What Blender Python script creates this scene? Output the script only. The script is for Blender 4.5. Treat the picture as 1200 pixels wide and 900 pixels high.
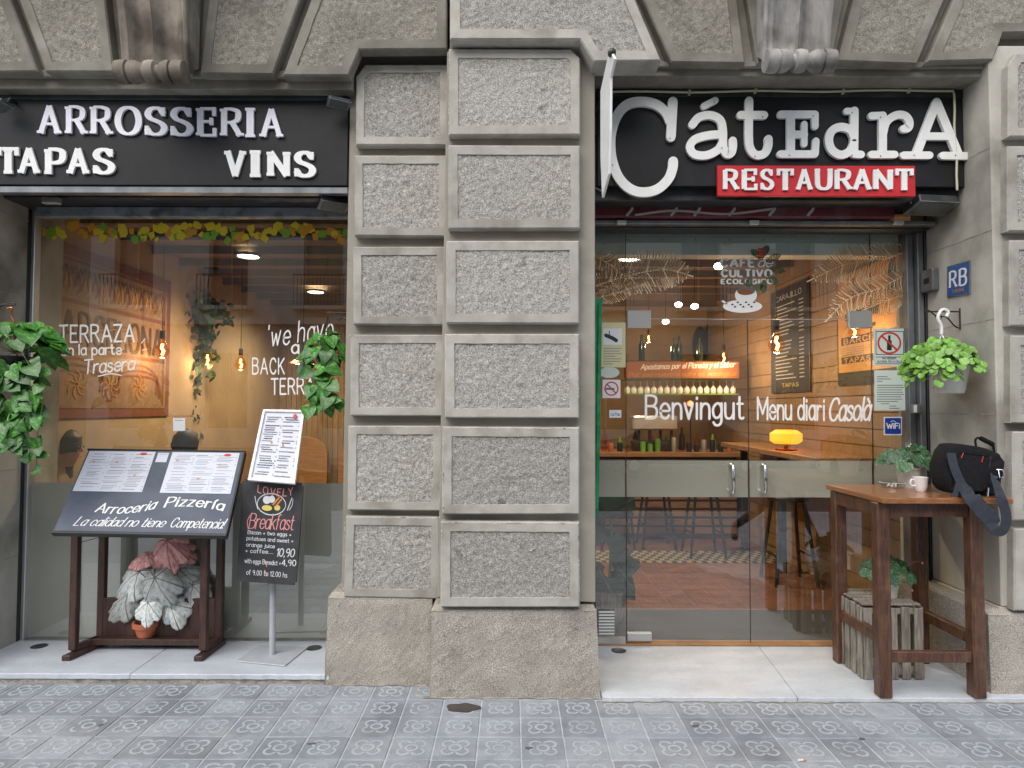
import bpy, bmesh, math, random
import numpy as np
from mathutils import Vector, Matrix, Euler

random.seed(7)
rng = np.random.default_rng(7)
S = bpy.context.scene
for o in list(bpy.data.objects):
    bpy.data.objects.remove(o, do_unlink=True)

# ------------------------------------------------------------------ camera
FPX, CAMH = 775.0, 1.55
PITCH, ROLL = math.radians(2.07), 0.003
cd = bpy.data.cameras.new("camera")
cam = bpy.data.objects.new("camera", cd)
S.collection.objects.link(cam)
cd.sensor_fit = 'HORIZONTAL'; cd.sensor_width = 36.0; cd.lens = 36.0 * FPX / 1200.0
cd.clip_start = 0.05; cd.clip_end = 500
RM = Matrix.Rotation(math.pi / 2 + PITCH, 3, 'X') @ Matrix.Rotation(ROLL, 3, 'Z')
cam.matrix_world = Matrix.Translation((0, 0, CAMH)) @ RM.to_4x4()
S.camera = cam
S.render.resolution_x, S.render.resolution_y = 1024, 768
# ------------------------------------------------------------------ world, sun, exposure
SUN_EL, SUN_AZ = math.radians(47), math.radians(203)      # azimuth: direction the light comes from, 180 = from behind the camera
w = bpy.data.worlds.new("World"); S.world = w; w.use_nodes = True
nt = w.node_tree; bg = nt.nodes['Background']
sky = nt.nodes.new('ShaderNodeTexSky'); sky.sky_type = 'NISHITA'; sky.sun_disc = False
sky.sun_elevation = SUN_EL; sky.sun_rotation = SUN_AZ
sky.air_density = 1.0; sky.dust_density = 2.0; sky.ozone_density = 1.0
hs = nt.nodes.new('ShaderNodeHueSaturation'); hs.inputs['Saturation'].default_value = 0.68
nt.links.new(sky.outputs[0], hs.inputs['Color']); nt.links.new(hs.outputs[0], bg.inputs['Color'])
bg.inputs['Strength'].default_value = 0.13
sd = bpy.data.lights.new("sun", 'SUN'); sd.energy = 1.6; sd.angle = math.radians(65); sd.color = (1, 0.975, 0.94)
sun = bpy.data.objects.new("sun", sd); S.collection.objects.link(sun)
dv = Vector((math.sin(SUN_AZ) * math.cos(SUN_EL), math.cos(SUN_AZ) * math.cos(SUN_EL), math.sin(SUN_EL)))
sun.rotation_euler = dv.to_track_quat('Z', 'Y').to_euler()
S.view_settings.view_transform = 'Standard'; S.view_settings.look = 'None'
S.view_settings.exposure = 0.86; S.view_settings.gamma = 1
S.render.engine = 'CYCLES'
S.cycles.transparent_max_bounces = 24; S.cycles.max_bounces = 8
S.cycles.caustics_reflective = False; S.cycles.caustics_refractive = False

# ------------------------------------------------------------------ pixel -> place (photo 1200x900)
def ray(px, py):
    return RM @ Vector(((px - 600) / FPX, -(py - 450) / FPX, -1))
def P(px, py, Y):
    d = ray(px, py); t = Y / d.y; return Vector((d.x * t, Y, CAMH + d.z * t))
def PXp(px, py, X):
    d = ray(px, py); t = X / d.x; return Vector((X, d.y * t, CAMH + d.z * t))
def PZ(px, py, Z):
    d = ray(px, py); t = (Z - CAMH) / d.z; return Vector((d.x * t, d.y * t, Z))

# ------------------------------------------------------------------ materials
M = {}
def node(nt, t, **k):
    n = nt.nodes.new(t)
    for a, b in k.items():
        setattr(n, a, b)
    return n
def mat(name, c1, c2=None, rough=0.6, scale=6.0, bump=0.0, bscale=60.0, metal=0.0, stretch=(1, 1, 1),
        detail=6, c3=None, scale3=1.2, amt3=0.5, emit=None, estr=0, spec=0.5, coat=0, coords='pos', rvar=0.0, lo=.35, hi=.65,
        voro=0, trans=0, alpha=1, bdist=0.01, speck=0, speck_s=300, c3lo=.5, c3hi=.68, objvar=0.0, sss=0):
    m = bpy.data.materials.new(name); m.use_nodes = True; t = m.node_tree; L = t.links
    b = t.nodes['Principled BSDF']
    b.inputs['Roughness'].default_value = rough; b.inputs['Metallic'].default_value = metal
    b.inputs['Specular IOR Level'].default_value = spec
    b.inputs['Coat Weight'].default_value = coat
    b.inputs['Alpha'].default_value = alpha
    b.inputs['Transmission Weight'].default_value = trans
    if coords == 'pos':
        src = node(t, 'ShaderNodeNewGeometry').outputs['Position']
    else:
        src = node(t, 'ShaderNodeTexCoord').outputs['Object']
    mp = node(t, 'ShaderNodeMapping'); mp.inputs['Scale'].default_value = stretch
    L.new(src, mp.inputs['Vector'])
    col = None
    if c2 is not None:
        n = node(t, 'ShaderNodeTexNoise'); n.inputs['Scale'].default_value = scale; n.inputs['Detail'].default_value = detail
        n.inputs['Roughness'].default_value = .62
        L.new(mp.outputs[0], n.inputs['Vector'])
        r = node(t, 'ShaderNodeValToRGB'); r.color_ramp.elements[0].color = (*c1, 1); r.color_ramp.elements[1].color = (*c2, 1)
        r.color_ramp.elements[0].position = lo; r.color_ramp.elements[1].position = hi
        L.new(n.outputs['Fac'], r.inputs['Fac']); col = r.outputs['Color']
        if rvar:
            mr = node(t, 'ShaderNodeMapRange'); mr.inputs['To Min'].default_value = max(0, rough - rvar); mr.inputs['To Max'].default_value = min(1, rough + rvar)
            L.new(n.outputs['Fac'], mr.inputs['Value']); L.new(mr.outputs[0], b.inputs['Roughness'])
    if c3 is not None:
        n3 = node(t, 'ShaderNodeTexNoise'); n3.inputs['Scale'].default_value = scale3; n3.inputs['Detail'].default_value = 5
        L.new(src, n3.inputs['Vector'])
        r3 = node(t, 'ShaderNodeMapRange'); r3.inputs['From Min'].default_value = c3lo; r3.inputs['From Max'].default_value = c3hi
        r3.inputs['To Max'].default_value = amt3
        L.new(n3.outputs['Fac'], r3.inputs['Value'])
        mx = node(t, 'ShaderNodeMix', data_type='RGBA'); L.new(r3.outputs[0], mx.inputs['Factor'])
        if col: L.new(col, mx.inputs[6])
        else: mx.inputs[6].default_value = (*c1, 1)
        mx.inputs[7].default_value = (*c3, 1); col = mx.outputs[2]
    if speck:
        v = node(t, 'ShaderNodeTexNoise'); v.inputs['Scale'].default_value = speck_s; v.inputs['Detail'].default_value = 1
        L.new(src, v.inputs['Vector'])
        mr = node(t, 'ShaderNodeMapRange'); mr.inputs['From Min'].default_value = .3; mr.inputs['From Max'].default_value = .7
        mr.inputs['To Min'].default_value = 1 - speck; mr.inputs['To Max'].default_value = 1 + speck * .6
        L.new(v.outputs['Fac'], mr.inputs['Value'])
        mu = node(t, 'ShaderNodeVectorMath', operation='SCALE')
        if col: L.new(col, mu.inputs[0])
        else: mu.inputs[0].default_value = c1
        L.new(mr.outputs[0], mu.inputs['Scale']); col = mu.outputs[0]
    if objvar:
        oi = node(t, 'ShaderNodeObjectInfo'); h = node(t, 'ShaderNodeHueSaturation')
        mr = node(t, 'ShaderNodeMapRange'); mr.inputs['To Min'].default_value = 1 - objvar; mr.inputs['To Max'].default_value = 1 + objvar
        L.new(oi.outputs['Random'], mr.inputs['Value']); L.new(mr.outputs[0], h.inputs['Value'])
        if col: L.new(col, h.inputs['Color'])
        else: h.inputs['Color'].default_value = (*c1, 1)
        col = h.outputs[0]
    if col: L.new(col, b.inputs['Base Color'])
    else: b.inputs['Base Color'].default_value = (*c1, 1)
    if bump:
        bn = node(t, 'ShaderNodeTexVoronoi' if voro else 'ShaderNodeTexNoise'); bn.inputs['Scale'].default_value = bscale
        bn.inputs['Detail'].default_value = 3 if not voro else 1
        L.new(mp.outputs[0], bn.inputs['Vector'])
        bb = node(t, 'ShaderNodeBump'); bb.inputs['Strength'].default_value = bump; bb.inputs['Distance'].default_value = bdist
        L.new(bn.outputs[0], bb.inputs['Height']); L.new(bb.outputs[0], b.inputs['Normal'])
    if emit:
        b.inputs['Emission Color'].default_value = (*emit, 1); b.inputs['Emission Strength'].default_value = estr
    M[name] = m
    return m

mat('hammered_stone', (.335, .32, .285), (.47, .452, .41), rough=.95, scale=38, lo=.36, hi=.64, bump=.8, bscale=150, bdist=.006,
    c3=(.075, .072, .068), scale3=9, amt3=.75, c3lo=.66, c3hi=.76, speck=.42, speck_s=130, spec=.2, objvar=.10)
mat('hammered_stone_shaded', (.22, .205, .17), (.34, .32, .27), rough=.95, scale=38, lo=.36, hi=.64, bump=.8, bscale=150, bdist=.006,  # darker copy of the hammered stone: shade on the arch blocks put into colour
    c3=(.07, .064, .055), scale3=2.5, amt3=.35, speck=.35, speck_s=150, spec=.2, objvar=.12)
mat('dressed_stone', (.385, .365, .32), (.49, .47, .42), rough=.9, scale=7, bump=.25, bscale=90, bdist=.004,
    c3=(.24, .222, .185), scale3=5.2, amt3=.7, c3lo=.5, c3hi=.68, speck=.14, spec=.25, objvar=.08)
mat('dressed_stone_shaded', (.22, .208, .175), (.32, .305, .262), rough=.9, scale=6, bump=.25, bscale=90, bdist=.004,  # same for the dressed stone: shade of arch and lintels painted in
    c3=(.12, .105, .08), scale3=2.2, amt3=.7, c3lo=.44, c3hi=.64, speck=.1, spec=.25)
mat('wall_stone', (.30, .275, .225), (.39, .365, .31), rough=.9, scale=4, bump=.2, bscale=70, bdist=.004,
    c3=(.17, .155, .125), scale3=2.0, amt3=.6, speck=.1, spec=.25)
mat('jamb_stone', (.42, .40, .35), (.55, .53, .465), rough=.88, scale=3.5, bump=.2, bscale=60, bdist=.004, stretch=(1, 1, .45),
    c3=(.14, .125, .10), scale3=1.7, amt3=.8, c3lo=.48, c3hi=.66, speck=.07, spec=.25)
mat('plinth_stone', (.38, .345, .295), (.50, .46, .395), rough=.95, scale=5, bump=.9, bscale=200, bdist=.004,
    c3=(.22, .205, .185), scale3=4.2, amt3=.45, c3lo=.52, c3hi=.7, speck=.5, speck_s=210, spec=.2)
mat('carved_stone', (.20, .17, .135), (.36, .315, .26), rough=.9, scale=6, bump=.4, bscale=60, bdist=.006, stretch=(1, 1, .3),
    c3=(.055, .045, .038), scale3=3.5, amt3=.8, c3lo=.42, c3hi=.6, spec=.2)
mat('carved_stone_grey', (.23, .22, .205), (.46, .44, .42), rough=.9, scale=6, bump=.4, bscale=60, bdist=.006, stretch=(1, 1, .3),
    c3=(.07, .065, .058), scale3=4, amt3=.8, c3lo=.45, c3hi=.62, spec=.2)
mat('paving_tile', (.265, .282, .302), (.345, .362, .38), rough=.8, scale=9, bump=.4, bscale=220, bdist=.003,
    c3=(.13, .14, .15), scale3=2.4, amt3=.5, objvar=.17, speck=.16, speck_s=260, spec=.35)
mat('paving_flower', (.38, .405, .43), (.47, .495, .52), rough=.8, scale=14, bump=.3, bscale=200, bdist=.002,
    c3=(.27, .29, .32), scale3=3.5, amt3=.8, c3lo=.5, c3hi=.72, speck=.1, spec=.3)
mat('paving_joint', (.40, .43, .45), (.56, .59, .61), rough=.95, scale=18, bump=.4, bscale=150, bdist=.003)
mat('asphalt', (.045, .045, .047), (.065, .065, .066), rough=.9, scale=60, bump=.4, bscale=200)
mat('marble', (.49, .53, .575), (.60, .635, .675), rough=.32, scale=2.2, stretch=(1, 3.0, 1), c3=(.40, .42, .44), scale3=5, amt3=.55, c3lo=.5, c3hi=.75, rvar=.1,
    bump=.05, bscale=30, speck=.05, speck_s=60)
mat('gum', (.11, .115, .12), rough=.9)
mat('chip_pale', (.56, .55, .51), rough=.9)
mat('mortar', (.30, .26, .21), (.48, .44, .38), rough=.95, scale=22, bump=.9, bscale=60, bdist=.012, c3=(.12, .10, .08), scale3=9, amt3=.7)
mat('sign_black', (.009, .009, .010), (.016, .016, .018), spec=.3, rough=.5, scale=5, bump=.06, bscale=30, rvar=.1)
mat('letter_white', (.86, .86, .84), (.78, .78, .75), rough=.45, scale=12)
mat('letter_lilac', (.85, .83, .90), (.77, .75, .84), rough=.45, scale=12)
mat('sign_red', (.58, .02, .025), (.48, .014, .02), rough=.45, scale=9)
mat('maroon', (.16, .022, .035), (.08, .012, .02), rough=.5, scale=9, c3=(.16, .12, .13), scale3=6, amt3=.5)
mat('dark_metal', (.035, .037, .04), (.06, .062, .066), rough=.45, scale=12, metal=.4, c3=(.10, .10, .10), scale3=7, amt3=.5)
mat('black_metal', (.015, .015, .016), rough=.45, spec=.5)
mat('iron', (.02, .018, .017), rough=.6)
mat('grey_metal', (.26, .27, .28), (.17, .18, .19), rough=.42, scale=9, metal=.5, c3=(.09, .09, .095), scale3=5, amt3=.6, stretch=(1, 1, .3))
mat('blue_grey_metal', (.36, .39, .42), (.24, .26, .285), rough=.5, scale=7, c3=(.06, .065, .07), scale3=8, amt3=.8, metal=.2)
mat('green_grey_box', (.66, .72, .66), (.54, .60, .55), rough=.5, scale=4)
mat('steel', (.62, .62, .60), rough=.38, metal=.8)
mat('chrome', (.72, .72, .72), rough=.12, metal=1.0)
mat('stand_grey', (.46, .48, .51), (.40, .42, .45), rough=.4, scale=20)
mat('conduit', (.55, .54, .38), rough=.5)
mat('green_paint', (.02, .29, .115), (.012, .19, .075), rough=.35, scale=12, stretch=(1, 1, .3), c3=(.10, .42, .22), scale3=11, amt3=.6)
mat('table_wood', (.20, .075, .026), (.38, .16, .055), rough=.3, scale=16, stretch=(1, 9, 9), bump=.08, bscale=40, coat=.5, rvar=.06)
mat('table_leg_wood', (.045, .02, .013), (.13, .055, .028), rough=.45, scale=14, stretch=(7, 7, .7), bump=.12, bscale=30,
    c3=(.20, .10, .05), scale3=14, amt3=.4, coat=.15)
mat('stand_wood', (.028, .014, .011), (.075, .034, .024), rough=.5, scale=14, stretch=(7, 7, .7), bump=.1, bscale=30, c3=(.12, .05, .034), scale3=10, amt3=.5)
mat('old_wood', (.16, .135, .105), (.37, .335, .28), rough=.85, scale=12, stretch=(6, 6, .6), bump=.4, bscale=30, bdist=.004,
    c3=(.09, .07, .05), scale3=6, amt3=.5)
mat('interior_wood', (.25, .13, .055), (.40, .22, .10), rough=.55, scale=6, stretch=(1, 1, 8), bump=.1, bscale=20)
mat('tan_wall', (.32, .225, .13), (.40, .285, .17), rough=.8, scale=3)
mat('panel_wood', (.26, .165, .085), (.36, .24, .13), rough=.6, scale=9, stretch=(6, 6, .6), objvar=.15)
mat('ceiling_brown', (.12, .085, .055), (.16, .115, .075), rough=.85, scale=3)
mat('floor_plank', (.15, .062, .033), (.24, .105, .058), rough=.42, scale=7, stretch=(3, 3, 1), objvar=.25)
mat('floor_dark', (.05, .04, .035), (.08, .065, .055), rough=.6, scale=7)
mat('mat_grey', (.035, .038, .042), (.055, .06, .066), rough=.85, scale=60, bump=.4, bscale=200)
mat('mosaic_light', (.42, .36, .24), rough=.6); mat('mosaic_dark', (.06, .05, .045), rough=.6)
mat('dark_wood', (.03, .02, .015), (.06, .04, .028), rough=.5, scale=8)
mat('black_board', (.022, .022, .025), (.036, .036, .04), rough=.7, scale=14, c3=(.06, .06, .065), scale3=9, amt3=.4)
mat('slate_board', (.055, .07, .105), (.085, .10, .135), rough=.5, scale=6, c3=(.13, .145, .175), scale3=4, amt3=.35)
mat('paper', (.64, .66, .74), (.60, .62, .70), rough=.45, scale=3)
mat('paper_white', (.78, .79, .80), rough=.6)
mat('paper_yellow', (.66, .62, .36), rough=.6); mat('paper_green', (.58, .66, .60), rough=.6)
mat('ink', (.14, .14, .17), rough=.7); mat('ink_grey', (.31, .31, .36), rough=.7); mat('black', (.015, .015, .015), rough=.6)
mat('red_print', (.55, .04, .03), rough=.5); mat('orange_print', (.65, .25, .06), rough=.5); mat('yellow_chalk', (.72, .58, .14), rough=.8)
mat('pink_chalk', (.72, .30, .28), rough=.8); mat('chalk', (.68, .70, .72), rough=.85); mat('paint_white', (.80, .80, .78), rough=.6)
mat('vinyl_white', (.92, .91, .88), rough=.6); mat('vinyl_cream', (.62, .47, .30), rough=.6)
mat('blue_print', (.012, .05, .32), rough=.35); mat('plaque_blue', (.012, .09, .30), rough=.3); mat('gold_print', (.42, .22, .05), rough=.4)
mat('pot_terracotta', (.55, .165, .075), (.46, .13, .06), rough=.7, scale=14)
mat('pot_white', (.68, .67, .63), (.62, .60, .56), rough=.4, scale=10); mat('pot_green', (.012, .045, .04), rough=.4)
mat('pot_black', (.012, .012, .012), rough=.4)
mat('china', (.85, .85, .85), rough=.15, coat=.5)
mat('soil', (.03, .02, .014), rough=.95)
mat('fabric_black', (.006, .006, .0075), (.012, .012, .0145), spec=.25, rough=.9, scale=60, bump=.4, bscale=350, bdist=.002)
mat('strap', (.018, .022, .032), (.030, .035, .048), rough=.75, scale=50, bump=.4, bscale=500, bdist=.001)
mat('skin', (.42, .22, .15), rough=.55); mat('hair', (.02, .014, .01), rough=.6); mat('jeans', (.03, .035, .055), rough=.85)
mat('jacket', (.03, .03, .034), rough=.85); mat('shirt_red', (.25, .06, .05), rough=.85); mat('sneaker', (.35, .36, .30), rough=.7)
mat('rubber', (.015, .015, .015), rough=.8); mat('car_paint', (.05, .055, .065), rough=.25, coat=.8)
mat('building_stone', (.60, .54, .44), (.70, .64, .54), rough=.9, scale=2)
mat('building_dark', (.04, .045, .05), rough=.15, spec=.6)
mat('shutter_tan', (.34, .27, .18), (.40, .32, .22), rough=.8, scale=5)
mat('leaf_fresh', (.10, .27, .025), (.26, .50, .06), rough=.42, scale=3, lo=.4, hi=.7, coords='obj', objvar=.35)
mat('leaf_pothos', (.025, .125, .018), (.17, .40, .035), rough=.42, scale=3.2, coords='obj', objvar=.45, lo=.46, hi=.70, coat=.05)
mat('leaf_dark', (.022, .085, .028), (.15, .27, .14), rough=.5, scale=5, lo=.45, hi=.68, coords='obj', objvar=.35)
mat('leaf_shadowy', (.02, .045, .02), rough=.6)
mat('stem', (.16, .25, .06), rough=.5); mat('stem_red', (.35, .10, .09), rough=.5)
mat('sticker_yellow', (.80, .62, .03), rough=.5); mat('sticker_green', (.22, .44, .04), rough=.5); mat('sticker_orange', (.72, .33, .03), rough=.5)
mat('mural_cream', (.20, .11, .06), (.27, .16, .09), rough=.6, scale=12); mat('mural_red', (.17, .05, .028), rough=.6)
mat('mural_dark', (.06, .03, .02), rough=.6); mat('mural_gold', (.45, .20, .05), rough=.6)
mat('poster_amber', (.50, .25, .06), (.58, .32, .09), rough=.6, scale=5)
mat('beam_orange', (.27, .085, .025), rough=.6)
mat('copper', (.35, .14, .06), rough=.35, metal=.8)
mat('bulb_glow', (1, .6, .25), emit=(1, .42, .08), estr=28)
mat('lamp_glow', (1, .7, .35), emit=(1, .68, .32), estr=16)
mat('disc_glow', (1, .9, .7), emit=(1, .86, .62), estr=14)
mat('orange_glow', (1, .4, .1), emit=(1, .25, .01), estr=1.6)
mat('red_glow', (1, .2, .1), emit=(1, .12, .04), estr=5)
mat('bottle_glass', (.02, .035, .02), rough=.08, spec=.8)
mat('lamp_lens', (.10, .11, .10), rough=.12, spec=.8)

def glass(name, tint=(1, 1, 1), ior=1.5, extra=0.0, rough=0.0):
    m = bpy.data.materials.new(name); m.use_nodes = True; t = m.node_tree; L = t.links
    t.nodes.remove(t.nodes['Principled BSDF']); out = t.nodes['Material Output']
    tr = node(t, 'ShaderNodeBsdfTransparent'); tr.inputs[0].default_value = (*tint, 1)
    gl = node(t, 'ShaderNodeBsdfGlossy'); gl.inputs['Roughness'].default_value = rough
    fr = node(t, 'ShaderNodeFresnel'); fr.inputs['IOR'].default_value = ior
    ad = node(t, 'ShaderNodeMath', operation='ADD'); ad.inputs[1].default_value = extra; ad.use_clamp = True
    L.new(fr.outputs[0], ad.inputs[0])
    gb = node(t, 'ShaderNodeNewGeometry'); iv = node(t, 'ShaderNodeMath', operation='SUBTRACT'); iv.inputs[0].default_value = 1; L.new(gb.outputs['Backfacing'], iv.inputs[1])
    ml_ = node(t, 'ShaderNodeMath', operation='MULTIPLY'); L.new(ad.outputs[0], ml_.inputs[0]); L.new(iv.outputs[0], ml_.inputs[1]); ad = ml_
    mx = node(t, 'ShaderNodeMixShader'); L.new(ad.outputs[0], mx.inputs[0]); L.new(tr.outputs[0], mx.inputs[1]); L.new(gl.outputs[0], mx.inputs[2])
    L.new(mx.outputs[0], out.inputs['Surface']); M[name] = m
def film(name, col, op, rough=.5):
    m = bpy.data.materials.new(name); m.use_nodes = True; t = m.node_tree; L = t.links
    b = t.nodes['Principled BSDF']; out = t.nodes['Material Output']
    b.inputs['Base Color'].default_value = (*col, 1); b.inputs['Roughness'].default_value = rough
    tr = node(t, 'ShaderNodeBsdfTransparent'); mx = node(t, 'ShaderNodeMixShader'); mx.inputs[0].default_value = op
    L.new(tr.outputs[0], mx.inputs[1]); L.new(b.outputs[0], mx.inputs[2]); L.new(mx.outputs[0], out.inputs['Surface']); M[name] = m
glass('pane_glass', tint=(.96, .975, .96), ior=2.9)
glass('clear_glass', tint=(.93, .95, .95), ior=1.45, extra=.05, rough=.05)
glass('amber_glass', tint=(1, .72, .42), ior=1.45, extra=.03, rough=.05)
film('frosted_film', (.52, .51, .47), .94, .35)
film('band_film', (.62, .565, .475), .94, .4)
film('white_film', (.80, .78, .74), .6, .6)
film('cream_film', (.88, .72, .48), .85, .6)

# ------------------------------------------------------------------ object helpers
COL = S.collection
WL = {}
def setp(o, label=None, cat=None, group=None, kind=None):
    if label: o['label'] = label
    if cat: o['category'] = cat
    if group: o['group'] = group
    if kind: o['kind'] = kind
    return o
def thing(name, label, cat, loc, group=None, kind=None):
    o = bpy.data.objects.new(name, None); o.empty_display_size = .1; COL.objects.link(o)
    o.location = loc; WL[o.name] = Vector(loc)
    return setp(o, label, cat, group, kind)

class MB:
    def __init__(s):
        s.v = []; s.f = []; s.m = []; s.ms = []; s.cm = 0; s.col = None
    def use(s, m):
        if m not in s.ms: s.ms.append(m)
        s.cm = s.ms.index(m); return s
    def add(s, vs, fs):
        b = len(s.v); s.v += [tuple(v) for v in vs]
        for f in fs: s.f.append([b + i for i in f]); s.m.append(s.cm)
        return s
    def box(s, x0, x1, y0, y1, z0, z1):
        vs = [(x, y, z) for z in (z0, z1) for y in (y0, y1) for x in (x0, x1)]
        return s.add(vs, [(0, 2, 3, 1), (4, 5, 7, 6), (0, 1, 5, 4), (2, 6, 7, 3), (0, 4, 6, 2), (1, 3, 7, 5)])
    def obox(s, c, ax, ay, az):          # oriented box: centre and three half-axis vectors
        c = Vector(c); vs = [c + ax * i + ay * j + az * k for k in (-1, 1) for j in (-1, 1) for i in (-1, 1)]
        return s.add(vs, [(0, 2, 3, 1), (4, 5, 7, 6), (0, 1, 5, 4), (2, 6, 7, 3), (0, 4, 6, 2), (1, 3, 7, 5)])
    def prism(s, front, d):              # front: ordered points seen from the front, d: vector to the back
        n = len(front); fr = [Vector(p) for p in front]; d = Vector(d)
        vs = fr + [p + d for p in fr]
        fs = [tuple(range(n)), tuple(range(2 * n - 1, n - 1, -1))]
        for i in range(n):
            j = (i + 1) % n; fs.append((i, i + n, j + n, j))
        return s.add(vs, fs)
    def tube(s, pts, r, n=8, cap=True):
        pts = [Vector(p) for p in pts]; rs = r if isinstance(r, (list, tuple)) else [r] * len(pts)
        up = Vector((0, 0, 1)); rings = []; prev = None
        for i, p in enumerate(pts):
            t = (pts[min(i + 1, len(pts) - 1)] - pts[max(i - 1, 0)]).normalized()
            if prev is None:
                a = up if abs(t.z) < .9 else Vector((1, 0, 0)); u = t.cross(a).normalized()
            else:
                u = (prev - t * prev.dot(t)).normalized()
            prev = u; v = t.cross(u)
            rings.append([p + (u * math.cos(k * 2 * math.pi / n) + v * math.sin(k * 2 * math.pi / n)) * rs[i] for k in range(n)])
        vs = [q for rg in rings for q in rg]; fs = []
        for i in range(len(pts) - 1):
            for k in range(n):
                l = (k + 1) % n; fs.append((i * n + k, i * n + l, (i + 1) * n + l, (i + 1) * n + k))
        if cap: fs += [tuple(range(n - 1, -1, -1)), tuple((len(pts) - 1) * n + k for k in range(n))]
        return s.add(vs, fs)
    def lathe(s, prof, c=(0, 0, 0), n=20, axis='z', capb=True, capt=True):
        vs = []; fs = []; c = Vector(c)
        for (r, z) in prof:
            for k in range(n):
                a = 2 * math.pi * k / n; p = (r * math.cos(a), r * math.sin(a), z)
                if axis == 'x': p = (p[2], p[0], p[1])
                if axis == 'y': p = (p[0], p[2], -p[1])
                vs.append(c + Vector(p))
        for i in range(len(prof) - 1):
            for k in range(n):
                l = (k + 1) % n; fs.append((i * n + k, i * n + l, (i + 1) * n + l, (i + 1) * n + k))
        if capb and prof[0][0] > 1e-5: fs.append(tuple(range(n - 1, -1, -1)))
        if capt and prof[-1][0] > 1e-5: fs.append(tuple((len(prof) - 1) * n + k for k in range(n)))
        return s.add(vs, fs)
    def build(s, name, parent=None, mat=None, smooth=False, bevel=0, label=None, cat=None, group=None, kind=None, origin=None, seg=1):
        co = np.array(s.v, dtype=float)
        c = Vector(origin) if origin is not None else Vector((co.min(0) + co.max(0)) / 2)
        me = bpy.data.meshes.new(name); me.from_pydata([tuple(q) for q in (co - np.array(c))], [], s.f)
        if s.ms:
            for m in s.ms: me.materials.append(M[m])
            me.polygons.foreach_set('material_index', s.m)
        elif mat: me.materials.append(M[mat])
        if smooth: me.polygons.foreach_set('use_smooth', [True] * len(me.polygons))
        me.update()
        if smooth and smooth != 'all': me.set_sharp_from_angle(angle=math.radians(40))
        return place(name, me, c, parent, bevel, label, cat, group, kind, seg)
def place(name, me, c, parent=None, bevel=0, label=None, cat=None, group=None, kind=None, seg=1):
    o = bpy.data.objects.new(name, me); COL.objects.link(o); WL[o.name] = Vector(c)
    if parent is not None:
        o.parent = parent; o.location = Vector(c) - WL[parent.name]
    else: o.location = c
    if bevel:
        b = o.modifiers.new('bevel', 'BEVEL'); b.width = bevel; b.segments = seg; b.limit_method = 'ANGLE'; b.angle_limit = math.radians(40)
    return setp(o, label, cat, group, kind)
def leafobj(name, me, mtx, parent):
    o = bpy.data.objects.new(name, me); COL.objects.link(o); o.parent = parent
    m = mtx.copy(); m.translation = m.translation - WL[parent.name]; o.matrix_local = m; WL[o.name] = mtx.translation.copy(); return o
def dup(root, loc, label=None, rot=None):
    def cp(o, par):
        c = o.copy(); COL.objects.link(c); c.parent = par
        for ch in o.children: cp(ch, c)
        return c
    r = cp(root, None); r.location = loc
    if rot is not None: r.rotation_euler = (0, 0, rot)
    if label: r['label'] = label
    return r

def vnoise(x, y, seed):
    xi = np.floor(x).astype(np.int64); yi = np.floor(y).astype(np.int64); fx = x - xi; fy = y - yi
    fx = fx * fx * (3 - 2 * fx); fy = fy * fy * (3 - 2 * fy)
    def h(a, b):
        n = (a * 374761393 + b * 668265263 + seed * 974634777) & 0xFFFFFFFF
        n = ((n ^ (n >> 13)) * 1274126177) & 0xFFFFFFFF
        return ((n ^ (n >> 16)) & 0xFFFF) / 65535.0
    return (h(xi, yi) * (1 - fx) + h(xi + 1, yi) * fx) * (1 - fy) + (h(xi, yi + 1) * (1 - fx) + h(xi + 1, yi + 1) * fx) * fy

def inset(poly, d):                      # poly: (x, z) list, any winding
    n = len(poly); area = sum(poly[i][0] * poly[(i + 1) % n][1] - poly[(i + 1) % n][0] * poly[i][1] for i in range(n))
    sg = 1 if area > 0 else -1; out = []
    for i in range(n):
        a = Vector(poly[i - 1]); b = Vector(poly[i]); c = Vector(poly[(i + 1) % n])
        e1 = (b - a).normalized(); e2 = (c - b).normalized()
        n1 = Vector((-e1.y, e1.x)) * sg; n2 = Vector((-e2.y, e2.x)) * sg
        k = (n1 + n2); k = k / max(.3, k.dot(n1)); out.append((b.x + k.x * d, b.y + k.y * d))
    return out
def inpoly(poly, X, Z):
    r = np.zeros(X.shape, bool); n = len(poly); j = n - 1
    for i in range(n):
        xi, zi = poly[i]; xj, zj = poly[j]
        c = ((zi > Z) != (zj > Z)) & (X < (xj - xi) * (Z - zi) / (zj - zi + 1e-12) + xi); r ^= c; j = i
    return r

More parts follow.
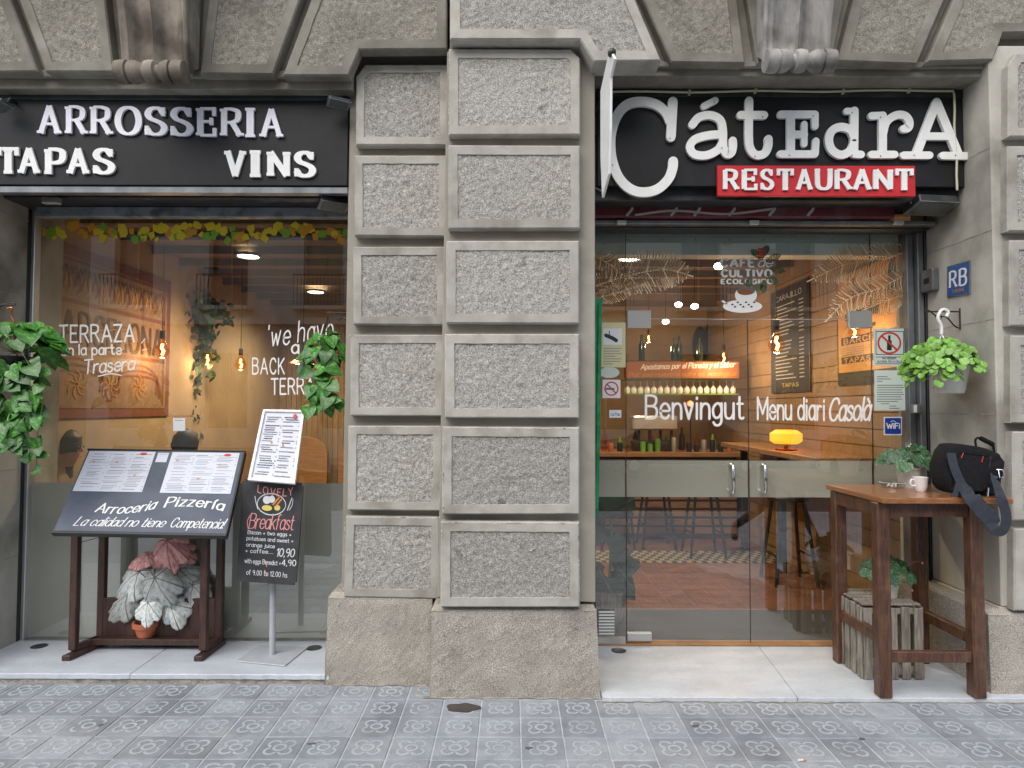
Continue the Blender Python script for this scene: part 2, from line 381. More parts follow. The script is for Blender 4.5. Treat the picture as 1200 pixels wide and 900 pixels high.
BSEED = [0]
def stone_block(parent, poly, Y, depth, margin, mats=('dressed_stone', 'hammered_stone'), jit=.0015, name='stone_block'):
    """poly: (x,z) corner points in metres; a dressed margin round a hammered, recessed field"""
    BSEED[0] += 1; r = random.Random(BSEED[0])
    poly = [(x + r.uniform(-jit, jit), z + r.uniform(-jit, jit)) for x, z in poly]
    area = sum(poly[i][0] * poly[(i + 1) % len(poly)][1] - poly[(i + 1) % len(poly)][0] * poly[i][1] for i in range(len(poly)))
    if area < 0: poly = poly[::-1]
    n = len(poly); ch = .007
    cut = inset(poly, ch); inn = inset(poly, margin); inn2 = inset(poly, margin + .004)
    # subdivide loops so that the margin edge can be slightly worn
    def sub(pl, k=10):
        o = []
        for i in range(n):
            a = Vector(pl[i]); b = Vector(pl[(i + 1) % n])
            for q in range(k): o.append(a.lerp(b, q / k))
        return o
    K = 10; L0 = sub(poly, K); L1 = sub(cut, K); L2 = sub(inn, K); L3 = sub(inn2, K); N = len(L0)
    wear = [r.uniform(0, .004) if r.random() < .25 else r.uniform(0, .0012) for _ in range(N)]
    vs = []
    for i in range(N): vs.append((L0[i].x, Y + depth, L0[i].y))
    for i in range(N): vs.append((L0[i].x, Y + ch + wear[i], L0[i].y))
    for i in range(N):
        p = L1[i].lerp(L2[i], wear[i] * 4); vs.append((p.x, Y + wear[i] * .15, p.y))
    for i in range(N):
        p = L2[i]; vs.append((p.x + r.uniform(-.0015, .0015), Y, p.y + r.uniform(-.0015, .0015)))
    for i in range(N): vs.append((L3[i].x, Y + .022, L3[i].y))
    fs = []
    for l in range(4):
        for i in range(N):
            j = (i + 1) % N; fs.append((l * N + i, l * N + j, (l + 1) * N + j, (l + 1) * N + i))
    fs.append(tuple(range(N - 1, -1, -1)))
    mb = MB(); mb.add(vs, fs)
    o = mb.build(name, parent, mats[0])
    st = .0085; xs = [p[0] for p in inn]; zs = [p[1] for p in inn]
    gx = np.arange(min(xs) - st, max(xs) + st, st); gz = np.arange(min(zs) - st, max(zs) + st, st)
    X, Z = np.meshgrid(gx, gz); sd_ = BSEED[0]
    jx = (vnoise(X * 300, Z * 300, sd_) - .5) * st * .7; jz = (vnoise(X * 300 + 50, Z * 300, sd_) - .5) * st * .7
    hgt = vnoise(X * 55, Z * 55, sd_ + 1) * .0050 + vnoise(X * 115, Z * 115, sd_ + 2) * .0055 + vnoise(X * 9, Z * 9, sd_ + 3) * .003
    Yg = Y + .0135 - hgt
    pen = inset(poly, margin - st * .9)
    keep = inpoly(pen, X, Z)
    idx = -np.ones(X.shape, int); h, w_ = X.shape
    fk = keep[:-1, :-1] & keep[1:, :-1] & keep[:-1, 1:] & keep[1:, 1:]
    used = np.zeros(X.shape, bool); used[:-1, :-1] |= fk; used[1:, :-1] |= fk; used[:-1, 1:] |= fk; used[1:, 1:] |= fk
    idx[used] = np.arange(used.sum())
    V = np.stack([(X + jx)[used], Yg[used], (Z + jz)[used]], 1)
    a = idx[:-1, :-1][fk]; b = idx[:-1, 1:][fk]; c = idx[1:, 1:][fk]; d = idx[1:, :-1][fk]
    mb = MB(); mb.v = [tuple(q) for q in V]; mb.f = np.stack([a, b, c, d], 1).tolist(); mb.m = [0] * len(mb.f)
    mb.build('hammered_field', o, mats[1], smooth='all')
    return o

def chips(par, segs, Y, seed):
    r_ = random.Random(seed); mb = MB()
    for (x0, y0), (x1, y1), n in segs:
        for k in range(n):
            t = r_.random(); p = P(x0 + (x1 - x0) * t, y0 + (y1 - y0) * t + r_.uniform(-.4, .4), Y - .0012); a, b = r_.uniform(.003, .012), r_.uniform(.0015, .004)
            if abs(y1 - y0) > abs(x1 - x0): a, b = b, a
            mb.add([(p.x + a * math.cos(q) * r_.uniform(.6, 1.1), p.y, p.z + b * math.sin(q) * r_.uniform(.6, 1.1)) for q in (0, 1.05, 2.1, 3.14, 4.2, 5.2)], [(0, 1, 2, 3, 4, 5)])
    mb.build('worn_chips', par, 'chip_pale', kind='stuff')
def pxpoly(pts, Y):
    return [(lambda q: (q.x, q.z))(P(a, b, Y)) for a, b in pts]

# ------------------------------------------------------------------ lettering (own single-stroke alphabet)
G = {
'A': (.7, "0,0 .35,1|.7,0 .35,1|.12,.34 .58,.34"), 'B': (.58, "0,0 0,1|~0,1 .28,1 .5,.93 .54,.77 .46,.6 .28,.54 0,.54|~0,.54 .3,.54 .52,.46 .58,.28 .5,.07 .3,0 0,0"),
'C': (.62, "~.6,.78 .5,.94 .33,1 .12,.88 0,.5 .12,.12 .33,0 .5,.06 .6,.22"), 'D': (.62, "0,0 0,1|~0,1 .25,1 .5,.88 .62,.5 .5,.12 .25,0 0,0"),
'E': (.52, "0,0 0,1|0,1 .5,1|0,.52 .4,.52|0,0 .52,0"), 'F': (.5, "0,0 0,1|0,1 .5,1|0,.52 .4,.52"),
'G': (.66, "~.6,.78 .5,.94 .33,1 .12,.88 0,.5 .12,.12 .33,0 .52,.06 .62,.22|.62,.2 .62,.46|.4,.46 .68,.46"),
'H': (.62, "0,0 0,1|.62,0 .62,1|0,.5 .62,.5"), 'I': (.06, ".03,0 .03,1"), 'J': (.4, "~.4,1 .4,.25 .3,.02 .14,0 0,.15"),
'K': (.58, "0,0 0,1|.56,1 0,.4|.18,.58 .58,0"), 'L': (.5, "0,0 0,1|0,0 .5,0"), 'M': (.76, "0,0 0,1|0,1 .38,.25|.38,.25 .76,1|.76,0 .76,1"),
'N': (.62, "0,0 0,1|0,1 .62,0|.62,0 .62,1"), 'O': (.7, "~.35,1 .1,.87 0,.5 .1,.13 .35,0 .6,.13 .7,.5 .6,.87 .35,1"),
'P': (.54, "0,0 0,1|~0,1 .28,1 .5,.92 .54,.73 .48,.54 .28,.46 0,.46"), 'Q': (.7, "~.35,1 .1,.87 0,.5 .1,.13 .35,0 .6,.13 .7,.5 .6,.87 .35,1|.42,.25 .72,-.08"),
'R': (.6, "0,0 0,1|~0,1 .28,1 .5,.92 .54,.75 .48,.58 .28,.5 0,.5|.3,.5 .6,0"),
'S': (.56, "~.52,.8 .42,.95 .27,1 .1,.93 .03,.76 .12,.6 .3,.51 .48,.4 .56,.24 .47,.06 .28,0 .1,.06 0,.22"),
'T': (.6, ".3,0 .3,1|0,1 .6,1"), 'U': (.6, "~0,1 0,.6 .02,.2 .12,.05 .3,0 .48,.05 .58,.2 .6,.6 .6,1"), 'V': (.66, "0,1 .33,0|.66,1 .33,0"),
'W': (.95, "0,1 .24,0|.24,0 .475,.8|.475,.8 .71,0|.71,0 .95,1"), 'X': (.6, "0,0 .6,1|0,1 .6,0"), 'Y': (.62, "0,1 .31,.45|.62,1 .31,.45|.31,0 .31,.45"),
'Z': (.56, "0,1 .56,1|.56,1 0,0|0,0 .56,0"),
'a': (.46, "~.44,.5 .33,.64 .2,.65 .05,.52 0,.32 .05,.1 .18,0 .33,.06 .44,.22|.45,.65 .45,0"),
'b': (.46, "0,1 0,0|~0,.45 .12,.62 .27,.65 .41,.53 .46,.32 .41,.11 .27,0 .12,.04 0,.2"),
'c': (.42, "~.42,.5 .33,.63 .2,.65 .05,.53 0,.32 .06,.1 .2,0 .34,.03 .42,.15"),
'd': (.46, ".46,1 .46,0|~.46,.45 .33,.62 .19,.65 .05,.53 0,.32 .05,.11 .19,0 .33,.04 .46,.2"),
'e': (.46, "~0,.34 .45,.34 .43,.52 .33,.63 .2,.65 .05,.53 0,.32 .06,.1 .22,0 .36,.03 .44,.14"),
'f': (.34, "~.34,.95 .24,1 .14,.92 .12,.75 .12,0|0,.64 .3,.64"),
'g': (.46, "~.44,.5 .33,.64 .2,.65 .05,.52 0,.34 .05,.12 .18,.03 .33,.08 .44,.22|~.45,.65 .45,.1 .42,-.18 .28,-.29 .12,-.27 .03,-.17"),
'h': (.44, "0,1 0,0|~0,.42 .1,.6 .25,.65 .39,.58 .44,.4 .44,0"), 'i': (.06, ".03,.65 .03,0|.03,.86 .03,.9"), 'j': (.16, "~.14,.65 .14,-.1 .08,-.26 -.06,-.28|.14,.86 .14,.9"),
'k': (.42, "0,1 0,0|.38,.65 0,.25|.14,.38 .42,0"), 'l': (.06, ".03,1 .03,0"),
'm': (.74, "0,.65 0,0|~0,.42 .08,.6 .2,.65 .33,.58 .37,.4 .37,0|~.37,.42 .45,.6 .57,.65 .7,.58 .74,.4 .74,0"),
'n': (.44, "0,.65 0,0|~0,.42 .1,.6 .25,.65 .39,.58 .44,.4 .44,0"), 'o': (.48, "~.24,.65 .07,.56 0,.32 .07,.09 .24,0 .41,.09 .48,.32 .41,.56 .24,.65"),
'p': (.46, "0,.65 0,-.3|~0,.45 .12,.62 .27,.65 .41,.53 .46,.32 .41,.11 .27,0 .12,.04 0,.2"),
'q': (.46, ".46,.65 .46,-.3|~.46,.45 .33,.62 .19,.65 .05,.53 0,.32 .05,.11 .19,0 .33,.04 .46,.2"),
'r': (.32, "0,.65 0,0|~0,.4 .08,.57 .2,.65 .32,.62"), 's': (.38, "~.36,.53 .27,.63 .16,.64 .05,.56 .06,.43 .2,.35 .34,.26 .38,.13 .28,.02 .14,0 0,.1"),
't': (.32, "~.12,.92 .12,.2 .16,.04 .26,0 .33,.04|0,.64 .3,.64"), 'u': (.44, "~0,.65 0,.25 .05,.06 .18,0 .33,.05 .44,.23|.44,.65 .44,0"),
'v': (.42, "0,.65 .21,0|.42,.65 .21,0"), 'w': (.62, "0,.65 .16,0|.16,0 .31,.55|.31,.55 .46,0|.46,0 .62,.65"), 'x': (.4, "0,0 .4,.65|0,.65 .4,0"),
'y': (.42, "0,.65 .21,.02|~.42,.65 .21,.02 .12,-.22 .0,-.29"), 'z': (.38, "0,.65 .38,.65|.38,.65 0,0|0,0 .38,0"),
'0': (.5, "~.25,1 .06,.85 0,.5 .06,.15 .25,0 .44,.15 .5,.5 .44,.85 .25,1"), '1': (.2, "0,.8 .18,1|.18,1 .18,0"), '2': (.48, "~0,.78 .1,.95 .25,1 .42,.9 .44,.7 .3,.42 0,0|0,0 .48,0"),
'3': (.46, "~0,.85 .14,.99 .3,.98 .42,.84 .38,.62 .2,.53|~.2,.53 .4,.46 .46,.25 .36,.04 .18,0 0,.12"), '4': (.5, ".38,0 .38,1|.38,1 0,.3|0,.3 .5,.3"),
'9': (.46, "~.44,.68 .36,.95 .2,1 .04,.86 .02,.66 .12,.5 .28,.5 .42,.6 .46,.8 .42,.3 .28,0"), '5': (.46, ".42,1 .05,1|.05,1 .03,.58|~.03,.58 .2,.64 .4,.52 .44,.28 .33,.05 .15,0 0,.1"),
'8': (.46, "~.23,.53 .05,.65 .05,.88 .23,1 .41,.88 .41,.65 .23,.53 .02,.4 .0,.14 .23,0 .46,.14 .44,.4 .23,.53"),
'!': (.08, ".04,1 .04,.3|.04,.06 .04,.02"), '.': (.06, ".03,.02 .03,.06"), ',': (.08, ".06,.06 .0,-.12"), '+': (.44, "0,.35 .44,.35|.22,.13 .22,.57"), '-': (.3, "0,.35 .3,.35"),
"'": (.06, ".03,1 .03,.82"), ' ': (.3, ""), '_': (.4, "0,0 .4,0"),
}
G['á'] = (.46, G['a'][1] + "|.18,.78 .32,.95"); G['à'] = (.46, G['a'][1] + "|.3,.78 .14,.95"); G['í'] = (.1, ".03,.65 .03,0|.03,.78 .15,.96"); G['É'] = (.52, G['E'][1] + "|.2,1.1 .34,1.25")

def glyph_strokes(ch):
    wd, s = G[ch]; out = []
    for t in s.split('|'):
        if not t: continue
        sm = t[0] == '~'; pts = [tuple(float(a) for a in q.split(',')) for q in t.lstrip('~').split()]
        out.append((sm, pts))
    return wd, out
def catmull(pts, k=5):
    P_ = [np.array(p, float) for p in pts]; o = []
    closed = len(P_) > 3 and np.allclose(P_[0], P_[-1])
    for i in range(len(P_) - 1):
        p0 = P_[i - 1] if i > 0 else (P_[-2] if closed else P_[0] * 2 - P_[1]); p1 = P_[i]; p2 = P_[i + 1]
        p3 = P_[i + 2] if i + 2 < len(P_) else (P_[1] if closed else P_[-1] * 2 - P_[-2])
        for j in range(k):
            t = j / k; o.append(.5 * ((2 * p1) + (p2 - p0) * t + (2 * p0 - 5 * p1 + 4 * p2 - p3) * t * t + (3 * p1 - p0 - 3 * p2 + p3) * t ** 3))
    o.append(P_[-1]); return o
def ribbon(pts, wv, wh=None, cap='round', thick=0.0, lift=0.0):
    """2-D stroke -> (list of (x, y, w), faces); wv: width of upright strokes, wh: of level ones; w is height off the surface"""
    wh = wv if wh is None else wh
    p = [np.array(q, float) for q in pts]; q = [p[0]]
    for a in p[1:]:
        if np.linalg.norm(a - q[-1]) > 1e-7: q.append(a)
    p = q
    if len(p) < 2: return [], []
    n = len(p); L = []; R = []; closed = np.linalg.norm(p[0] - p[-1]) < 1e-6 and n > 4
    def wdt(t): return (wh + (wv - wh) * abs(t[1])) / 2
    for i in range(n):
        a = p[i - 1] if i > 0 else (p[-2] if closed else p[0]); b = p[i + 1] if i < n - 1 else (p[1] if closed else p[-1])
        t = b - a; t = t / (np.linalg.norm(t) + 1e-12); nn = np.array([-t[1], t[0]]); hw = wdt(t)
        L.append(p[i] + nn * hw); R.append(p[i] - nn * hw)
    out = []
    def capp(c, t, hw, k=5):
        nn = np.array([-t[1], t[0]]); return [c + nn * hw * math.cos(math.pi * j / k) + t * hw * math.sin(math.pi * j / k) for j in range(1, k)]
    outline = list(L)
    if cap == 'round' and not closed:
        t = p[-1] - p[-2]; t /= np.linalg.norm(t); e = capp(p[-1], t, wdt(t))
        t0 = p[0] - p[1]; t0 /= np.linalg.norm(t0); s = capp(p[0], t0, wdt(t0))
    else: e = []; s = []
    vs = []; fs = []
    def V(x): vs.append((x[0], x[1], lift + thick)); return len(vs) - 1
    li = [V(x) for x in L]; ri = [V(x) for x in R]
    for i in range(n - 1): fs.append((li[i], ri[i], ri[i + 1], li[i + 1]))
    loop = []
    if e: ei = [V(x) for x in e]; fs.append([li[-1]] + [ri[-1]] + ei[::-1])
    else: ei = []
    if s: si = [V(x) for x in s]; fs.append([ri[0]] + [li[0]] + si[::-1])
    else: si = []
    if thick > 0:
        loop = li + ei + ri[::-1] + si; m = len(loop); b0 = len(vs)
        for i in loop: vs.append((vs[i][0], vs[i][1], lift))
        for i in range(m):
            if closed and (i == len(li) - 1 or i == m - 1): continue
            j = (i + 1) % m; fs.append((loop[j], loop[i], b0 + i, b0 + j))
    return vs, fs

def letter_geo(ch, wv=.12, wh=None, cap='round', serif=0, thick=0.0, lift=0.0, eps=0.0, slant=0.0, sk=None):
    wd, st = glyph_strokes(ch); V = []; F = []; n = 0
    ends = {}
    rib = []
    for sm, pts in st:
        q = catmull(pts) if sm else [np.array(p) for p in pts]
        rib.append((q, wv, wh))
    if serif:
        whs = wh or wv
        steep = []
        for sm, pts in st:
            if not sm or ch in 'UJ':
                for e, f in ((pts[0], pts[1]), (pts[-1], pts[-2])):
                    if abs(e[1] - f[1]) > abs(e[0] - f[0]) * .8 and (abs(e[1]) < .01 or abs(e[1] - 1) < .01): steep.append(e)
        for e in steep:
            if sum(1 for g in steep if abs(g[0] - e[0]) < .02 and abs(g[1] - e[1]) < .02) > 1:
                if ch in 'NM' and e[0] < .05 and e[1] > .9: pass
                else: continue
            y = e[1]; yy = y + (whs / 2 if y < .5 else -whs / 2)
            a, b = serif, serif
            if ch in 'BDPREFL' and e[0] < .05: b = serif * .4
            rib.append(([np.array((e[0] - a, yy)), np.array((e[0] + b, yy))], wv, whs))
        for sm, pts in st:                       # ticks on level arms and on the ends of C, S, G
            if not sm and abs(pts[0][1] - pts[1][1]) < .02 and ch in 'EFTLZ':
                for e in (pts[0], pts[-1]):
                    if ch in 'EFL' and e[0] < .1: continue
                    up = -1 if e[1] > .6 else (1 if e[1] < .2 else 0)
                    tw = wv * .62
                    if up == 0: rib.append(([np.array((e[0], e[1] - .13)), np.array((e[0], e[1] + .13))], tw, tw))
                    else: rib.append(([np.array((e[0], e[1] - up * whs / 2)), np.array((e[0], e[1] + up * .27))], tw, tw))
            if sm and ch in 'SCG':
                for e in (pts[0], pts[-1]):
                    if ch == 'G' and e is pts[-1]: continue
                    y1 = 1.02 if e[1] > .5 else -.02; x = e[0]
                    rib.append(([np.array((x, y1)), np.array((x, e[1] - (.1 if e[1] > .5 else -.1)))], wv * .6, whs))
    for k, (q, a, b) in enumerate(rib):
        vs, fs = ribbon(q, a, b, cap, thick, lift)
        o = len(V)
        V += [(x + slant * y, y, z + eps * k) for x, y, z in vs]; F += [[o + i for i in f] for f in fs]
    return wd, V, F

def layout(txt, track):
    x = 0; pos = []
    for c in txt:
        pos.append(x); x += G[c][0] + (track if c != ' ' else track * .4)
    return pos, x - track
def write(mb, txt, mapf, x0, x1, y0, y1, h, wv=.12, wh=None, cap='round', serif=0, thick=0, lift=0, track=.2, slant=0, eps=.00015, arc=0, wob=0, down=True, even=False):
    """letters from x0,y0 to x1,y1 (baseline) of cap height h in the units of mapf(u, v, w); v grows downwards when down"""
    pos, tot = layout(txt, track); r = random.Random(hash(txt) % 1000 if False else len(txt) * 7 + int(x0 * 10))
    ex = (x1 - x0) / tot; sg = -1 if down else 1; sy = (y1 - y0) / (x1 - x0)
    for c, px in zip(txt, pos):
        if c == ' ': continue
        wd, V, F = letter_geo(c, wv, wh, cap, serif, thick, lift, eps, slant)
        a = r.uniform(-wob, wob); dy = r.uniform(-wob, wob) * h * .5
        ca, sa = math.cos(a), math.sin(a)
        out = []
        for x, y, z in V:
            x, y = x * ca - y * sa, x * sa + y * ca
            u = x0 + (px + x) * ex; t = (u - x0) / (x1 - x0)
            v = y0 + (u - x0) * sy + sg * (y * h) + dy + sg * arc * h * (1 - (2 * t - 1) ** 2)
            out.append(mapf(u, v, z))
        mb.add(out, F)
    return mb
def on_plane(Y):       # pixels on an upright plane, w towards the camera
    def f(u, v, w):
        p = P(u, v, Y); return Vector((p.x, p.y - w, p.z))
    return f
def on_side(X, sgn):
    def f(u, v, w):
        p = PXp(u, v, X); return Vector((p.x + sgn * w, p.y, p.z))
    return f
def on_quad(tl, tr, br, bl):
    tl, tr, br, bl = map(Vector, (tl, tr, br, bl)); n = (bl - tl).cross(tr - tl).normalized()
    if n.y > 0: n = -n
    def f(u, v, w): return (tl * (1 - u) + tr * u) * (1 - v) + (bl * (1 - u) + br * u) * v + n * w
    return f
def patch(mb, mapf, u0, v0, u1, v1, w=0.001, w0=None):
    q = [mapf(u0, v1, w), mapf(u1, v1, w), mapf(u1, v0, w), mapf(u0, v0, w)]
    if w0 is None: mb.add(q, [(0, 1, 2, 3)])
    else:
        b = [mapf(u0, v1, w0), mapf(u1, v1, w0), mapf(u1, v0, w0), mapf(u0, v0, w0)]
        mb.add(q + b, [(0, 1, 2, 3), (7, 6, 5, 4), (0, 4, 5, 1), (1, 5, 6, 2), (2, 6, 7, 3), (3, 7, 4, 0)])
    return mb
def stroke(mb, mapf, pts, wd, w=.001, smooth=True, cap='round', thick=0):
    q = catmull(pts) if smooth else pts
    vs, fs = ribbon(q, wd, None, cap, thick, w); mb.add([mapf(*v) for v in vs], fs); return mb
def disc(mb, mapf, cx, cy, rx, ry, w=.001, n=20):
    mb.add([mapf(cx + rx * math.cos(-2 * math.pi * k / n), cy + ry * math.sin(-2 * math.pi * k / n), w) for k in range(n)], [tuple(range(n))]); return mb

# ================================================================== GROUND
YG = 4.31                    # glass line of the two shop fronts
pav = MB().box(-14, 14, -1.2, 4.6, -.16, -.0042).build('pavement', mat='paving_joint', kind='structure')
def tile_mesh(seed, wear):
    mb = MB().use('paving_tile'); s = .0965; g = .0034
    vs = [(-.1 + g, -.1 + g, -.011), (.1 - g, -.1 + g, -.011), (.1 - g, .1 - g, -.011), (-.1 + g, .1 - g, -.011),
          (-.1 + g, -.1 + g, -.003), (.1 - g, -.1 + g, -.003), (.1 - g, .1 - g, -.003), (-.1 + g, .1 - g, -.003),
          (-s + .003, -s + .003, 0), (s - .003, -s + .003, 0), (s - .003, s - .003, 0), (-s + .003, s - .003, 0)]
    mb.add(vs, [(8, 9, 10, 11), (4, 5, 9, 8), (5, 6, 10, 9), (6, 7, 11, 10), (7, 4, 8, 11), (0, 1, 5, 4), (1, 2, 6, 5), (2, 3, 7, 6), (3, 0, 4, 7)])
    mb.use('paving_flower'); r = random.Random(seed)
    def arc(cx, cy, rad, a0, a1, n):
        pts = [(cx + rad * math.cos(a0 + (a1 - a0) * i / n), cy + rad * math.sin(a0 + (a1 - a0) * i / n)) for i in range(n + 1)]
        vs, fs = ribbon(pts, .0108 + r.uniform(-.001, .001), None, 'flat', .0016, 0); mb.add(vs, fs)
    arc(0, 0, .0265, 0, 2 * math.pi, 16)
    for k in range(4):
        a = math.pi / 4 + k * math.pi / 2
        span = 1.28 * math.pi
        if r.random() < wear: span *= r.uniform(.4, .8)
        c = .0455; off = r.uniform(-.2, .2) if span < 3.9 else 0
        arc(c * math.cos(a), c * math.sin(a), .0275, a - span / 2 + off, a + span / 2 + off, 12)
    me = bpy.data.meshes.new('paving_tile'); me.from_pydata(mb.v, [], mb.f)
    me.materials.append(M['paving_tile']); me.materials.append(M['paving_flower']); me.polygons.foreach_set('material_index', mb.m); me.update(); return me
TM = [tile_mesh(i, w_) for i, w_ in enumerate((0, 0, .05, .2, .5))]
rowY = PZ(450, 819.5, 0).y
x_off = PZ(505, 889, 0).x
cnt = 0
for j in range(-1, 8):
    for i in range(-17, 18):
        X = x_off + .2 * i + .1; Y = rowY - .2 * j - .1
        if abs(X) > .80 * Y + .1: continue
        if Y > 3.70 and not (-.98 > X or False): 
            if Y > 3.74: continue
        me = TM[random.choices(range(5), (6, 6, 3, .6, .25) if j > 0 else (3, 3, 2, 1, 1))[0]]
        o = place('paving_tile', me, (X, Y, random.uniform(-.0012, .0012)), pav); o.rotation_euler = (random.uniform(-.006, .006), random.uniform(-.006, .006), random.uniform(-.006, .006)); cnt += 1
        if cnt == 1: pass
# remaining pavement: one relief-free sheet towards the street
MB().box(-14, 14, -1.2, rowY - 1.61, -.0035, -.0005).build('paving_slab', pav, 'paving_tile')
MB().box(-14, 14, -1.35, -1.2, -.16, .0).build('kerb', mat='dressed_stone', bevel=.01, kind='structure')
MB().box(-60, 60, -9.3, -1.35, -.3, -.13).build('street', mat='asphalt', kind='structure')
MB().box(-60, 60, -12.2, -9.3, -.3, -.01).build('far_pavement', mat='paving_tile', kind='structure')
MB().box(-250, 250, -250, 250, -.6, -.31).build('ground', mat='asphalt', kind='structure')
dm = thing('dirt_line', 'thin line of dirty mortar where the doorstep and pillar bases meet the paving', 'mortar line', (0, 3.5, 0), kind='structure')
rr_ = random.Random(5)
def dirt(x0, x1, y):
    n = int((x1 - x0) / .03); a = [(x0 + (x1 - x0) * i / n, y + .012, .004) for i in range(n + 1)]; b = [(x0 + (x1 - x0) * i / n, y - rr_.uniform(.002, .016), .0025) for i in range(n + 1)]
    MB().add(a + b, [(i, n + 1 + i, n + 2 + i, i + 1) for i in range(n)]).build('mortar_strip', dm, 'mortar')
dirt(.48, 2.74, PZ(900, 818, .02).y - .001); dirt(-.47, .48, PZ(600, 818, 0).y - .002); dirt(-.99, -.47, PZ(440, 803, 0).y - .002)
# stain, butt
st = thing('oil_stain', 'round dark grey stain on a tile beside the pillar base', 'stain', PZ(542, 829, .003))
pts = [(.088 * math.cos(a) * (1 + .12 * math.sin(3 * a + 1)), .05 * math.sin(a) * (1 + .12 * math.cos(5 * a))) for a in np.linspace(0, 2 * math.pi, 24, endpoint=False)]
c = PZ(542, 829, .0035); MB().prism([(c.x + x, c.y + y, .0035) for x, y in pts], (0, 0, -.002)).build('patch', st, 'floor_dark')
c = PZ(940, 891, .005)
t = thing('cigarette_butt', 'cigarette butt lying on the paving tiles in front of the door', 'cigarette butt', c)
MB().tube([c + Vector((-.018, 0, 0)), c + Vector((.004, .002, 0))], .0045).build('paper_end', t, 'paper_white')
MB().tube([c + Vector((.004, .002, 0)), c + Vector((.018, .004, 0))], .0046).build('filter', t, 'orange_print')

def splat(name, lab, cat, px, py, z, rx, ry, m_, seed, grp):
    r_ = random.Random(seed); c = PZ(px, py, z); n = 22; ph = [r_.uniform(0, 6.28) for _ in range(4)]
    ring = [(1 + .22 * math.sin(2 * a + ph[0]) + .14 * math.sin(3 * a + ph[1]) + .1 * math.sin(7 * a + ph[2])) for a in np.linspace(0, 2 * math.pi, n, endpoint=False)]
    top = [(c.x + rx * q * math.cos(2 * math.pi * i / n), c.y + ry * q * math.sin(2 * math.pi * i / n), z + .0022) for i, q in enumerate(ring)]
    MB().prism(top, (0, 0, -.0015)).build(name, mat=m_, label=lab, cat=cat, group=grp)
gg = 'flattened chewing gum spots on the paving'
for k, (px, py, lab) in enumerate(((118, 850, 'small dark gum spot on the paving in front of the menu stand'), (365, 872, 'small dark gum spot on the paving below the chalkboard stand'), (815, 851, 'small dark gum spot on the paving before the door middle'),
        (1010, 866, 'small dark gum spot on the paving in front of the crate'), (620, 877, 'small dark gum spot on the paving in front of the middle pillar'))):
    splat('gum_spot', lab, 'gum spot', px, py, 0, .012 + .004 * (k % 3), .012, 'gum', k, gg)
# ---- marble thresholds
ml = thing('marble_doorstep', 'white marble step raised on a worn mortar kerb under the left shop window', 'doorstep', (-2.1, 3.95, 0), kind='structure')
yl = PZ(200, 802, 0).y
MB().box(-4.2, -.90, yl + .012, 4.5, -.01, .026).build('mortar_bed', ml, 'mortar')
xs = P(152, 795, yl).x
rg = random.Random(3)
def slab(x0, x1, yf, yb, z0, z1, par, xskew=0.0):
    n = 40; vs = []; top = [(x0 + (x1 - x0) * i / n, yf + rg.uniform(-.003, .004)) for i in range(n + 1)]
    front = [(x, y, z1) for x, y in top] + [(x1 + xskew, yb, z1), (x0 + (xskew if x0 > -4 else 0), yb, z1)]
    MB().prism(front, (0, 0, z0 - z1)).build('marble_slab', par, 'marble', bevel=.003)
slab(-4.2, xs - .0015, yl, 4.5, .026, .056, ml); slab(xs + .0015, -.90, yl, 4.5, .0262, .0555, ml)
mr_ = thing('marble_doorstep', 'white marble doorstep flush with the pavement before the glass doors', 'doorstep', (1.6, 3.9, 0), kind='structure')
yr = PZ(900, 818, .02).y
xs = PZ(935, 818, .02).x; xb = PZ(882, 753, .02).x
n = 40
fr = [(.485 + (xs - .0015 - .485) * i / n, yr + rg.uniform(-.002, .004), .022) for i in range(n + 1)] + [(xb + .03, 4.5, .022), (.46, 4.5, .022)]
MB().prism(fr, (0, 0, -.04)).build('marble_slab', mr_, 'marble', bevel=.003)
fr = [(xs + .0015 + (2.75 - xs) * i / n, yr + rg.uniform(-.002, .004), .0215) for i in range(n + 1)] + [(2.75, 4.5, .0215), (xb + .033, 4.5, .0215)]
MB().prism(fr, (0, 0, -.04)).build('marble_slab', mr_, 'marble', bevel=.003)
for px, py, z, lab in ((46, 757, .0575, 'small oval drain cap in the marble at the left window corner'), (368, 759, .0575, 'small oval drain cap in the marble beside the chalkboard stand'),
                       (725, 762, .024, 'small round drain cap in the marble by the left door corner')):
    c = PZ(px, py, z); mb = MB().lathe([(.048, -.004), (.048, 0), (.040, .002), (.036, 0), (.0, .0)], c, 20)
    mb.build('drain_cap', mat='dark_metal', smooth=True, label=lab, cat='drain cap', group='drain caps in the marble')

# ================================================================== STONE FACADE
YR, YL_ = 3.57, 3.75       # front planes of the right and left block columns of the middle pillar
def ppoly(pts, Y): return pxpoly(pts, Y)
pil = thing('stone_pillar', 'wide middle pillar of rusticated grey stone blocks between the two shop fronts', 'pillar', (0, 3.7, 0))
def wallprism(par, name, pts, Y, depth, matn, bevel=.004):
    pl = ppoly(pts, Y); fr = [(x, Y, z) for x, z in pl]
    return MB().prism(fr[::-1], (0, depth, 0)).build(name, par, matn, bevel=bevel)
wallprism(pil, 'pillar_core', [(513, 700), (698, 706), (697, 60), (524, 60)], YR + .06, .86, 'wall_stone')
wallprism(pil, 'pillar_core', [(400, 700), (520, 700), (526, -60), (413, -60)], YL_ + .06, .68, 'wall_stone')
RB_ = [[(526, 57), (669, 57), (680, 68), (680, 158), (526, 158)], [(525, 170), (680, 170), (680, 268), (525, 268)], [(523, 282), (679, 282), (679, 379), (523, 379)],
       [(521, 391), (679, 391), (679, 490), (521, 490)], [(518, 500), (679, 501), (679, 603), (518, 603)], [(516, 611), (679, 612), (680, 712), (516, 712)]]
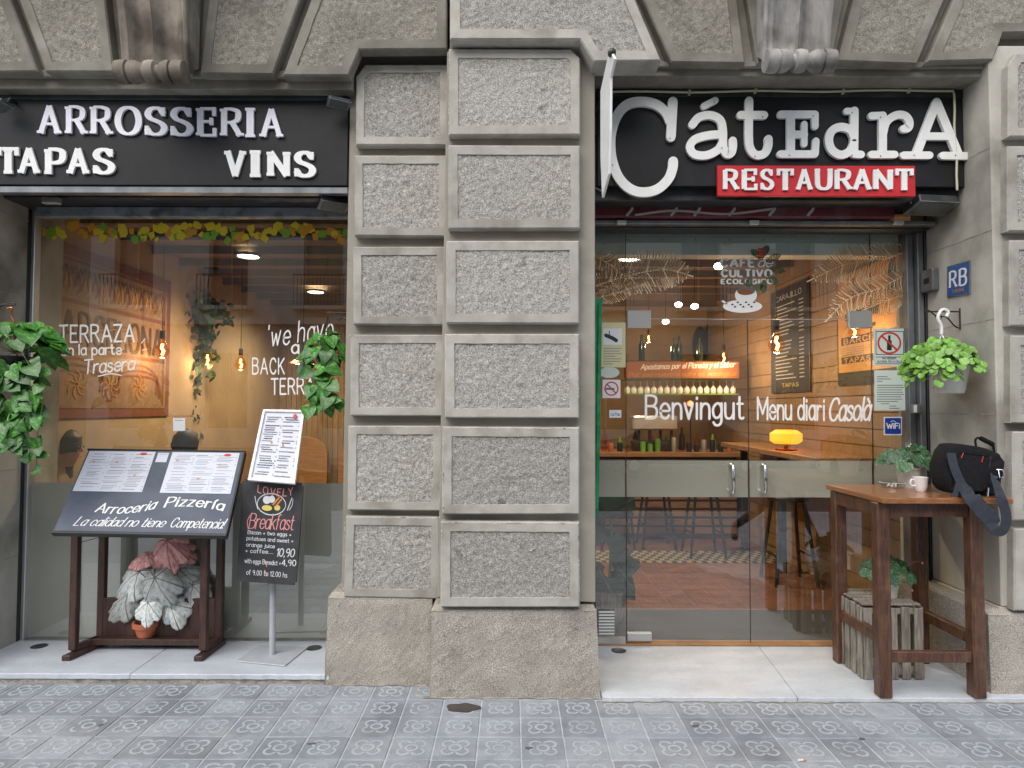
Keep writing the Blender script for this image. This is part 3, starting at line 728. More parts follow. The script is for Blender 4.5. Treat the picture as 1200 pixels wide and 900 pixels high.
LB_ = [[(428, 75), (525.2, 75), (525.2, 170), (417, 170), (417, 89)], [(415, 182), (524.4, 182), (524.4, 277), (415, 276)], [(413.5, 289), (522.2, 289), (522.2, 381), (413.5, 380)],
       [(410.5, 392), (520.4, 392), (520, 488), (410, 487)], [(408, 499), (517.6, 499), (517, 599), (407, 598)], [(405, 605), (515.4, 606), (515, 702), (403, 700)]]
for q in RB_: stone_block(pil, ppoly(q, YR), YR, .058, .052)
for q in LB_: stone_block(pil, ppoly(q, YL_), YL_, .058, .048)
chips(pil, [((519, 501.5), (678, 502.5), 40), ((519.5, 505), (519.5, 600), 26), ((517, 612.5), (678, 613.5), 46), ((517.5, 620), (517.5, 705), 14), ((678, 620), (679, 700), 16), ((522, 391.8), (678, 391.8), 12), ((678, 400), (678, 480), 8), ((526, 59), (526, 150), 10)], YR, 3)
chips(pil, [((409, 393), (519, 393), 10), ((408.5, 500), (516, 500), 12), ((406, 606.5), (514, 606.5), 18), ((404, 612), (403, 690), 8)], YL_, 4)
def plinth(par, tl, tr, br, bl, Y, back, set_):
    a, b, c, d = [P(*q, Y) for q in (tl, tr, br, bl)]
    d.z = c.z = -.02
    n = 14; vs = []; r = random.Random(int(tl[0]))
    # front grid, lightly uneven, then a sloping top and sides
    mb = MB(); W = 26; Hh = 16
    for j in range(Hh + 1):
        for i in range(W + 1):
            u, v = i / W, j / Hh; p = (d.lerp(c, u)).lerp(a.lerp(b, u), v)
            e = 0 if 0 < i < W and 0 < j < Hh else .002
            vs.append((p.x, p.y + e + r.uniform(-.0015, .0015), p.z))
    fs = [(j * (W + 1) + i, j * (W + 1) + i + 1, (j + 1) * (W + 1) + i + 1, (j + 1) * (W + 1) + i) for j in range(Hh) for i in range(W)]
    mb.add(vs, fs)
    a2 = a + Vector((.012, set_, .022)); b2 = b + Vector((-.012, set_, .022))
    mb.add([a, b, b2, a2, a2 + Vector((0, back, 0)), b2 + Vector((0, back, 0)), d, c, d + Vector((0, back, 0)), c + Vector((0, back, 0)), a + Vector((0, back, 0)), b + Vector((0, back, 0))],
           [(0, 1, 2, 3), (3, 2, 5, 4), (6, 0, 10, 8), (0, 3, 4, 10), (7, 9, 11, 1), (1, 11, 5, 2)])
    return mb.build('plinth', par, 'plinth_stone')
plinth(pil, (505, 716), (699, 716), (704, 819), (504, 819), PZ(600, 818, 0).y, .9, .05)
plinth(pil, (384, 701), (506.5, 703), (506.5, 803), (380, 803), PZ(440, 803, 0).y, .7, .05)

# right edge pillar and its reveal
XJ = 2.68
pr = thing('stone_pillar', 'rusticated stone pillar at the far right edge beside the tall wooden table', 'pillar', (3.2, 3.7, 0))
for (y0, y1, xl) in ((65, 160, 1182), (171, 271, 1181), (281, 382, 1183), (393, 496, 1185), (506, 610, 1187), (620, 716, 1189)):
    pts = [(xl, y0), (1330, y0), (1330, y1), (xl, y1)]
    if y0 == 65: pts = [(1191, 62), (1330, 62), (1330, 160), (1182, 160), (1182, 76)]
    stone_block(pr, ppoly(pts, 3.60), 3.60, .058, .052)
a = P(1162, 720, 3.70)
MB().box(XJ, 4.4, 3.655, 4.6, .47, 3.60).build('pillar_core', pr, 'jamb_stone', bevel=.008)
plinth(pr, (1158, 721), (1340, 723), (1345, 822), (1162, 821), PZ(1165, 820, 0).y + .02, .95, .05)
MB().box(XJ - .012, XJ + .3, 3.66, 4.6, 0, .47).build('plinth_return', pr, 'jamb_stone', bevel=.006)
for z in (.98, 1.52, 2.05, 2.55, 3.02):       # fine joints on the reveal
    MB().box(XJ - .0015, XJ + .001, 3.66, 4.28, z, z + .004).build('joint', pr, 'mortar')
# left edge reveal
pl_ = thing('stone_pillar', 'smooth stone side wall at the far left edge behind the trailing vine', 'pillar', (-3.4, 3.8, 0))
xl0 = P(20, 745, 4.27).x; xl1 = P(41, 240, 4.27).x
XLJ = (xl0 + xl1) / 2 - .01
MB().box(-4.4, XLJ, 3.72, 4.6, 0, 3.4).build('pillar_core', pl_, 'jamb_stone', bevel=.008)
for z in (.6, 1.15, 1.7, 2.25, 2.75): MB().box(XLJ - .001, XLJ + .0015, 3.73, 4.26, z, z + .004).build('joint', pl_, 'mortar')

# voussoirs (flat arches), upper edges carried on above the picture
def ext(a, b, y=-110):
    t = (y - a[1]) / (b[1] - a[1]); return (a[0] + (b[0] - a[0]) * t, y)
YV = 3.64
arch_l = thing('flat_arch', 'flat arch of wedge-shaped stone blocks above the left black sign', 'stone arch', (-2, 3.7, 3.4))
arch_r = thing('flat_arch', 'flat arch of wedge-shaped stone blocks above the right restaurant sign', 'stone arch', (1.6, 3.7, 3.4))
def vous(par, tl, tr, br, bl, Y=YV, extra=None):
    pts = [ext(bl, tl), ext(br, tr), br] + (extra or []) + [bl]
    stone_block(par, ppoly(pts, Y), Y, .075, .055, ('dressed_stone_shaded', 'hammered_stone_shaded'))
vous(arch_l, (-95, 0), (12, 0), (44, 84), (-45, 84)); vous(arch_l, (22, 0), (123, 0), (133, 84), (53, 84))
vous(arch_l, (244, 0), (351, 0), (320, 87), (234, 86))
stone_block(arch_l, ppoly([ext((331, 88), (364, 0)), (524, -110), (524, 57), (421, 58), (408, 88), (331, 88)], YV), YV, .075, .055, ('dressed_stone_shaded', 'hammered_stone_shaded'))
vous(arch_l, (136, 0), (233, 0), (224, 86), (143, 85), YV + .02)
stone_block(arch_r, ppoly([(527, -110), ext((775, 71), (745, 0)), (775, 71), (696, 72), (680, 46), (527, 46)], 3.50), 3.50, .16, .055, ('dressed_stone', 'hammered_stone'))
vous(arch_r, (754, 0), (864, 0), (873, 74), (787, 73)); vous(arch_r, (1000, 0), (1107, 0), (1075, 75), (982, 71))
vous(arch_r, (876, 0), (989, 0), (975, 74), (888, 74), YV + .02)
stone_block(arch_r, ppoly([ext((1087, 72), (1118, 0)), (1330, -110), (1330, 37), (1176, 38), (1164, 70), (1087, 72)], YV), YV, .075, .055, ('dressed_stone_shaded', 'hammered_stone_shaded'))
# lintels behind the voussoirs
zc = P(200, 105, 3.72).z; zt = 4.35
lt = thing('stone_lintel', 'long moulded stone lintel strip directly above the left black sign', 'lintel', (-2, 3.75, zc))
MB().box(-4.4, P(413, 105, 3.72).x, 3.716, 4.6, zc, zt).build('beam', lt, 'dressed_stone_shaded', bevel=.004)
MB().box(-4.4, P(411, 95, 3.69).x, 3.69, 3.714, zc + .055, zc + .10).build('moulding', lt, 'dressed_stone_shaded', bevel=.006)
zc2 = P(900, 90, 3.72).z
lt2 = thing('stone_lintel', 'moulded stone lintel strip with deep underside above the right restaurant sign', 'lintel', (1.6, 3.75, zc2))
MB().box(P(690, 90, 3.72).x, XJ + .5, 3.716, 4.6, zc2, zt).build('beam', lt2, 'dressed_stone_shaded', bevel=.004)
MB().box(P(697, 85, 3.69).x, XJ + .02, 3.69, 3.714, zc2 + .04, zc2 + .075).build('moulding', lt2, 'dressed_stone_shaded', bevel=.006)
up = thing('upper_wall', 'plain stone wall of the building above the arches', 'wall', (0, 4, 4.3))
MB().box(-8, 8, 3.70, 4.6, 4.36, 9).build('wall', up, 'wall_stone')
MB().box(-8, 8, 3.3, 4.0, 4.55, 4.75).build('cornice', up, 'dressed_stone', bevel=.02)
for sx in (-1, 1): MB().box(min(sx * 4.41, sx * 9), max(sx * 4.41, sx * 9), 3.72, 4.6, 0, 4.35).build('side_wall', up, 'wall_stone')
MB().box(P(528, 60, 3.7).x, P(696, 60, 3.7).x, 3.66, 4.6, 3.30, 4.35).build('pier_head', up, 'wall_stone')

# scroll corbels
def corbel(name_l, cx, Xl, Xr, bot_y, matn, mirror, Yf, top_shift):
    """fluted keystone scroll: a roll of five rings at the foot and a fluted S-curved body rising forward"""
    zb = P(cx, bot_y, Yf).z; R = .062
    t = thing('scroll_corbel', name_l, 'corbel', (P(cx, bot_y, Yf).x, Yf, zb))
    x0 = P(Xl, bot_y, Yf).x; x1 = P(Xr, bot_y, Yf).x; W = x1 - x0
    prof = [(R * q, (u - .5) * W) for u, q in ((0, .95), (.08, 1), (.16, .98), (.168, .78), (.19, .78), (.2, .95), (.27, .97), (.33, .82), (.385, .58), (.415, .60), (.43, .92), (.5, 1), (.57, .92), (.585, .60), (.615, .58), (.67, .82), (.73, .97), (.8, .95), (.81, .78), (.832, .78), (.84, .98), (.92, 1), (1, .95))]
    mb = MB().lathe([(R * .2, -W / 2 - .002), (R * .85, -W / 2 - .002)] + prof + [(R * .85, W / 2 + .002), (R * .2, W / 2 + .002)], ((x0 + x1) / 2, Yf, zb + R), 28, 'x')
    mb.build('scroll_roll', t, matn, smooth=True)
    # fluted body rising from the roll, swelling outwards, leaning with the wedge
    NU, NV = 48, 26; vs = []
    for j in range(NV + 1):
        v = j / NV; z = zb + R * 1.1 + v * .95
        yy = Yf + .02 - .055 * math.sin(min(v * 1.25, 1) * math.pi * .5) ** 2 - .11 * v ** 2.1
        sh = -mirror * top_shift * (v ** 1.5)
        half = W * (.47 + .05 * v)
        for i in range(NU + 1):
            u = i / NU; fl = .5 - .5 * math.cos(u * 2 * math.pi * 2)
            gr = -.045 * (abs(math.sin((u - .1) / .8 * math.pi * 2)) ** .8) if .1 < u < .9 else 0
            d = yy - gr * 1.0 + (.004 * math.sin(u * math.pi * 10))
            vs.append(((x0 + x1) / 2 + sh + (u - .5) * 2 * half, d, z))
    fs = [(j * (NU + 1) + i, j * (NU + 1) + i + 1, (j + 1) * (NU + 1) + i + 1, (j + 1) * (NU + 1) + i) for j in range(NV) for i in range(NU)]
    mb = MB().add(vs, fs); b0 = len(mb.v)
    for side in (0, NU):
        col = [vs[j * (NU + 1) + side] for j in range(NV + 1)]; b = [(x, 3.652, z + .10 * max(0, 1 - k / 6)) for k, (x, y, z) in enumerate(col)]
        mb.add(col + b, [(j, j + 1, NV + 2 + j, NV + 1 + j) if side else (j + 1, j, NV + 1 + j, NV + 2 + j) for j in range(NV)])
    mb.build('fluted_body', t, matn, smooth=True)
    # raised rim along the visible flank with a volute
    s = 1 if mirror > 0 else 0
    ed = [Vector(vs[j * (NU + 1) + (NU if mirror > 0 else 0)]) + Vector((mirror * .004, 0, 0)) for j in range(NV + 1)]
    MB().tube(ed, .013, 8).build('rim', t, matn, smooth=True)
    xf = ed[-4].x + mirror * .012; cy, cz = ed[-4].y + .12, zb + .62
    sp = [(xf + 0 * k, cy + (.085 - .0022 * k) * math.cos(k * .35 + 2.6), cz + (.085 - .0022 * k) * math.sin(k * .35 + 2.6)) for k in range(34)]
    MB().tube(sp, .012, 6).build('volute', t, matn, smooth=True)
    return t
corbel('brown fluted stone scroll corbel above the left sign', 178, 138, 217, 98, 'carved_stone', 1, 3.48, .03)
corbel('grey fluted stone scroll corbel above the right sign', 937, 897, 977, 85, 'carved_stone_grey', -1, 3.50, .03)

# ================================================================== SIGNS
YS = 3.80
sgl = thing('shop_sign', 'long black signboard reading ARROSSERIA TAPAS VINS over the left window', 'sign', P(200, 218, YS))
a = P(-60, 106, YS); b = P(407, 220, YS)
MB().box(a.x, b.x, YS, YS + .05, P(200, 217, YS).z, P(200, 106, YS).z).build('board', sgl, 'sign_black', bevel=.003)
MB().box(a.x, b.x, YS - .012, YS - .001, P(200, 118, YS).z, P(200, 106.5, YS).z).build('top_rail', sgl, 'dark_metal', bevel=.002)
MB().box(a.x, b.x, YS + .01, YS + .06, P(200, 225.5, YS).z, P(200, 218, YS).z).build('bottom_rail', sgl, 'grey_metal', bevel=.002)
def raised(par, txt, boxes, ytop, ybot, Y, matn, wv, wh, serif, thick=.014, slope=0.0, name='letter', gap=.002, cap='flat', slant=0):
    for c, (xa, xb) in zip(txt, boxes):
        wd, V, F = letter_geo(c, wv, wh, cap, serif, thick, gap, .0003, slant)
        xs = [v[0] for v in V]; ys = [v[1] for v in V]; x0, x1 = min(xs), max(xs); y0, y1 = min(ys), max(ys)
        out = []
        for x, y, z in V:
            u = xa + (x - x0) / (x1 - x0) * (xb - xa); yt = ytop + slope * u; yb = ybot + slope * u
            v = yb + (y - y0) / (y1 - y0) * (yt - yb); p = P(u, v, Y); out.append((p.x, p.y - z, p.z))
        MB().add(out, F).build(name, par, matn)
raised(sgl, 'ARROSSERIA', [(45.5, 74), (78, 105), (107, 134.5), (136, 168), (170.5, 198), (200.5, 228), (231, 255), (259, 287), (288.5, 300), (305, 333)],
       123.5, 157.5, YS, 'letter_lilac', .215, .09, .15, slope=.0145)
raised(sgl, 'TAPAS', [(-1, 24.5), (23, 49), (54, 79.5), (80, 106.5), (110, 137)], 173.5, 204.5, YS, 'letter_white', .25, .13, .15, slope=.008)
raised(sgl, 'VINS', [(264, 289.5), (294, 306.5), (313.5, 341.5), (345, 371.5)], 174.3, 205.5, YS, 'letter_white', .25, .13, .15, slope=.01)

YT = 3.87
sgr = thing('shop_sign', 'black signboard with big white typewriter letters over the glass doors', 'sign', P(920, 218, YT))
a = P(700, 103, YT); b = P(1141, 220, YT)
MB().box(a.x, min(b.x, XJ - .003), YT, YT + .05, P(920, 218.5, YT).z, P(920, 103.5, YT).z).build('board', sgr, 'sign_black', bevel=.003)
MB().box(a.x, min(b.x, XJ - .003), YT - .004, YT - .0005, P(920, 114, YT).z, P(920, 104, YT).z).build('top_rail', sgr, 'dark_metal')
def zb(x, y): return (680 + x / 2.3077, y / 2.3077)
def zc_(x, y): return (690 + x / 4.5, 40 + y / 4.5)
LET = {
 'C': ([([(438, 365), (428, 550)], 50, 0), ([(424, 470), (400, 420), (345, 378), (270, 365), (200, 380), (150, 432), (118, 520), (112, 605), (125, 690), (160, 770), (220, 825), (290, 840), (360, 822), (415, 770), (437, 715), (440, 678)], 50, 1)], zc_),
 'á': ([([(331, 292), (362, 276)], 18, 0), ([(300, 342), (318, 322), (348, 316), (374, 328), (382, 355), (383, 400), (392, 420), (404, 418), (409, 402), (409, 385)], 22, 1),
        ([(382, 367), (340, 371), (306, 382), (294, 402), (306, 421), (338, 424), (368, 410), (382, 390)], 22, 1)], zb),
 't': ([([(453, 277), (452, 370), (456, 405), (472, 423), (494, 419), (504, 400), (505, 380)], 22, 1), ([(430, 316), (493, 316)], 22, 0)], zb),
 'E': ([([(565, 314), (565, 420)], 22, 0), ([(538, 314), (630, 314)], 20, 0), ([(630, 314), (630, 346)], 19, 0), ([(565, 368), (601, 368)], 20, 0), ([(601, 340), (601, 394)], 17, 0), ([(537, 421), (629, 421)], 20, 0), ([(630, 420), (632, 386)], 19, 0)], zb),
 'd': ([([(736, 304), (735, 420)], 22, 0), ([(715, 305), (735, 305)], 17, 0), ([(735, 421), (754, 422)], 20, 0),
        ([(735, 376), (725, 356), (700, 348), (677, 357), (667, 382), (676, 410), (700, 423), (724, 412), (735, 392)], 22, 1)], zb),
 'r': ([([(812, 317), (812, 422)], 22, 0), ([(782, 318), (812, 317)], 20, 0), ([(782, 422), (844, 422)], 20, 0), ([(812, 368), (822, 335), (846, 317), (870, 317), (883, 332), (881, 350), (868, 353)], 21, 1)], zb),
 'A': ([([(957, 281), (903, 420)], 23, 0), ([(957, 281), (1015, 420)], 23, 0), ([(868, 424), (938, 424)], 20, 0), ([(973, 425), (1041, 426)], 20, 0), ([(925, 373), (994, 373)], 20, 0)], zb)}
for ch, (sts, fn) in LET.items():
    mb = MB(); sc = 4.5 if fn is zc_ else 2.3077
    for k, (pts, wd, sm) in enumerate(sts):
        q = [fn(*p) for p in pts]; q = catmull(q, 6) if sm else q
        vs, fs = ribbon(q, wd / sc, None, 'round', .020, .005 + .0004 * k)
        mb.add([(lambda p: (p.x, p.y - w_, p.z))(P(u, v, YT)) for u, v, w_ in vs], fs)
    for pts, wd, sm in sts[:1]:
        pass
    L_ = mb.build('letter', sgr, 'letter_white')
    for pts, wd, sm in sts[:2]:            # fixing screws on the face
        u, v = fn(*pts[len(pts) // 2]); p = P(u, v, YT - .027); 
        MB().lathe([(.0035, -.001), (.0035, .001)], (p.x, YT - .028, p.z), 8, 'y').build('screw', L_, 'dark_metal')
rb = thing('restaurant_plate', 'red plate with raised white letters RESTAURANT below the big letters', 'sign', P(956, 229, YT - .02))
a = P(840.5, 230, YT - .02); b = P(1071.5, 195, YT - .02)
MB().box(a.x, b.x, YT - .028, YT - .005, a.z, b.z).build('plate', rb, 'sign_red', bevel=.002)
raised(rb, 'RESTAURANT', [(846.5, 865.5), (868.5, 886.7), (890, 906.5), (909.6, 929.3), (932, 951.3), (954, 974.8), (977, 997.8), (998.6, 1020), (1022, 1045.3), (1048, 1069.2)],
       198.5, 223.5, YT - .028, 'letter_white', .23, .12, .12, thick=.010, gap=.002)
# conduit round the sign
c1, c2, c3_ = P(705, 108, YT - .02), P(1117, 106, YT - .02), P(1122, 217, YT - .02)
pts = [c1.lerp(c2, k / 16) + Vector((0, 0, .004 * math.sin(k * 1.1))) for k in range(17)] + [c2 + Vector((.006, 0, -.03))] + [c2.lerp(c3_, k / 6) + Vector((.004 * math.sin(k * 2), 0, -.03)) for k in range(1, 7)]
tk = thing('cable_conduit', 'thin yellowish cable running along the top and right of the right sign', 'cable', c1)
MB().tube(pts, .0065, 6).build('cable', tk, 'conduit', smooth=True)
for k in (0, 4, 7, 11, 14): MB().box(pts[k].x - .006, pts[k].x + .006, YT - .03, YT - .002, pts[k].z - .012, pts[k].z + .012).build('clip', tk, 'conduit')
# projecting white blade sign
bs = thing('blade_sign', 'narrow white projecting sign seen edge-on, left of the big letter C', 'sign', P(708, 150, 3.5))
out = []
for px, py in ((716.5, 62), (720, 69), (715, 91), (714.5, 151), (713, 204), (705.5, 232), (703.5, 184), (703.5, 107), (712, 67)):
    Yb = .455 * FPX / (px - 600); out.append(P(px, py, Yb))
MB().prism(out, (.012, 0, 0)).build('panel', bs, 'letter_white', bevel=.002)
q = P(717, 62, out[0].y); MB().lathe([(.0, -.02), (.018, -.012), (.020, 0), (.018, .012), (0, .02)], q, 12, 'y').build('end_cap', bs, 'black_metal', smooth=True)
q = P(704, 118, 3.7); MB().tube([q, q + Vector((-.03, .14, -.03))], .012, 6).build('bracket_arm', bs, 'black_metal')
q = P(705, 224, 3.68); MB().tube([q, q + Vector((-.02, .1, .05))], .006, 6).build('wire', bs, 'grey_metal')

# floodlights
def flood(lab, px, py, Y, wd, lens=False, yaw=0.0):
    c = P(px, py, Y); t = thing('floodlight', lab, 'floodlight', c, 'floodlights by the signs')
    R_ = Euler((math.radians(-14), 0, yaw)).to_matrix()
    ax, ay, az = R_ @ Vector((wd / 2, 0, 0)), R_ @ Vector((0, wd * .30, 0)), R_ @ Vector((0, 0, wd * .10))
    MB().obox(c, ax, ay, az).build('housing', t, 'dark_metal', bevel=.006)
    MB().obox(c - az * 1.12, ax * .86, ay * .84, az * .10).build('lens', t, 'lamp_lens')
    MB().obox(c - az * 1.02, ax * 1.04, ay * 1.04, az * .12).build('rim', t, 'grey_metal')
    MB().tube([c + ax, c + ax + Vector((0, .02, wd * .28)), c - ax + Vector((0, .02, wd * .28)), c - ax], .006, 6).build('yoke', t, 'dark_metal')
    MB().tube([c + Vector((0, .02, wd * .28)), c + Vector((0, .1, wd * .5))], .009, 6).build('stem', t, 'dark_metal')
    return t
flood('grey square floodlight under the right end of the restaurant sign', 1090, 240, 3.95, .25, yaw=.12)
flood('slanted floodlight tucked under the right end of the left sign', 391, 239, 3.92, .17, yaw=.5)
flood('small dark lamp at the top right corner of the left sign', 397, 120, 3.70, .12, yaw=.5)
flood('dark lamp cut by the frame at the left end of the left sign', 2, 123, 3.70, .12, yaw=-.5)

# ================================================================== SHOP FRONTS
# ---- left: housing, frame, glass
zs = P(200, 228, 3.86).z
shl = thing('shutter_housing', 'grimy dark roller shutter housing under the left sign', 'shutter', (-2, 4.1, zs))
xa, xb_ = XLJ + .01, P(412, 240, 4.2).x + .14
zt1 = P(200, 243, 4.2).z; 
MB().box(xa, xb_, 4.02, 4.27, zt1, 3.10).build('housing', shl, 'dark_metal', bevel=.006)
MB().box(xa, xb_, 3.86, 4.02, 2.88, 3.10).build('cover', shl, 'dark_metal', bevel=.006)
for k in range(3): MB().box(xa, xb_, 4.00 - .003 * k, 4.018, zt1 + .015 + .035 * k, zt1 + .035 + .035 * k).build('slat', shl, 'dark_metal', bevel=.004)
MB().box(xa + .09, xb_, 4.18, 4.24, P(200, 255, 4.2).z, zt1 - .002).build('bottom_bar', shl, 'blue_grey_metal', bevel=.004)
c = P(62, 236, 4.0); MB().box(c.x - .05, c.x + .05, 3.97, 4.01, c.z - .02, c.z + .02).build('lock', shl, 'steel', bevel=.004)
winl = thing('shop_window', 'wide left shop window with white lettering TERRAZA and BACK TERRACE', 'window', (-2.1, YG, .056))
xl_t, xl_b = P(48, 256, YG), P(27, 747, YG)
gx0 = (xl_t.x + xl_b.x) / 2; gx1 = -.87; gz0 = P(200, 748, YG).z; gz1 = P(200, 254, YG).z
MB().box(gx0, gx1, YG, YG + .01, gz0, gz1).build('glass_pane', winl, 'pane_glass')
MB().box(gx0 - .06, gx0 - .022, YG - .05, YG + .05, .056, gz1 + .06).build('frame_post', winl, 'grey_metal', bevel=.004)
MB().box(gx0 - .021, gx0 + .004, YG - .03, YG + .03, .056, gz1 + .06).build('frame_post', winl, 'steel', bevel=.004)
MB().box(XLJ + .002, gx0 - .061, YG - .06, YG + .05, .056, gz1 + .06).build('frame_post', winl, 'black_metal', bevel=.002)
MB().box(gx0 + .005, gx1, YG - .03, YG + .03, .057, gz0).build('bottom_rail', winl, 'grey_metal', bevel=.004)
MB().box(gx0 + .005, gx1, YG - .02, YG + .03, gz1, gz1 + .06).build('top_rail', winl, 'dark_metal', bevel=.004)
zf = P(200, 566, YG).z
MB().box(gx0 + .005, gx1, YG + .011, YG + .0125, gz0 + .001, zf).build('frosted_film', winl, 'frosted_film')
mp = on_plane(YG - .0015)
def vinyl(par, txt, *a, **k):
    m_ = k.pop('m', 'vinyl_white'); mb = MB(); write(mb, txt, *a, **k); return mb.build('lettering', par, m_)
vinyl(winl, 'TERRAZA', mp, 70, 157, 401, 400, 19.5, wv=.12, track=.22, wob=.03)
vinyl(winl, 'en la parte', mp, 72, 142, 416, 415, 12, wv=.14, track=.17, wob=.04)
vinyl(winl, 'Trasera', mp, 98, 157, 438, 433, 16, wv=.11, track=.12, wob=.06, slant=.1)
mb = MB(); stroke(mb, mp, [(115, 441), (130, 438), (142, 440)], 1.2)
for sx, d in ((54, 1), (166, -1)):
    stroke(mb, mp, [(sx - 4 * d, 397), (sx, 402)], 1.1, smooth=False); stroke(mb, mp, [(sx - 6 * d, 409), (sx - 1 * d, 410)], 1.1, smooth=False)
mb.build('lettering', winl, 'vinyl_white')
vinyl(winl, "'we have", mp, 313, 389, 406, 396, 24, wv=.09, track=.22, wob=.05, slant=.15)
vinyl(winl, 'a', mp, 342, 350, 414, 414, 15, wv=.13)
vinyl(winl, 'BACK', mp, 296, 333, 438, 438, 18, wv=.12, track=.26)
vinyl(winl, 'TERRACE', mp, 318, 388, 462, 461, 18, wv=.12, track=.22)
# sticker
mb = MB(); patch(mb.use('paper_white'), mp, 203, 490, 217, 505, .001); patch(mb.use('ink_grey'), mp, 205, 492.2, 215, 493, .0014)
mb.build('sticker', winl)
mb = MB(); write(mb, 'Tu casa a domicilio', mp, 195, 226, 488.5, 488.5, 2.2, wv=.14); mb.build('lettering', winl, 'ink')
# garland of leaf stickers
shapes = []
for s_ in range(9):
    r = random.Random(s_ + 40); k = r.choice((4, 5, 5, 6)); pts = []
    for i in range(k):
        a = 2 * math.pi * i / k + r.uniform(-.3, .3); rr = r.uniform(.6, 1.05); pts.append((rr * math.cos(a) * .026, 0, rr * math.sin(a) * .030))
    for mm in ('sticker_yellow', 'sticker_green', 'sticker_orange'):
        me = bpy.data.meshes.new('leaf_sticker'); me.from_pydata(pts + [(x, .0008, z) for x, y, z in pts], [], [tuple(range(k))[::-1], tuple(range(k, 2 * k))] + [(i, (i + 1) % k, k + (i + 1) % k, k + i) for i in range(k)]); me.materials.append(M[mm]); shapes.append((mm, me))
r = random.Random(11)
px = 52
while px < 405:
    for q in range(r.choice((1, 1, 2, 2))):
        mm = r.choices(('sticker_yellow', 'sticker_green', 'sticker_orange'), (6, 2.2, 2.5))[0] if px > 110 else r.choices(('sticker_yellow', 'sticker_green', 'sticker_orange'), (1, 2, 3))[0]
        me = r.choice([a for b, a in shapes if b == mm]); yc = 271 + r.uniform(-6, 9) + (3 * math.sin(px * .05))
        p = P(px + r.uniform(-2, 2), yc, YG - .006); o = place('leaf_sticker', me, p, winl); s_ = r.uniform(1.0, 1.75) * (1 if q == 0 else .6); o.scale = (s_, 1, s_); o.rotation_euler = (0, r.uniform(0, 6.28), 0)
        o.location.y += r.uniform(0, .004)
    px += r.uniform(3.5, 6.5)

# ---- right: housing, doors
YD = 4.34
shr = thing('shutter_housing', 'maroon roller shutter housing with faded white marks under the restaurant sign', 'shutter', (1.6, 4.1, 2.7))
xa, xb_ = P(700, 240, 4.0).x - .1, XJ - .005
MB().box(xa, xb_, 3.93, 4.20, P(900, 240, 4.0).z, 3.2).build('housing', shr, 'dark_metal', bevel=.006)
zz0, zz1 = P(900, 255, 4.06).z, P(900, 232, 4.06).z
MB().box(xa, xb_ - .30, 4.06, 4.19, zz0, zz1).build('valance', shr, 'maroon', bevel=.01)
mb = MB(); mpx = on_plane(4.0585)
for k, pxx in enumerate((738, 790, 817, 858, 905, 950)):
    stroke(mb, mpx, [(pxx, 236), (pxx + 3, 244), (pxx - 3, 252)], 3.2)
stroke(mb, mpx, [(745, 252), (790, 247), (850, 251), (905, 245)], 2.6)
mb.build('faded_marks', shr, 'white_film')
MB().box(xa, xb_ - .02, 4.10, 4.30, P(900, 263, 4.1).z, zz0 - .004).build('guide_box', shr, 'grey_metal', bevel=.006)
MB().box(xa, xb_ - .02, 4.16, 4.30, P(900, 268, 4.16).z, P(900, 263.5, 4.1).z).build('bottom_bar', shr, 'dark_metal', bevel=.004)
for px_ in (728, 883, 1052):
    c = P(px_, 261, 4.09); MB().box(c.x - .03, c.x + .03, 4.07, 4.1, c.z - .015, c.z + .012).build('lug', shr, 'steel', bevel=.003)
drs = thing('glass_shopfront', 'frameless glass entrance doors with side panes and white word Benvingut', 'glass door', (1.6, YD, .022))
zD0 = .034; zD1 = P(900, 270, YD).z; zT = P(900, 374, YD).z
xs_ = [P(p, 560, YD).x for p in (697, 733.5, 877.5, 1023.5, 1062)]
g = .0022
panes = [(xs_[0], xs_[1] - g, zD0, zD1), (xs_[1] + g, xs_[2] - g, zD0, zT - g), (xs_[2] + g, xs_[3] - g, zD0, zT - g), (xs_[3] + g, xs_[4], zD0, zD1), (xs_[1] + g, xs_[3] - g, zT + g, zD1)]
po = []
for (x0, x1, z0, z1) in panes:
    o = MB().box(x0, x1, YD, YD + .01, z0, z1).build('glass_pane', drs, 'pane_glass'); po.append(o)
    MB().box(x0 - .0012, x0 + .0018, YD - .0005, YD + .0105, z0, z1).build('pane_edge', o, 'dark_metal')
MB().box(xs_[1], xs_[3], YD - .001, YD + .011, zT - .0018, zT + .0018).build('transom_edge', drs, 'steel')
# frosted bands at handle height
zb0, zb1 = P(900, 583, YD).z, P(900, 540, YD).z
for i in range(4):
    x0, x1 = panes[i][0] + .003, panes[i][1] - .001
    MB().box(x0, x1, YD + .011, YD + .0122, zb0, zb1).build('privacy_band', po[i], 'band_film')
    MB().box(x0, x1, YD + .0124, YD + .0132, P(900, 574, YD).z, P(900, 573, YD).z).build('band_line', po[i], 'white_film')
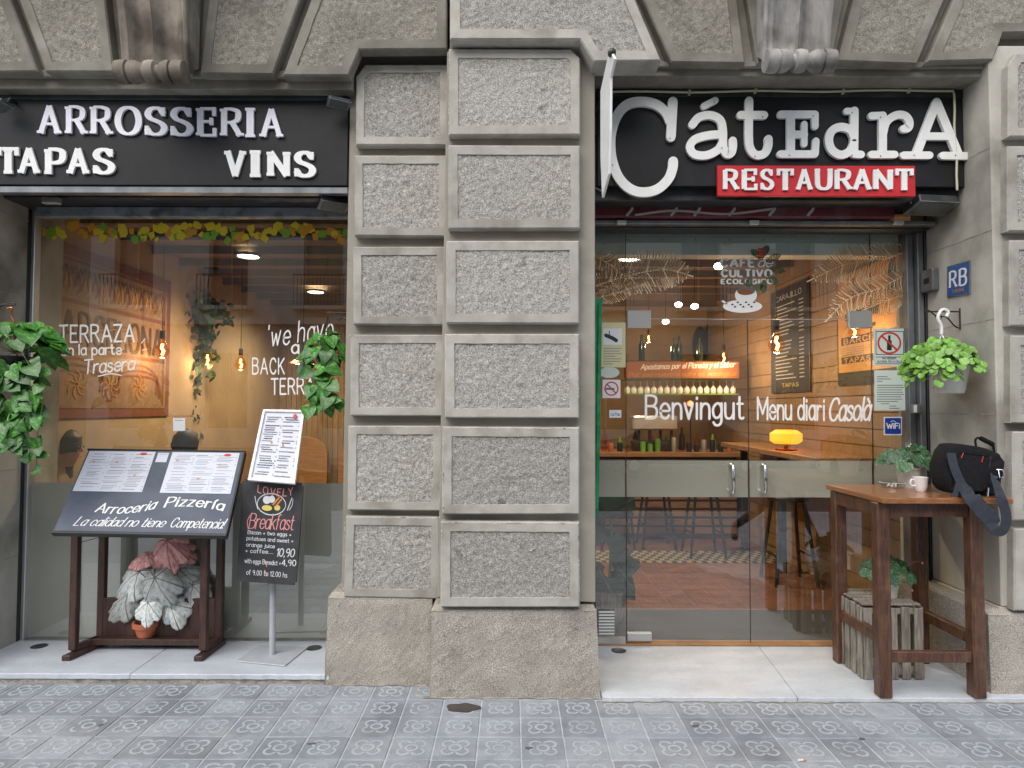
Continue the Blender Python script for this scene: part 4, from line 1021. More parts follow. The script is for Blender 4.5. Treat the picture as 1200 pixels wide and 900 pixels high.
# patch fittings
for (pa, pb, ya, yb_, i) in ((735, 763, 363.5, 384.5, 1), (994.5, 1022.5, 364.5, 384.5, 2), (735, 764, 741.5, 751.5, 1), (994.5, 1022.5, 741.5, 751.5, 2)):
    a = P(pa, ya, YD - .01); b = P(pb, yb_, YD - .01)
    MB().box(a.x, b.x, YD - .012, YD + .022, b.z, a.z).build('patch_fitting', po[i], 'steel', bevel=.003)
for px_, i in ((859.5, 1), (897, 2)):
    a = P(px_, 543, YD - .06); b = P(px_, 580, YD - .06); x = a.x; ys = YD - .058
    pts = [(x, YD, b.z + .012), (x, ys + .02, b.z + .012), (x, ys, b.z + .03), (x, ys, a.z - .03), (x, ys + .02, a.z - .012), (x, YD, a.z - .012)]
    MB().tube([(x, YD - .001, b.z + .015)] + [(x, YD - .045, b.z + .015), (x, ys, b.z + .03), (x, ys, a.z - .03), (x, YD - .045, a.z - .015), (x, YD - .001, a.z - .015)], .0125, 12).build('door_handle', po[i], 'chrome', smooth=True)
MB().box(xs_[0], xs_[4] + .05, YD - .03, YD + .06, .0225, .033).build('threshold', drs, 'interior_wood', bevel=.002)
MB().box(xs_[4] + .001, xs_[4] + .045, YD - .05, YD + .05, .023, zD1 + .02).build('frame_post', drs, 'grey_metal', bevel=.004)
MB().box(xs_[4] + .047, xs_[4] + .085, YD - .09, YD + .05, .023, zD1 + .02).build('frame_post', drs, 'grey_metal', bevel=.004)
MB().box(xs_[4] + .087, XJ - .002, YD - .10, YD + .05, .023, 3.0).build('frame_post', drs, 'black_metal', bevel=.004)
MB().box(xs_[0] - .05, xs_[0] - .002, YD - .06, YD + .05, .023, zD1 + .02).build('frame_post', drs, 'dark_metal', bevel=.004)
MB().box(xs_[0], xs_[4], YD - .02, YD + .03, zD1 + .001, zD1 + .05).build('head_rail', drs, 'grey_metal', bevel=.004)
# pale box behind the top of the glass
MB().box(xs_[0], xs_[4] - .01, YD + .03, YD + .16, P(900, 299, YD + .03).z, zD1).build('shutter_box', drs, 'green_grey_box', bevel=.003)
for k in range(9):
    p = P(735 + k * 40, 281 + 0 * k, YD + .028); MB().lathe([(.004, 0), (.004, .003)], (p.x, YD + .027, p.z), 8, 'y').build('rivet', drs, 'black_metal')
# vent grille at the foot of the left side pane
vg = thing('vent_grille', 'small white slatted vent grille at the foot of the left side pane', 'vent', P(711, 745, YD - .02))
a = P(700.5, 715, YD - .012); b = P(721, 744, YD - .012)
MB().box(a.x, b.x, YD - .012, YD - .004, b.z, a.z).build('frame', vg, 'grey_metal')
for k in range(8):
    z = b.z + (a.z - b.z) * (k + .5) / 8; MB().box(a.x + .006, b.x - .006, YD - .020, YD - .0125, z - .005, z + .004).build('slat', vg, 'letter_white')
MB().box(P(700, 745, YD - .02).x, P(733, 752, YD - .02).x, YD - .022, YD - .004, .023, P(711, 745.5, YD).z).build('base_plate', vg, 'steel')

mp = on_plane(YD - .0015)
vinyl(drs, 'Benvingut', mp, 757, 871, 490.5, 490.5, 27, wv=.13, wh=.10, track=.19)
vinyl(drs, 'Menu diari', mp, 888, 966, 491, 492, 25, wv=.14, wh=.10, track=.17)
vinyl(drs, 'Casolà', mp, 971, 1019, 493, 492, 26, wv=.15, wh=.09, track=.10, slant=.22)
vinyl(drs, 'CAFÉ', mp, 845, 884, 312.5, 312.5, 9.2, wv=.26, wh=.22, track=.30, cap='flat')
vinyl(drs, 'de', mp, 888, 904, 312.5, 312.5, 11, wv=.10, track=.14, slant=.25)
vinyl(drs, 'CULTIVO', mp, 846, 904, 324, 324, 7.8, wv=.28, wh=.24, track=.32, cap='flat')
vinyl(drs, 'ECOLOGICO', mp, 845.5, 905, 332.5, 332.5, 5.2, wv=.28, wh=.24, track=.34, cap='flat')
# cup and plant sticker
mb = MB(); mb.use('leaf_dark')
for (bx, by, ang) in ((893, 304, -2.3), (893, 302, -1.2), (898, 306, -.5), (902, 314, .3), (899, 322, .8), (895, 328, 1.6), (879, 342, -.6), (876, 340, -1.4)):
    L_ = 20
    for k in range(9):
        s_ = k / 9; x, y = bx + math.cos(ang) * L_ * s_, by + math.sin(ang) * L_ * s_ * .8; ll = 5 * math.sin(math.pi * (.15 + .85 * s_))
        for sd in (-1, 1):
            a2 = ang + sd * 1.0; stroke(mb, mp, [(x, y), (x + math.cos(a2) * ll, y + math.sin(a2) * ll)], 1.3, w=.0012, smooth=False, cap='flat')
mb.build('leaf_sprig', drs); mb = MB(); mb.use('red_print')
for k in range(14): disc(mb, mp, 889 + (k % 4) * 2.1, 292 + (k // 4) * 3.2, 1.3, 1.5, .0018, 6)
mb.build('berry_cluster', drs); mb = MB(); mb.use('vinyl_white'); disc(mb, mp, 870, 359, 23, 7.5, .002, 28); disc(mb, mp, 874, 346, 13, 10, .0024, 24); disc(mb, mp, 873, 352, 10, 9, .0028, 20)
stroke(mb, mp, [(851, 356), (847, 353)], 2.4, w=.002, smooth=False)
mb.use('ink'); disc(mb, mp, 874, 341, 10.5, 4.8, .0032, 20); mb.use('beam_orange'); disc(mb, mp, 873, 342.5, 8.5, 3.4, .0036, 16)
mb.use('dark_wood')
for k in range(9): disc(mb, mp, 858 + k * 3.2, 357 + 3 * math.sin(k * 2.1), 1.5, 1.0, .0032, 8)
mb.build('cup_sticker', drs, label='white coffee cup sticker')
# line-drawn palm leaves
def palm(mb, mapf, spine, wid, n, lw, lean=.5):
    sp = catmull(spine, 12); m = len(sp)
    stroke(mb, mapf, sp, lw * 1.3, smooth=False)
    for k in range(n):
        s_ = k / n; i = min(int(s_ * (m - 1)), m - 2); p = sp[i]; t = sp[i + 1] - sp[i]; t = t / (np.linalg.norm(t) + 1e-9); nn = np.array([-t[1], t[0]])
        ln = wid * (math.sin(math.pi * min(1, .12 + .92 * s_)) ** .7) * (1 + .15 * math.sin(k * 1.9))
        for sd in (-1, 1):
            q = p + (nn * sd * ln) + t * ln * lean; stroke(mb, mapf, [tuple(p), tuple((p + q) / 2 + t * ln * .06), tuple(q)], lw, w=.0012, smooth=False, cap='flat')
        
mb = MB(); palm(mb, mp, [(698, 335), (740, 322), (780, 316), (812, 324)], 23, 66, 1.25, .4); palm(mb, mp, [(699, 300), (725, 318), (742, 340)], 15, 40, .9)
palm(mb, mp, [(697, 350), (720, 344), (757, 333)], 10, 44, 1.0)
mb.build('palm_leaf_decal', drs, 'cream_film')
mb = MB(); palm(mb, mp, [(1062, 296), (1020, 305), (985, 312), (946, 330)], 20, 66, 1.2); palm(mb, mp, [(1061, 322), (1030, 338), (995, 350), (967, 377)], 16, 58, 1.2)
palm(mb, mp, [(1062, 345), (1040, 352), (1010, 364)], 14, 46, .9); mb.build('palm_leaf_decal', drs, 'cream_film')
# notices
def prohibit(mb, mapf, cx, cy, rx, ry, w, lw):
    mb.use('red_print'); pts = [(cx + rx * math.cos(a), cy + ry * math.sin(a)) for a in np.linspace(0, 2 * math.pi, 25)]
    stroke(mb, mapf, pts, lw, w=w, smooth=False); stroke(mb, mapf, [(cx - rx * .68, cy - ry * .68), (cx + rx * .68, cy + ry * .68)], lw, w=w + .0003, smooth=False)
def notice(name, lab, m_, q, w=.0018):
    t = thing(name, lab, 'sign' if 'sign' in name else 'notice', P((q[0] + q[2]) / 2, q[3], YD - .002)); mb = MB().use(m_); patch(mb, mp, *q, w, w0=.0003); return t, mb
t, mb = notice('no_alcohol_sign', 'white sign with bottle in a red crossed circle on the right pane', 'paper_green', (1023.5, 385, 1061.5, 429))
mb.use('black')
for q in ((1026, 388, 1059, 388.8), (1026, 415, 1059, 415.8), (1026, 388, 1026.8, 415.8), (1058.2, 388, 1059, 415.8), (1026, 418, 1059, 418.7), (1026, 426, 1059, 426.7)): patch(mb, mp, *q, .0022)
for q in ((1040.6, 393, 1043.4, 399), (1039.2, 399, 1044.8, 410.5)): patch(mb, mp, *q, .0022)
write(mb, 'NO BEBER', mp, 1034, 1050, 421, 421, 2, wv=.18, lift=.0022); write(mb, 'ALCOHOL EN LA CALLE', mp, 1028, 1057, 424.8, 424.8, 2.2, wv=.2, lift=.0022)
prohibit(mb, mp, 1042, 402, 13, 12, .0026, 2.2); mb.build('print', t)
t, mb = notice('letter_notice', 'pale typed letter taped on the right pane below the no alcohol sign', 'paper_green', (1024.5, 434, 1061.5, 481)); mb.use('ink')
for k in range(14):
    y = 441 + k * 2.7 + (2 if k > 2 else 0); x1 = (1040, 1044, 1034, 1058, 1059, 1057, 1058, 1059, 1056, 1057, 1052, 1032, 1050, 1054)[k]; patch(mb, mp, 1027.5 if k < 11 else 1042, y, x1, y + .9, .0022)
mb.build('print', t)
t, mb = notice('wifi_sign', 'small blue WiFi sticker on the right side pane', 'paper_white', (1035.6, 488.5, 1056.8, 510)); mb.use('blue_print'); patch(mb, mp, 1036.8, 489.8, 1055.7, 508.6, .0023)
mb.use('paint_white'); write(mb, 'WiFi', mp, 1039, 1054, 502, 502, 6, wv=.2, lift=.0027)
stroke(mb, mp, [(1043.5, 494.3), (1046.3, 493), (1049, 494.3)], .7, w=.0027); mb.build('print', t)
t, mb = notice('no_smoking_sign', 'small white no smoking sign on the left side pane', 'paper_white', (706, 445, 727, 466.5)); mb.use('ink')
patch(mb, mp, 710, 454.6, 720, 456.8, .0022); prohibit(mb, mp, 716.5, 455.5, 7.6, 7.6, .0026, 1.5); mb.build('print', t)
t, mb = notice('yellow_notice', 'pale yellow notice with small picture above the no smoking sign', 'paper_yellow', (704, 378, 733, 430.5)); mb.use('paper_white'); patch(mb, mp, 707, 385, 729, 404, .0022)
mb.use('dark_metal'); stroke(mb, mp, [(710, 393), (717, 396), (722, 399)], 4.4, w=.0026); stroke(mb, mp, [(714, 388), (714, 393)], 1, w=.0026, smooth=False); mb.use('ink_grey')
for k in range(7): patch(mb, mp, 707, 408 + k * 3, 707 + (21, 19, 22, 14, 21, 20, 11)[k], 409 + k * 3, .0022)
mb.build('print', t)
t = thing('round_sticker', 'pale oval sticker just above the no smoking sign', 'sticker', P(714, 443, YD - .002)); mb = MB().use('paper_green'); disc(mb, mp, 714, 436.5, 12, 6.5, .0012, 24); mb.build('print', t)
t, mb = notice('small_sticker', 'tiny white sticker with blue writing under the no smoking sign', 'paper_white', (714, 480.5, 728, 489.5)); mb.use('blue_print'); write(mb, 'La Pau', mp, 716, 726, 487, 487, 3.4, wv=.16, lift=.0022); mb.build('print', t)
# two metal doorway plates behind the fittings are the closers: socket box on the post
t = thing('switch_box', 'small white switch box on the steel post right of the wifi sticker', 'switch', P(1073, 479, YD - .09)); c = P(1073, 479, YD - .095)
MB().box(c.x - .03, c.x + .022, YD - .115, YD - .091, c.z - .03, c.z + .03).build('housing', t, 'grey_metal', bevel=.003)
MB().box(c.x - .025, c.x - .004, YD - .118, YD - .1152, c.z - .024, c.z + .024).build('switch', t, 'letter_white', bevel=.001)

# green board standing against the pillar
gb = thing('green_board', 'tall narrow green painted board edge-on beside the glass doors', 'board', P(700, 605, 3.95))
a = P(696, 350, 4.0); b = P(705.5, 606, 4.0); xo = P(693.5, 606, 4.0).x
MB().prism([(xo, 4.0, b.z), (P(701.5, 606, 4).x, 4.0, b.z), (P(706, 349, 4).x, 4.0, a.z), (P(696.5, 349, 4).x, 4.0, a.z)], (0, .03, 0)).build('panel', gb, 'green_paint', bevel=.003)
MB().prism([(xo + .018, 3.985, b.z + .05), (xo + .032, 3.985, b.z + .05), (P(704, 360, 4).x, 3.985, a.z - .03), (P(701, 360, 4).x, 3.985, a.z - .03)], (0, .0145, 0)).build('batten', gb, 'green_paint', bevel=.003)

# ================================================================== right reveal: plaque, bell, bracket
XR = XJ - .004
rbp = thing('plaque', 'blue plaque with white letters RB on the right stone reveal', 'plaque', PXp(1124, 347, XR))
ms = on_quad(PXp(1111, 312.5, XR), PXp(1137.5, 305, XR), PXp(1137.5, 344, XR), PXp(1111, 349, XR))
def ms_(u, v, w):
    p = (lambda a: a)(ms(u, v, 0)); return Vector((XR - w, p.y, p.z))
mb = MB().use('grey_metal'); patch(mb, ms_, 0, 0, 1, 1, .006, w0=-.003); mb.use('plaque_blue'); patch(mb, ms_, .03, .03, .97, .97, .0066)
mb.use('paint_white'); write(mb, 'RB', ms_, .14, .86, .70, .70, .50, wv=.19, wh=.10, serif=.11, cap='flat', track=.32, lift=.0072, eps=.0001)
mb.use('gold_print'); write(mb, 'TURISME', ms_, .24, .78, .88, .88, .09, wv=.2, track=.3, lift=.0072); mb.build('plate', rbp)
bl = thing('bell_box', 'small grey intercom box on the right reveal left of the blue plaque', 'intercom', PXp(1093, 341, XR))
a = PXp(1086, 317, XR); b = PXp(1101, 340, XR)
MB().box(XR - .045, XR, b.y, a.y, b.z, PXp(1093, 316, XR).z).build('housing', bl, 'grey_metal', bevel=.01, seg=2)
MB().box(XR - .047, XR - .0455, b.y + .03, a.y - .04, b.z + .05, b.z + .085).build('button', bl, 'black')

# ================================================================== PLANTS
def leaf_mesh(name, kind, mats_, n=8, fold=.18, droop=.25):
    """leaf along +Y from the stalk at the origin, unit length, facing +Z"""
    vs = []; fs = []
    prof = {'heart': [(.0, -.02), (.34, -.12), (.50, .10), (.50, .32), (.40, .55), (.24, .78), (.09, .93), (0, 1.02)],
            'round': [(.0, .0), (.30, .02), (.47, .22), (.51, .48), (.44, .74), (.26, .93), (.1, .99), (0, 1.0)],
            'oval': [(.0, .0), (.22, .05), (.36, .25), (.40, .47), (.34, .68), (.21, .86), (.09, .97), (0, 1.0)],
            'scallop': [(0, .0), (.28, -.10), (.46, .02), (.44, .14), (.53, .3), (.47, .42), (.48, .6), (.36, .68), (.30, .84), (.14, .88), (0, 1.0)]}[kind]
    m = len(prof)
    for x, y in prof: vs.append((0, y if y >= 0 else 0, -droop * y * y))
    for sd in (-1, 1):
        for x, y in prof: vs.append((sd * x, y, fold * x - droop * y * y + .03 * math.sin(y * 9)))
    for s_ in (0, 1):
        b = m * (1 + s_)
        for i in range(m - 1):
            q = (i, b + i, b + i + 1, i + 1); fs.append(q if s_ == 0 else q[::-1])
    me = bpy.data.meshes.new(name); me.from_pydata(vs, [], fs)
    for q in mats_: me.materials.append(M[q])
    me.polygons.foreach_set('use_smooth', [True] * len(me.polygons)); me.update(); return me
LP = [leaf_mesh('pothos_leaf', 'heart', ['leaf_pothos'], fold=f, droop=d) for f, d in ((.15, .25), (.3, .1), (.05, .4))]
LR = [leaf_mesh('round_leaf', 'round', ['leaf_fresh'], fold=f, droop=d) for f, d in ((.1, .2), (.25, .1))]
LC = [leaf_mesh('cyclamen_leaf', 'scallop', ['leaf_dark'], fold=f, droop=d) for f, d in ((.1, .2), (.2, .35))]
def leaf_mtx(p, face, tipdir, s):
    """leaf with its stalk at p, upper side towards face, tip towards tipdir"""
    z = Vector(face).normalized(); y = Vector(tipdir); y = (y - z * y.dot(z)).normalized(); x = y.cross(z)
    m = Matrix((x, y, z)).transposed().to_4x4(); return Matrix.Translation(p) @ m @ Matrix.Scale(s, 4)
def iron_bracket(lab, p0, p1, grp='wall brackets for the hanging plants', scroll=True):
    """p0 at the wall, p1 the free end"""
    p0, p1 = Vector(p0), Vector(p1); t = thing('plant_bracket', lab, 'bracket', p0, grp); d = p1 - p0; L_ = d.length; d.normalize()
    MB().tube([p0, p1], .005, 6).build('arm', t, 'iron')
    MB().tube([p0 + Vector((0, 0, .02)), p0 + Vector((0, 0, -.11))], .006, 6).build('back_plate', t, 'iron')
    pts = [p0 + d * (L_ * k / 12) + Vector((0, 0, -.10 * (1 - k / 12) ** 1.6 - .012 * math.sin(k))) for k in range(13)]
    MB().tube(pts, .004, 6).build('brace', t, 'iron', smooth=True)
    if scroll:
        c = p0 + d * L_ * .6 + Vector((0, 0, -.035)); sp = [c + d * (.022 - .0012 * k) * math.cos(k * .6) + Vector((0, 0, (.022 - .0012 * k) * math.sin(k * .6))) for k in range(16)]
        MB().tube(sp, .003, 6).build('scroll', t, 'iron', smooth=True)
    return t
# -- right hanging pot with fresh round leaves
pc = P(1107, 440, 3.80)
iron_bracket('black iron bracket on the right reveal holding the bright green plant', (XJ, PXp(1125, 362, XJ).y, P(1108, 361, 3.8).z), (pc.x - .02, PXp(1125, 362, XJ).y, P(1108, 361, 3.8).z), scroll=True)
hp = thing('hanging_plant', 'bright green round-leaved plant in a white hanging pot on the right wall', 'hanging plant', pc, 'hanging plants beside the windows')
zt_ = P(1107, 428, 3.8).z; zb_ = P(1107, 461, 3.8).z
MB().lathe([(.0, zb_), (.068, zb_), (.075, zb_ + .02), (.098, zt_ - .015), (.104, zt_ - .015), (.104, zt_), (.092, zt_), (.088, zt_ - .02), (0, zt_ - .02)], (pc.x + .03, pc.y, 0), 24).build('pot', hp, 'pot_white', smooth=True)
hk = P(1101, 385, 3.8); 
hkp = [P(1110, 372, 3.8), P(1111, 365, 3.8), P(1104, 363, 3.8), P(1099, 372, 3.8), P(1102, 384, 3.8), P(1103, 392, 3.8)]
MB().tube([Vector(q) for q in (lambda a: [Vector((P(x, y, 3.8))) for x, y in catmull([(1109, 371), (1111, 365), (1104, 363), (1099, 372), (1103, 382), (1103, 392)], 4)])(0)], .009, 8).build('hook', hp, 'letter_white', smooth=True)
for dx, dy in ((-.09, 0), (.09, .02), (0, -.08)):
    MB().tube([P(1103, 391, 3.8), Vector((pc.x + .03 + dx, pc.y + dy, zt_))], .0028, 5).build('hanger_strand', hp, 'letter_white')
r = random.Random(5)
def spray(parent, centre, n, rad, meshes, smin, smax, drop, wall=None, name='leaf', ctr_hi=.6, camdir=Vector((-.5, -1, .25)), stems=None, upb=.5, squash=1.0):
    lst = []
    for k in range(n):
        a = r.uniform(0, 2 * math.pi); rr = math.sqrt(r.random()) * rad; 
        p = centre + Vector((rr * math.cos(a), rr * math.sin(a) * squash, 0))
        p.z += (1 - (rr / rad) ** 2) * ctr_hi * rad - drop * (rr / rad) ** 2 * r.random() + r.uniform(-.015, .015)
        if wall is not None and p.x > wall: p.x = wall - r.uniform(0, .04)
        outd = Vector((math.cos(a), math.sin(a) * squash, -.2 - .5 * r.random()))
        face = (outd * .4 + camdir * .5 + Vector((r.uniform(-.4, .4), r.uniform(-.3, .3), upb + r.uniform(0, .4))))
        lst.append(leafobj(name, r.choice(meshes), leaf_mtx(p, face, outd + Vector((r.uniform(-.4, .4), r.uniform(-.4, .4), r.uniform(-.4, .1))), r.uniform(smin, smax)), parent))
        if stems is not None: stems.tube([centre + Vector((0, 0, -.03)), (centre + p) / 2 + Vector((0, 0, .02)), p], .0016, 4, False)
    return lst
smb = MB()
spray(hp, Vector((pc.x - .035, pc.y - .02, zt_ + .035)), 300, .185, LR, .026, .046, .09, wall=XJ - .02, name='round_leaf', stems=smb)
spray(hp, Vector((pc.x - .10, pc.y - .06, zt_ - .01)), 110, .13, LR, .024, .042, .13, wall=XJ - .02, name='round_leaf', stems=smb)
smb.build('stems', hp, 'stem', kind='stuff')
# -- left trailing pothos (wall side) and right one
def vine(parent, pts, n, smin, smax, stems, gap=.0):
    pts = [Vector(q) for q in pts]; q = [Vector(v) for v in [tuple(a) for a in catmull([tuple(p) for p in pts], 6)]]
    stems.tube(q, .0028, 5, False)
    for k in range(n):
        i = min(len(q) - 2, int((k + r.random()) / n * (len(q) - 1))); p = q[i] + Vector((r.uniform(-.035, .035), r.uniform(-.04, .01), r.uniform(-.02, .02)))
        stems.tube([q[i], p], .0015, 4, False)
        leafobj('pothos_leaf', r.choice(LP), leaf_mtx(p, Vector((r.uniform(-.5, .5), -1, r.uniform(.1, .9))), Vector((r.uniform(-1, 1), r.uniform(-.4, .1), r.uniform(-1.2, .0))), r.uniform(smin, smax)), parent)
YP = 3.75
cpl = P(22, 425, YP)
iron_bracket('black iron bracket at the far left holding the trailing vine', (P(-60, 357, YP).x, YP, P(0, 357, YP).z), P(18, 357, YP), scroll=False)
pv = thing('hanging_plant', 'lush trailing green vine spilling down at the far left edge', 'hanging plant', cpl, 'hanging plants beside the windows')
zt_ = P(22, 418, YP).z
MB().lathe([(0, zt_ - .17), (.075, zt_ - .17), (.11, zt_ - .01), (.115, zt_), (.10, zt_), (.09, zt_ - .03), (0, zt_ - .03)], (P(10, 425, YP).x, YP, 0), 20).build('pot', pv, 'pot_black', smooth=True)
MB().tube([P(x, y, YP) for x, y in catmull([(8, 362), (14, 361), (13, 369), (17, 380), (17, 392), (20, 418)], 3)], .006, 6).build('hanger', pv, 'copper', smooth=True)
smb = MB()
spray(pv, P(18, 408, YP), 44, .25, LP, .07, .13, .14, name='pothos_leaf', stems=smb, camdir=Vector((.2, -1, .2)), squash=.55)
spray(pv, P(2, 440, YP - .05), 20, .2, LP, .06, .11, .25, name='pothos_leaf', stems=smb, camdir=Vector((.2, -1, .2)), squash=.5)
vine(pv, [P(20, 430, YP - .08), P(22, 470, YP - .1), P(18, 500, YP - .1), P(26, 536, YP - .1)], 30, .055, .085, smb)
vine(pv, [P(0, 430, YP - .08), P(-6, 460, YP - .1), P(6, 490, YP - .1), P(8, 515, YP - .1)], 24, .06, .10, smb)
vine(pv, [P(40, 420, YP - .06), P(50, 462, YP - .08), P(44, 510, YP - .08), P(43, 553, YP - .08)], 17, .05, .075, smb)
vine(pv, [P(22, 430, YP - .08), P(28, 480, YP - .1), P(36, 520, YP - .1)], 12, .055, .08, smb)
smb.build('stems', pv, 'stem', kind='stuff')
Y2 = 3.97; c2 = P(386, 425, Y2)
iron_bracket('scrolled black bracket on the left side of the middle pillar', P(418, 367, Y2), P(383, 367, Y2), scroll=True)
pv2 = thing('hanging_plant', 'trailing heart-leaved vine in a dark pot beside the middle pillar', 'hanging plant', c2, 'hanging plants beside the windows')
zt_ = P(386, 418, Y2).z; zb2 = P(386, 440, Y2).z
MB().lathe([(0, zb2), (.055, zb2), (.072, zt_ - .02), (.08, zt_ - .02), (.08, zt_), (.066, zt_), (0, zt_ - .02)], (c2.x, Y2, 0), 22).build('pot', pv2, 'pot_green', smooth=True)
for dx in (-.06, .06, 0): MB().tube([P(384, 370, Y2), Vector((c2.x + dx, Y2 - (.06 if dx == 0 else 0), zt_))], .002, 4).build('hanger_strand', pv2, 'iron')
smb = MB()
spray(pv2, P(383, 410, Y2), 24, .105, LP, .06, .105, .12, name='pothos_leaf', stems=smb, camdir=Vector((.2, -1, .2)), ctr_hi=1.0)
vine(pv2, [P(376, 415, Y2 - .05), P(366, 440, Y2 - .09), P(372, 465, Y2 - .09), P(356, 482, Y2 - .09)], 11, .06, .10, smb)
vine(pv2, [P(388, 420, Y2 - .07), P(384, 450, Y2 - .09), P(392, 475, Y2 - .09)], 9, .06, .10, smb)
vine(pv2, [P(380, 440, Y2 - .07), P(376, 460, Y2 - .09), P(384, 486, Y2 - .09)], 8, .05, .085, smb)
smb.build('stems', pv2, 'stem', kind='stuff')

# -- begonia with veined silver and pink leaves
def begonia_mesh(pink, seed):
    r_ = random.Random(seed); NR, NA = 16, 128; vs = [(0, 0, 0)]; vein = [1.0]; lob = 7; j1, j2 = r_.uniform(0, 6), r_.uniform(0, 6); ph = r_.uniform(-.25, .25)
    for i in range(1, NR + 1):
        for k in range(NA):
            a = (k / NA - .5) * 2 * math.pi * .965; t = i / NR
            R_ = (.34 + .68 * ((1 + math.cos(a)) / 2) ** 1.1) * (1 + .24 * abs(math.cos(a * lob / 2)) ** .8 - .12 + .045 * abs(math.sin(a * 16)) + .05 * math.sin(a * 2 + j1))
            ab = a + .10 * t * math.sin(a * 3 + j2); x = math.sin(ab) * R_ * t * .86; y = math.cos(ab) * R_ * t * 1.08
            z = -.45 * t ** 2.3 * (1 + .25 * math.sin(a + j1)) + .012 * math.cos(a * lob) * t + .022 * math.sin(x * 17 + j1) * math.sin(y * 15 + j2)
            vs.append((x, y + .0, z))
            av = abs(((a * lob / (2 * math.pi) + .5) % 1) - .5) * 2 * math.pi / lob * t * R_      # distance to the nearest main rib
            v1 = min(1, 1.7 * max(0, 1 - av / (.024 - .012 * t)))
            br = abs(math.sin((t * 5 - abs(((a * lob / (2 * math.pi) + .5) % 1) - .5) * 5) * math.pi)); v2 = max(0, 1 - br / .20) * .75
            vein.append(max(v1, v2, .55 if t > .97 else 0))
    fs = [(0, 1 + k, 1 + k + 1) for k in range(NA - 1)]
    for i in range(NR - 1):
        for k in range(NA - 1):
            a = 1 + i * NA + k; fs.append((a, a + NA, a + NA + 1, a + 1))
    me = bpy.data.meshes.new('begonia_leaf'); me.from_pydata(vs, [], fs)
    at = me.attributes.new('vein', 'FLOAT', 'POINT'); at.data.foreach_set('value', vein)
    me.materials.append(M['begonia_pink' if pink else 'begonia_silver']); me.polygons.foreach_set('use_smooth', [True] * len(me.polygons)); me.update(); return me
for nm, ca, cb, cv in (('begonia_silver', (.52, .56, .50), (.74, .75, .76), (.05, .065, .05)), ('begonia_pink', (.74, .30, .30), (.84, .52, .44), (.26, .05, .07))):
    m = mat(nm, ca, cb, rough=.6, scale=5, objvar=.3, coords='obj', bump=.3, bscale=40)
    t = m.node_tree; b = t.nodes['Principled BSDF']; lk = b.inputs['Base Color'].links[0].from_socket
    at = node(t, 'ShaderNodeAttribute', attribute_name='vein'); mx = node(t, 'ShaderNodeMix', data_type='RGBA'); mx.inputs[7].default_value = (*cv, 1)
    t.links.new(at.outputs['Fac'], mx.inputs['Factor']); t.links.new(lk, mx.inputs[6]); t.links.new(mx.outputs[2], b.inputs['Base Color'])
# ================================================================== MENU LECTERN (left)
Yb_, Yt_ = 3.76, 4.17
tl, tr, br, blq = P(103.5, 527, Yt_), P(286, 529.5, Yt_), P(264, 627, Yb_), P(61.5, 623.5, Yb_)
lec = thing('menu_stand', 'sloping slate menu board on dark wooden legs with two menus behind glass', 'menu stand', (-2.1, 3.95, .056))
mq = on_quad(tl, tr, br, blq)
mb = MB(); patch(mb, mq, 0, 0, 1, 1, 0, w0=-.028); mb.build('board', lec, 'slate_board', bevel=.003)
mb = MB(); patch(mb, mq, -.006, .985, 1.006, 1.012, .004, w0=-.032); patch(mb, mq, -.006, -.012, 1.006, .0, .003, w0=-.03); patch(mb, mq, 1.0, -.01, 1.008, .985, .003, w0=-.03); mb.build('edge_strip', lec, 'black_metal')
def menu_sheet(par, mapf, u0, v0, u1, v1, w, cols, seed, rows=26, lf=.0004):
    r_ = random.Random(seed); mb = MB().use('paper'); patch(mb, mapf, u0, v0, u1, v1, w, w0=w - .0012)
    for c_ in range(cols):
        a = u0 + (u1 - u0) * (.05 + c_ * .95 / cols); b = a + (u1 - u0) * .9 / cols
        v = v0 + (v1 - v0) * .07
        while v < v1 - (v1 - v0) * .05:
            hh = (v1 - v0) * .0125
            mb.use('ink' if r_.random() < .22 else 'ink_grey'); x0 = a + r_.uniform(0, .15) * (b - a); x1 = b - r_.uniform(.05, .45) * (b - a)
            patch(mb, mapf, x0, v, x1, v + hh, w + lf)
            if r_.random() < .6: patch(mb, mapf, b - .06 * (b - a), v, b, v + hh, w + lf)
            v += (v1 - v0) / rows * r_.choice((1, 1, 1, 1.9))
        if r_.random() < .9:
            mb.use('orange_print'); disc(mb, mapf, a + r_.uniform(.2, .6) * (b - a), v0 + r_.uniform(.15, .7) * (v1 - v0), (u1 - u0) * .022, (v1 - v0) * .018, w + lf * 2, 10)
    mb.use('red_print'); disc(mb, mapf, u0 + (u1 - u0) * .83, v0 + (v1 - v0) * .06, (u1 - u0) * .055, (v1 - v0) * .035, w + lf * 2, 16)
    return mb.build('menu_sheet', par)
# sheets follow the board: left (94..180,527..579), right (189..285)
menu_sheet(lec, mq, .014, .02, .437, .53, .0025, 3, 1); menu_sheet(lec, mq, .545, .02, .975, .535, .0025, 3, 2)
mb = MB().use('paper'); patch(mb, mq, .455, .03, .525, .155, .0025); mb.use('ink_grey'); patch(mb, mq, .465, .045, .515, .052, .003); mb.build('menu_sheet', lec, label='small white card between the two menus')
mb = MB().use('paint_white')
write(mb, 'Arroceria', mq, .20, .54, .765, .72, .105, wv=.15, wh=.09, track=.17, lift=.001, slant=.25, arc=-.35)
write(mb, 'Pizzería', mq, .60, .95, .70, .73, .11, wv=.15, wh=.09, track=.2, lift=.001, slant=.12, arc=.25); mb.build('lettering', lec)
mb = MB().use('paint_white')
write(mb, 'La calidad no tiene', mq, .105, .625, .925, .925, .098, wv=.11, wh=.06, track=.12, lift=.001, slant=.45)
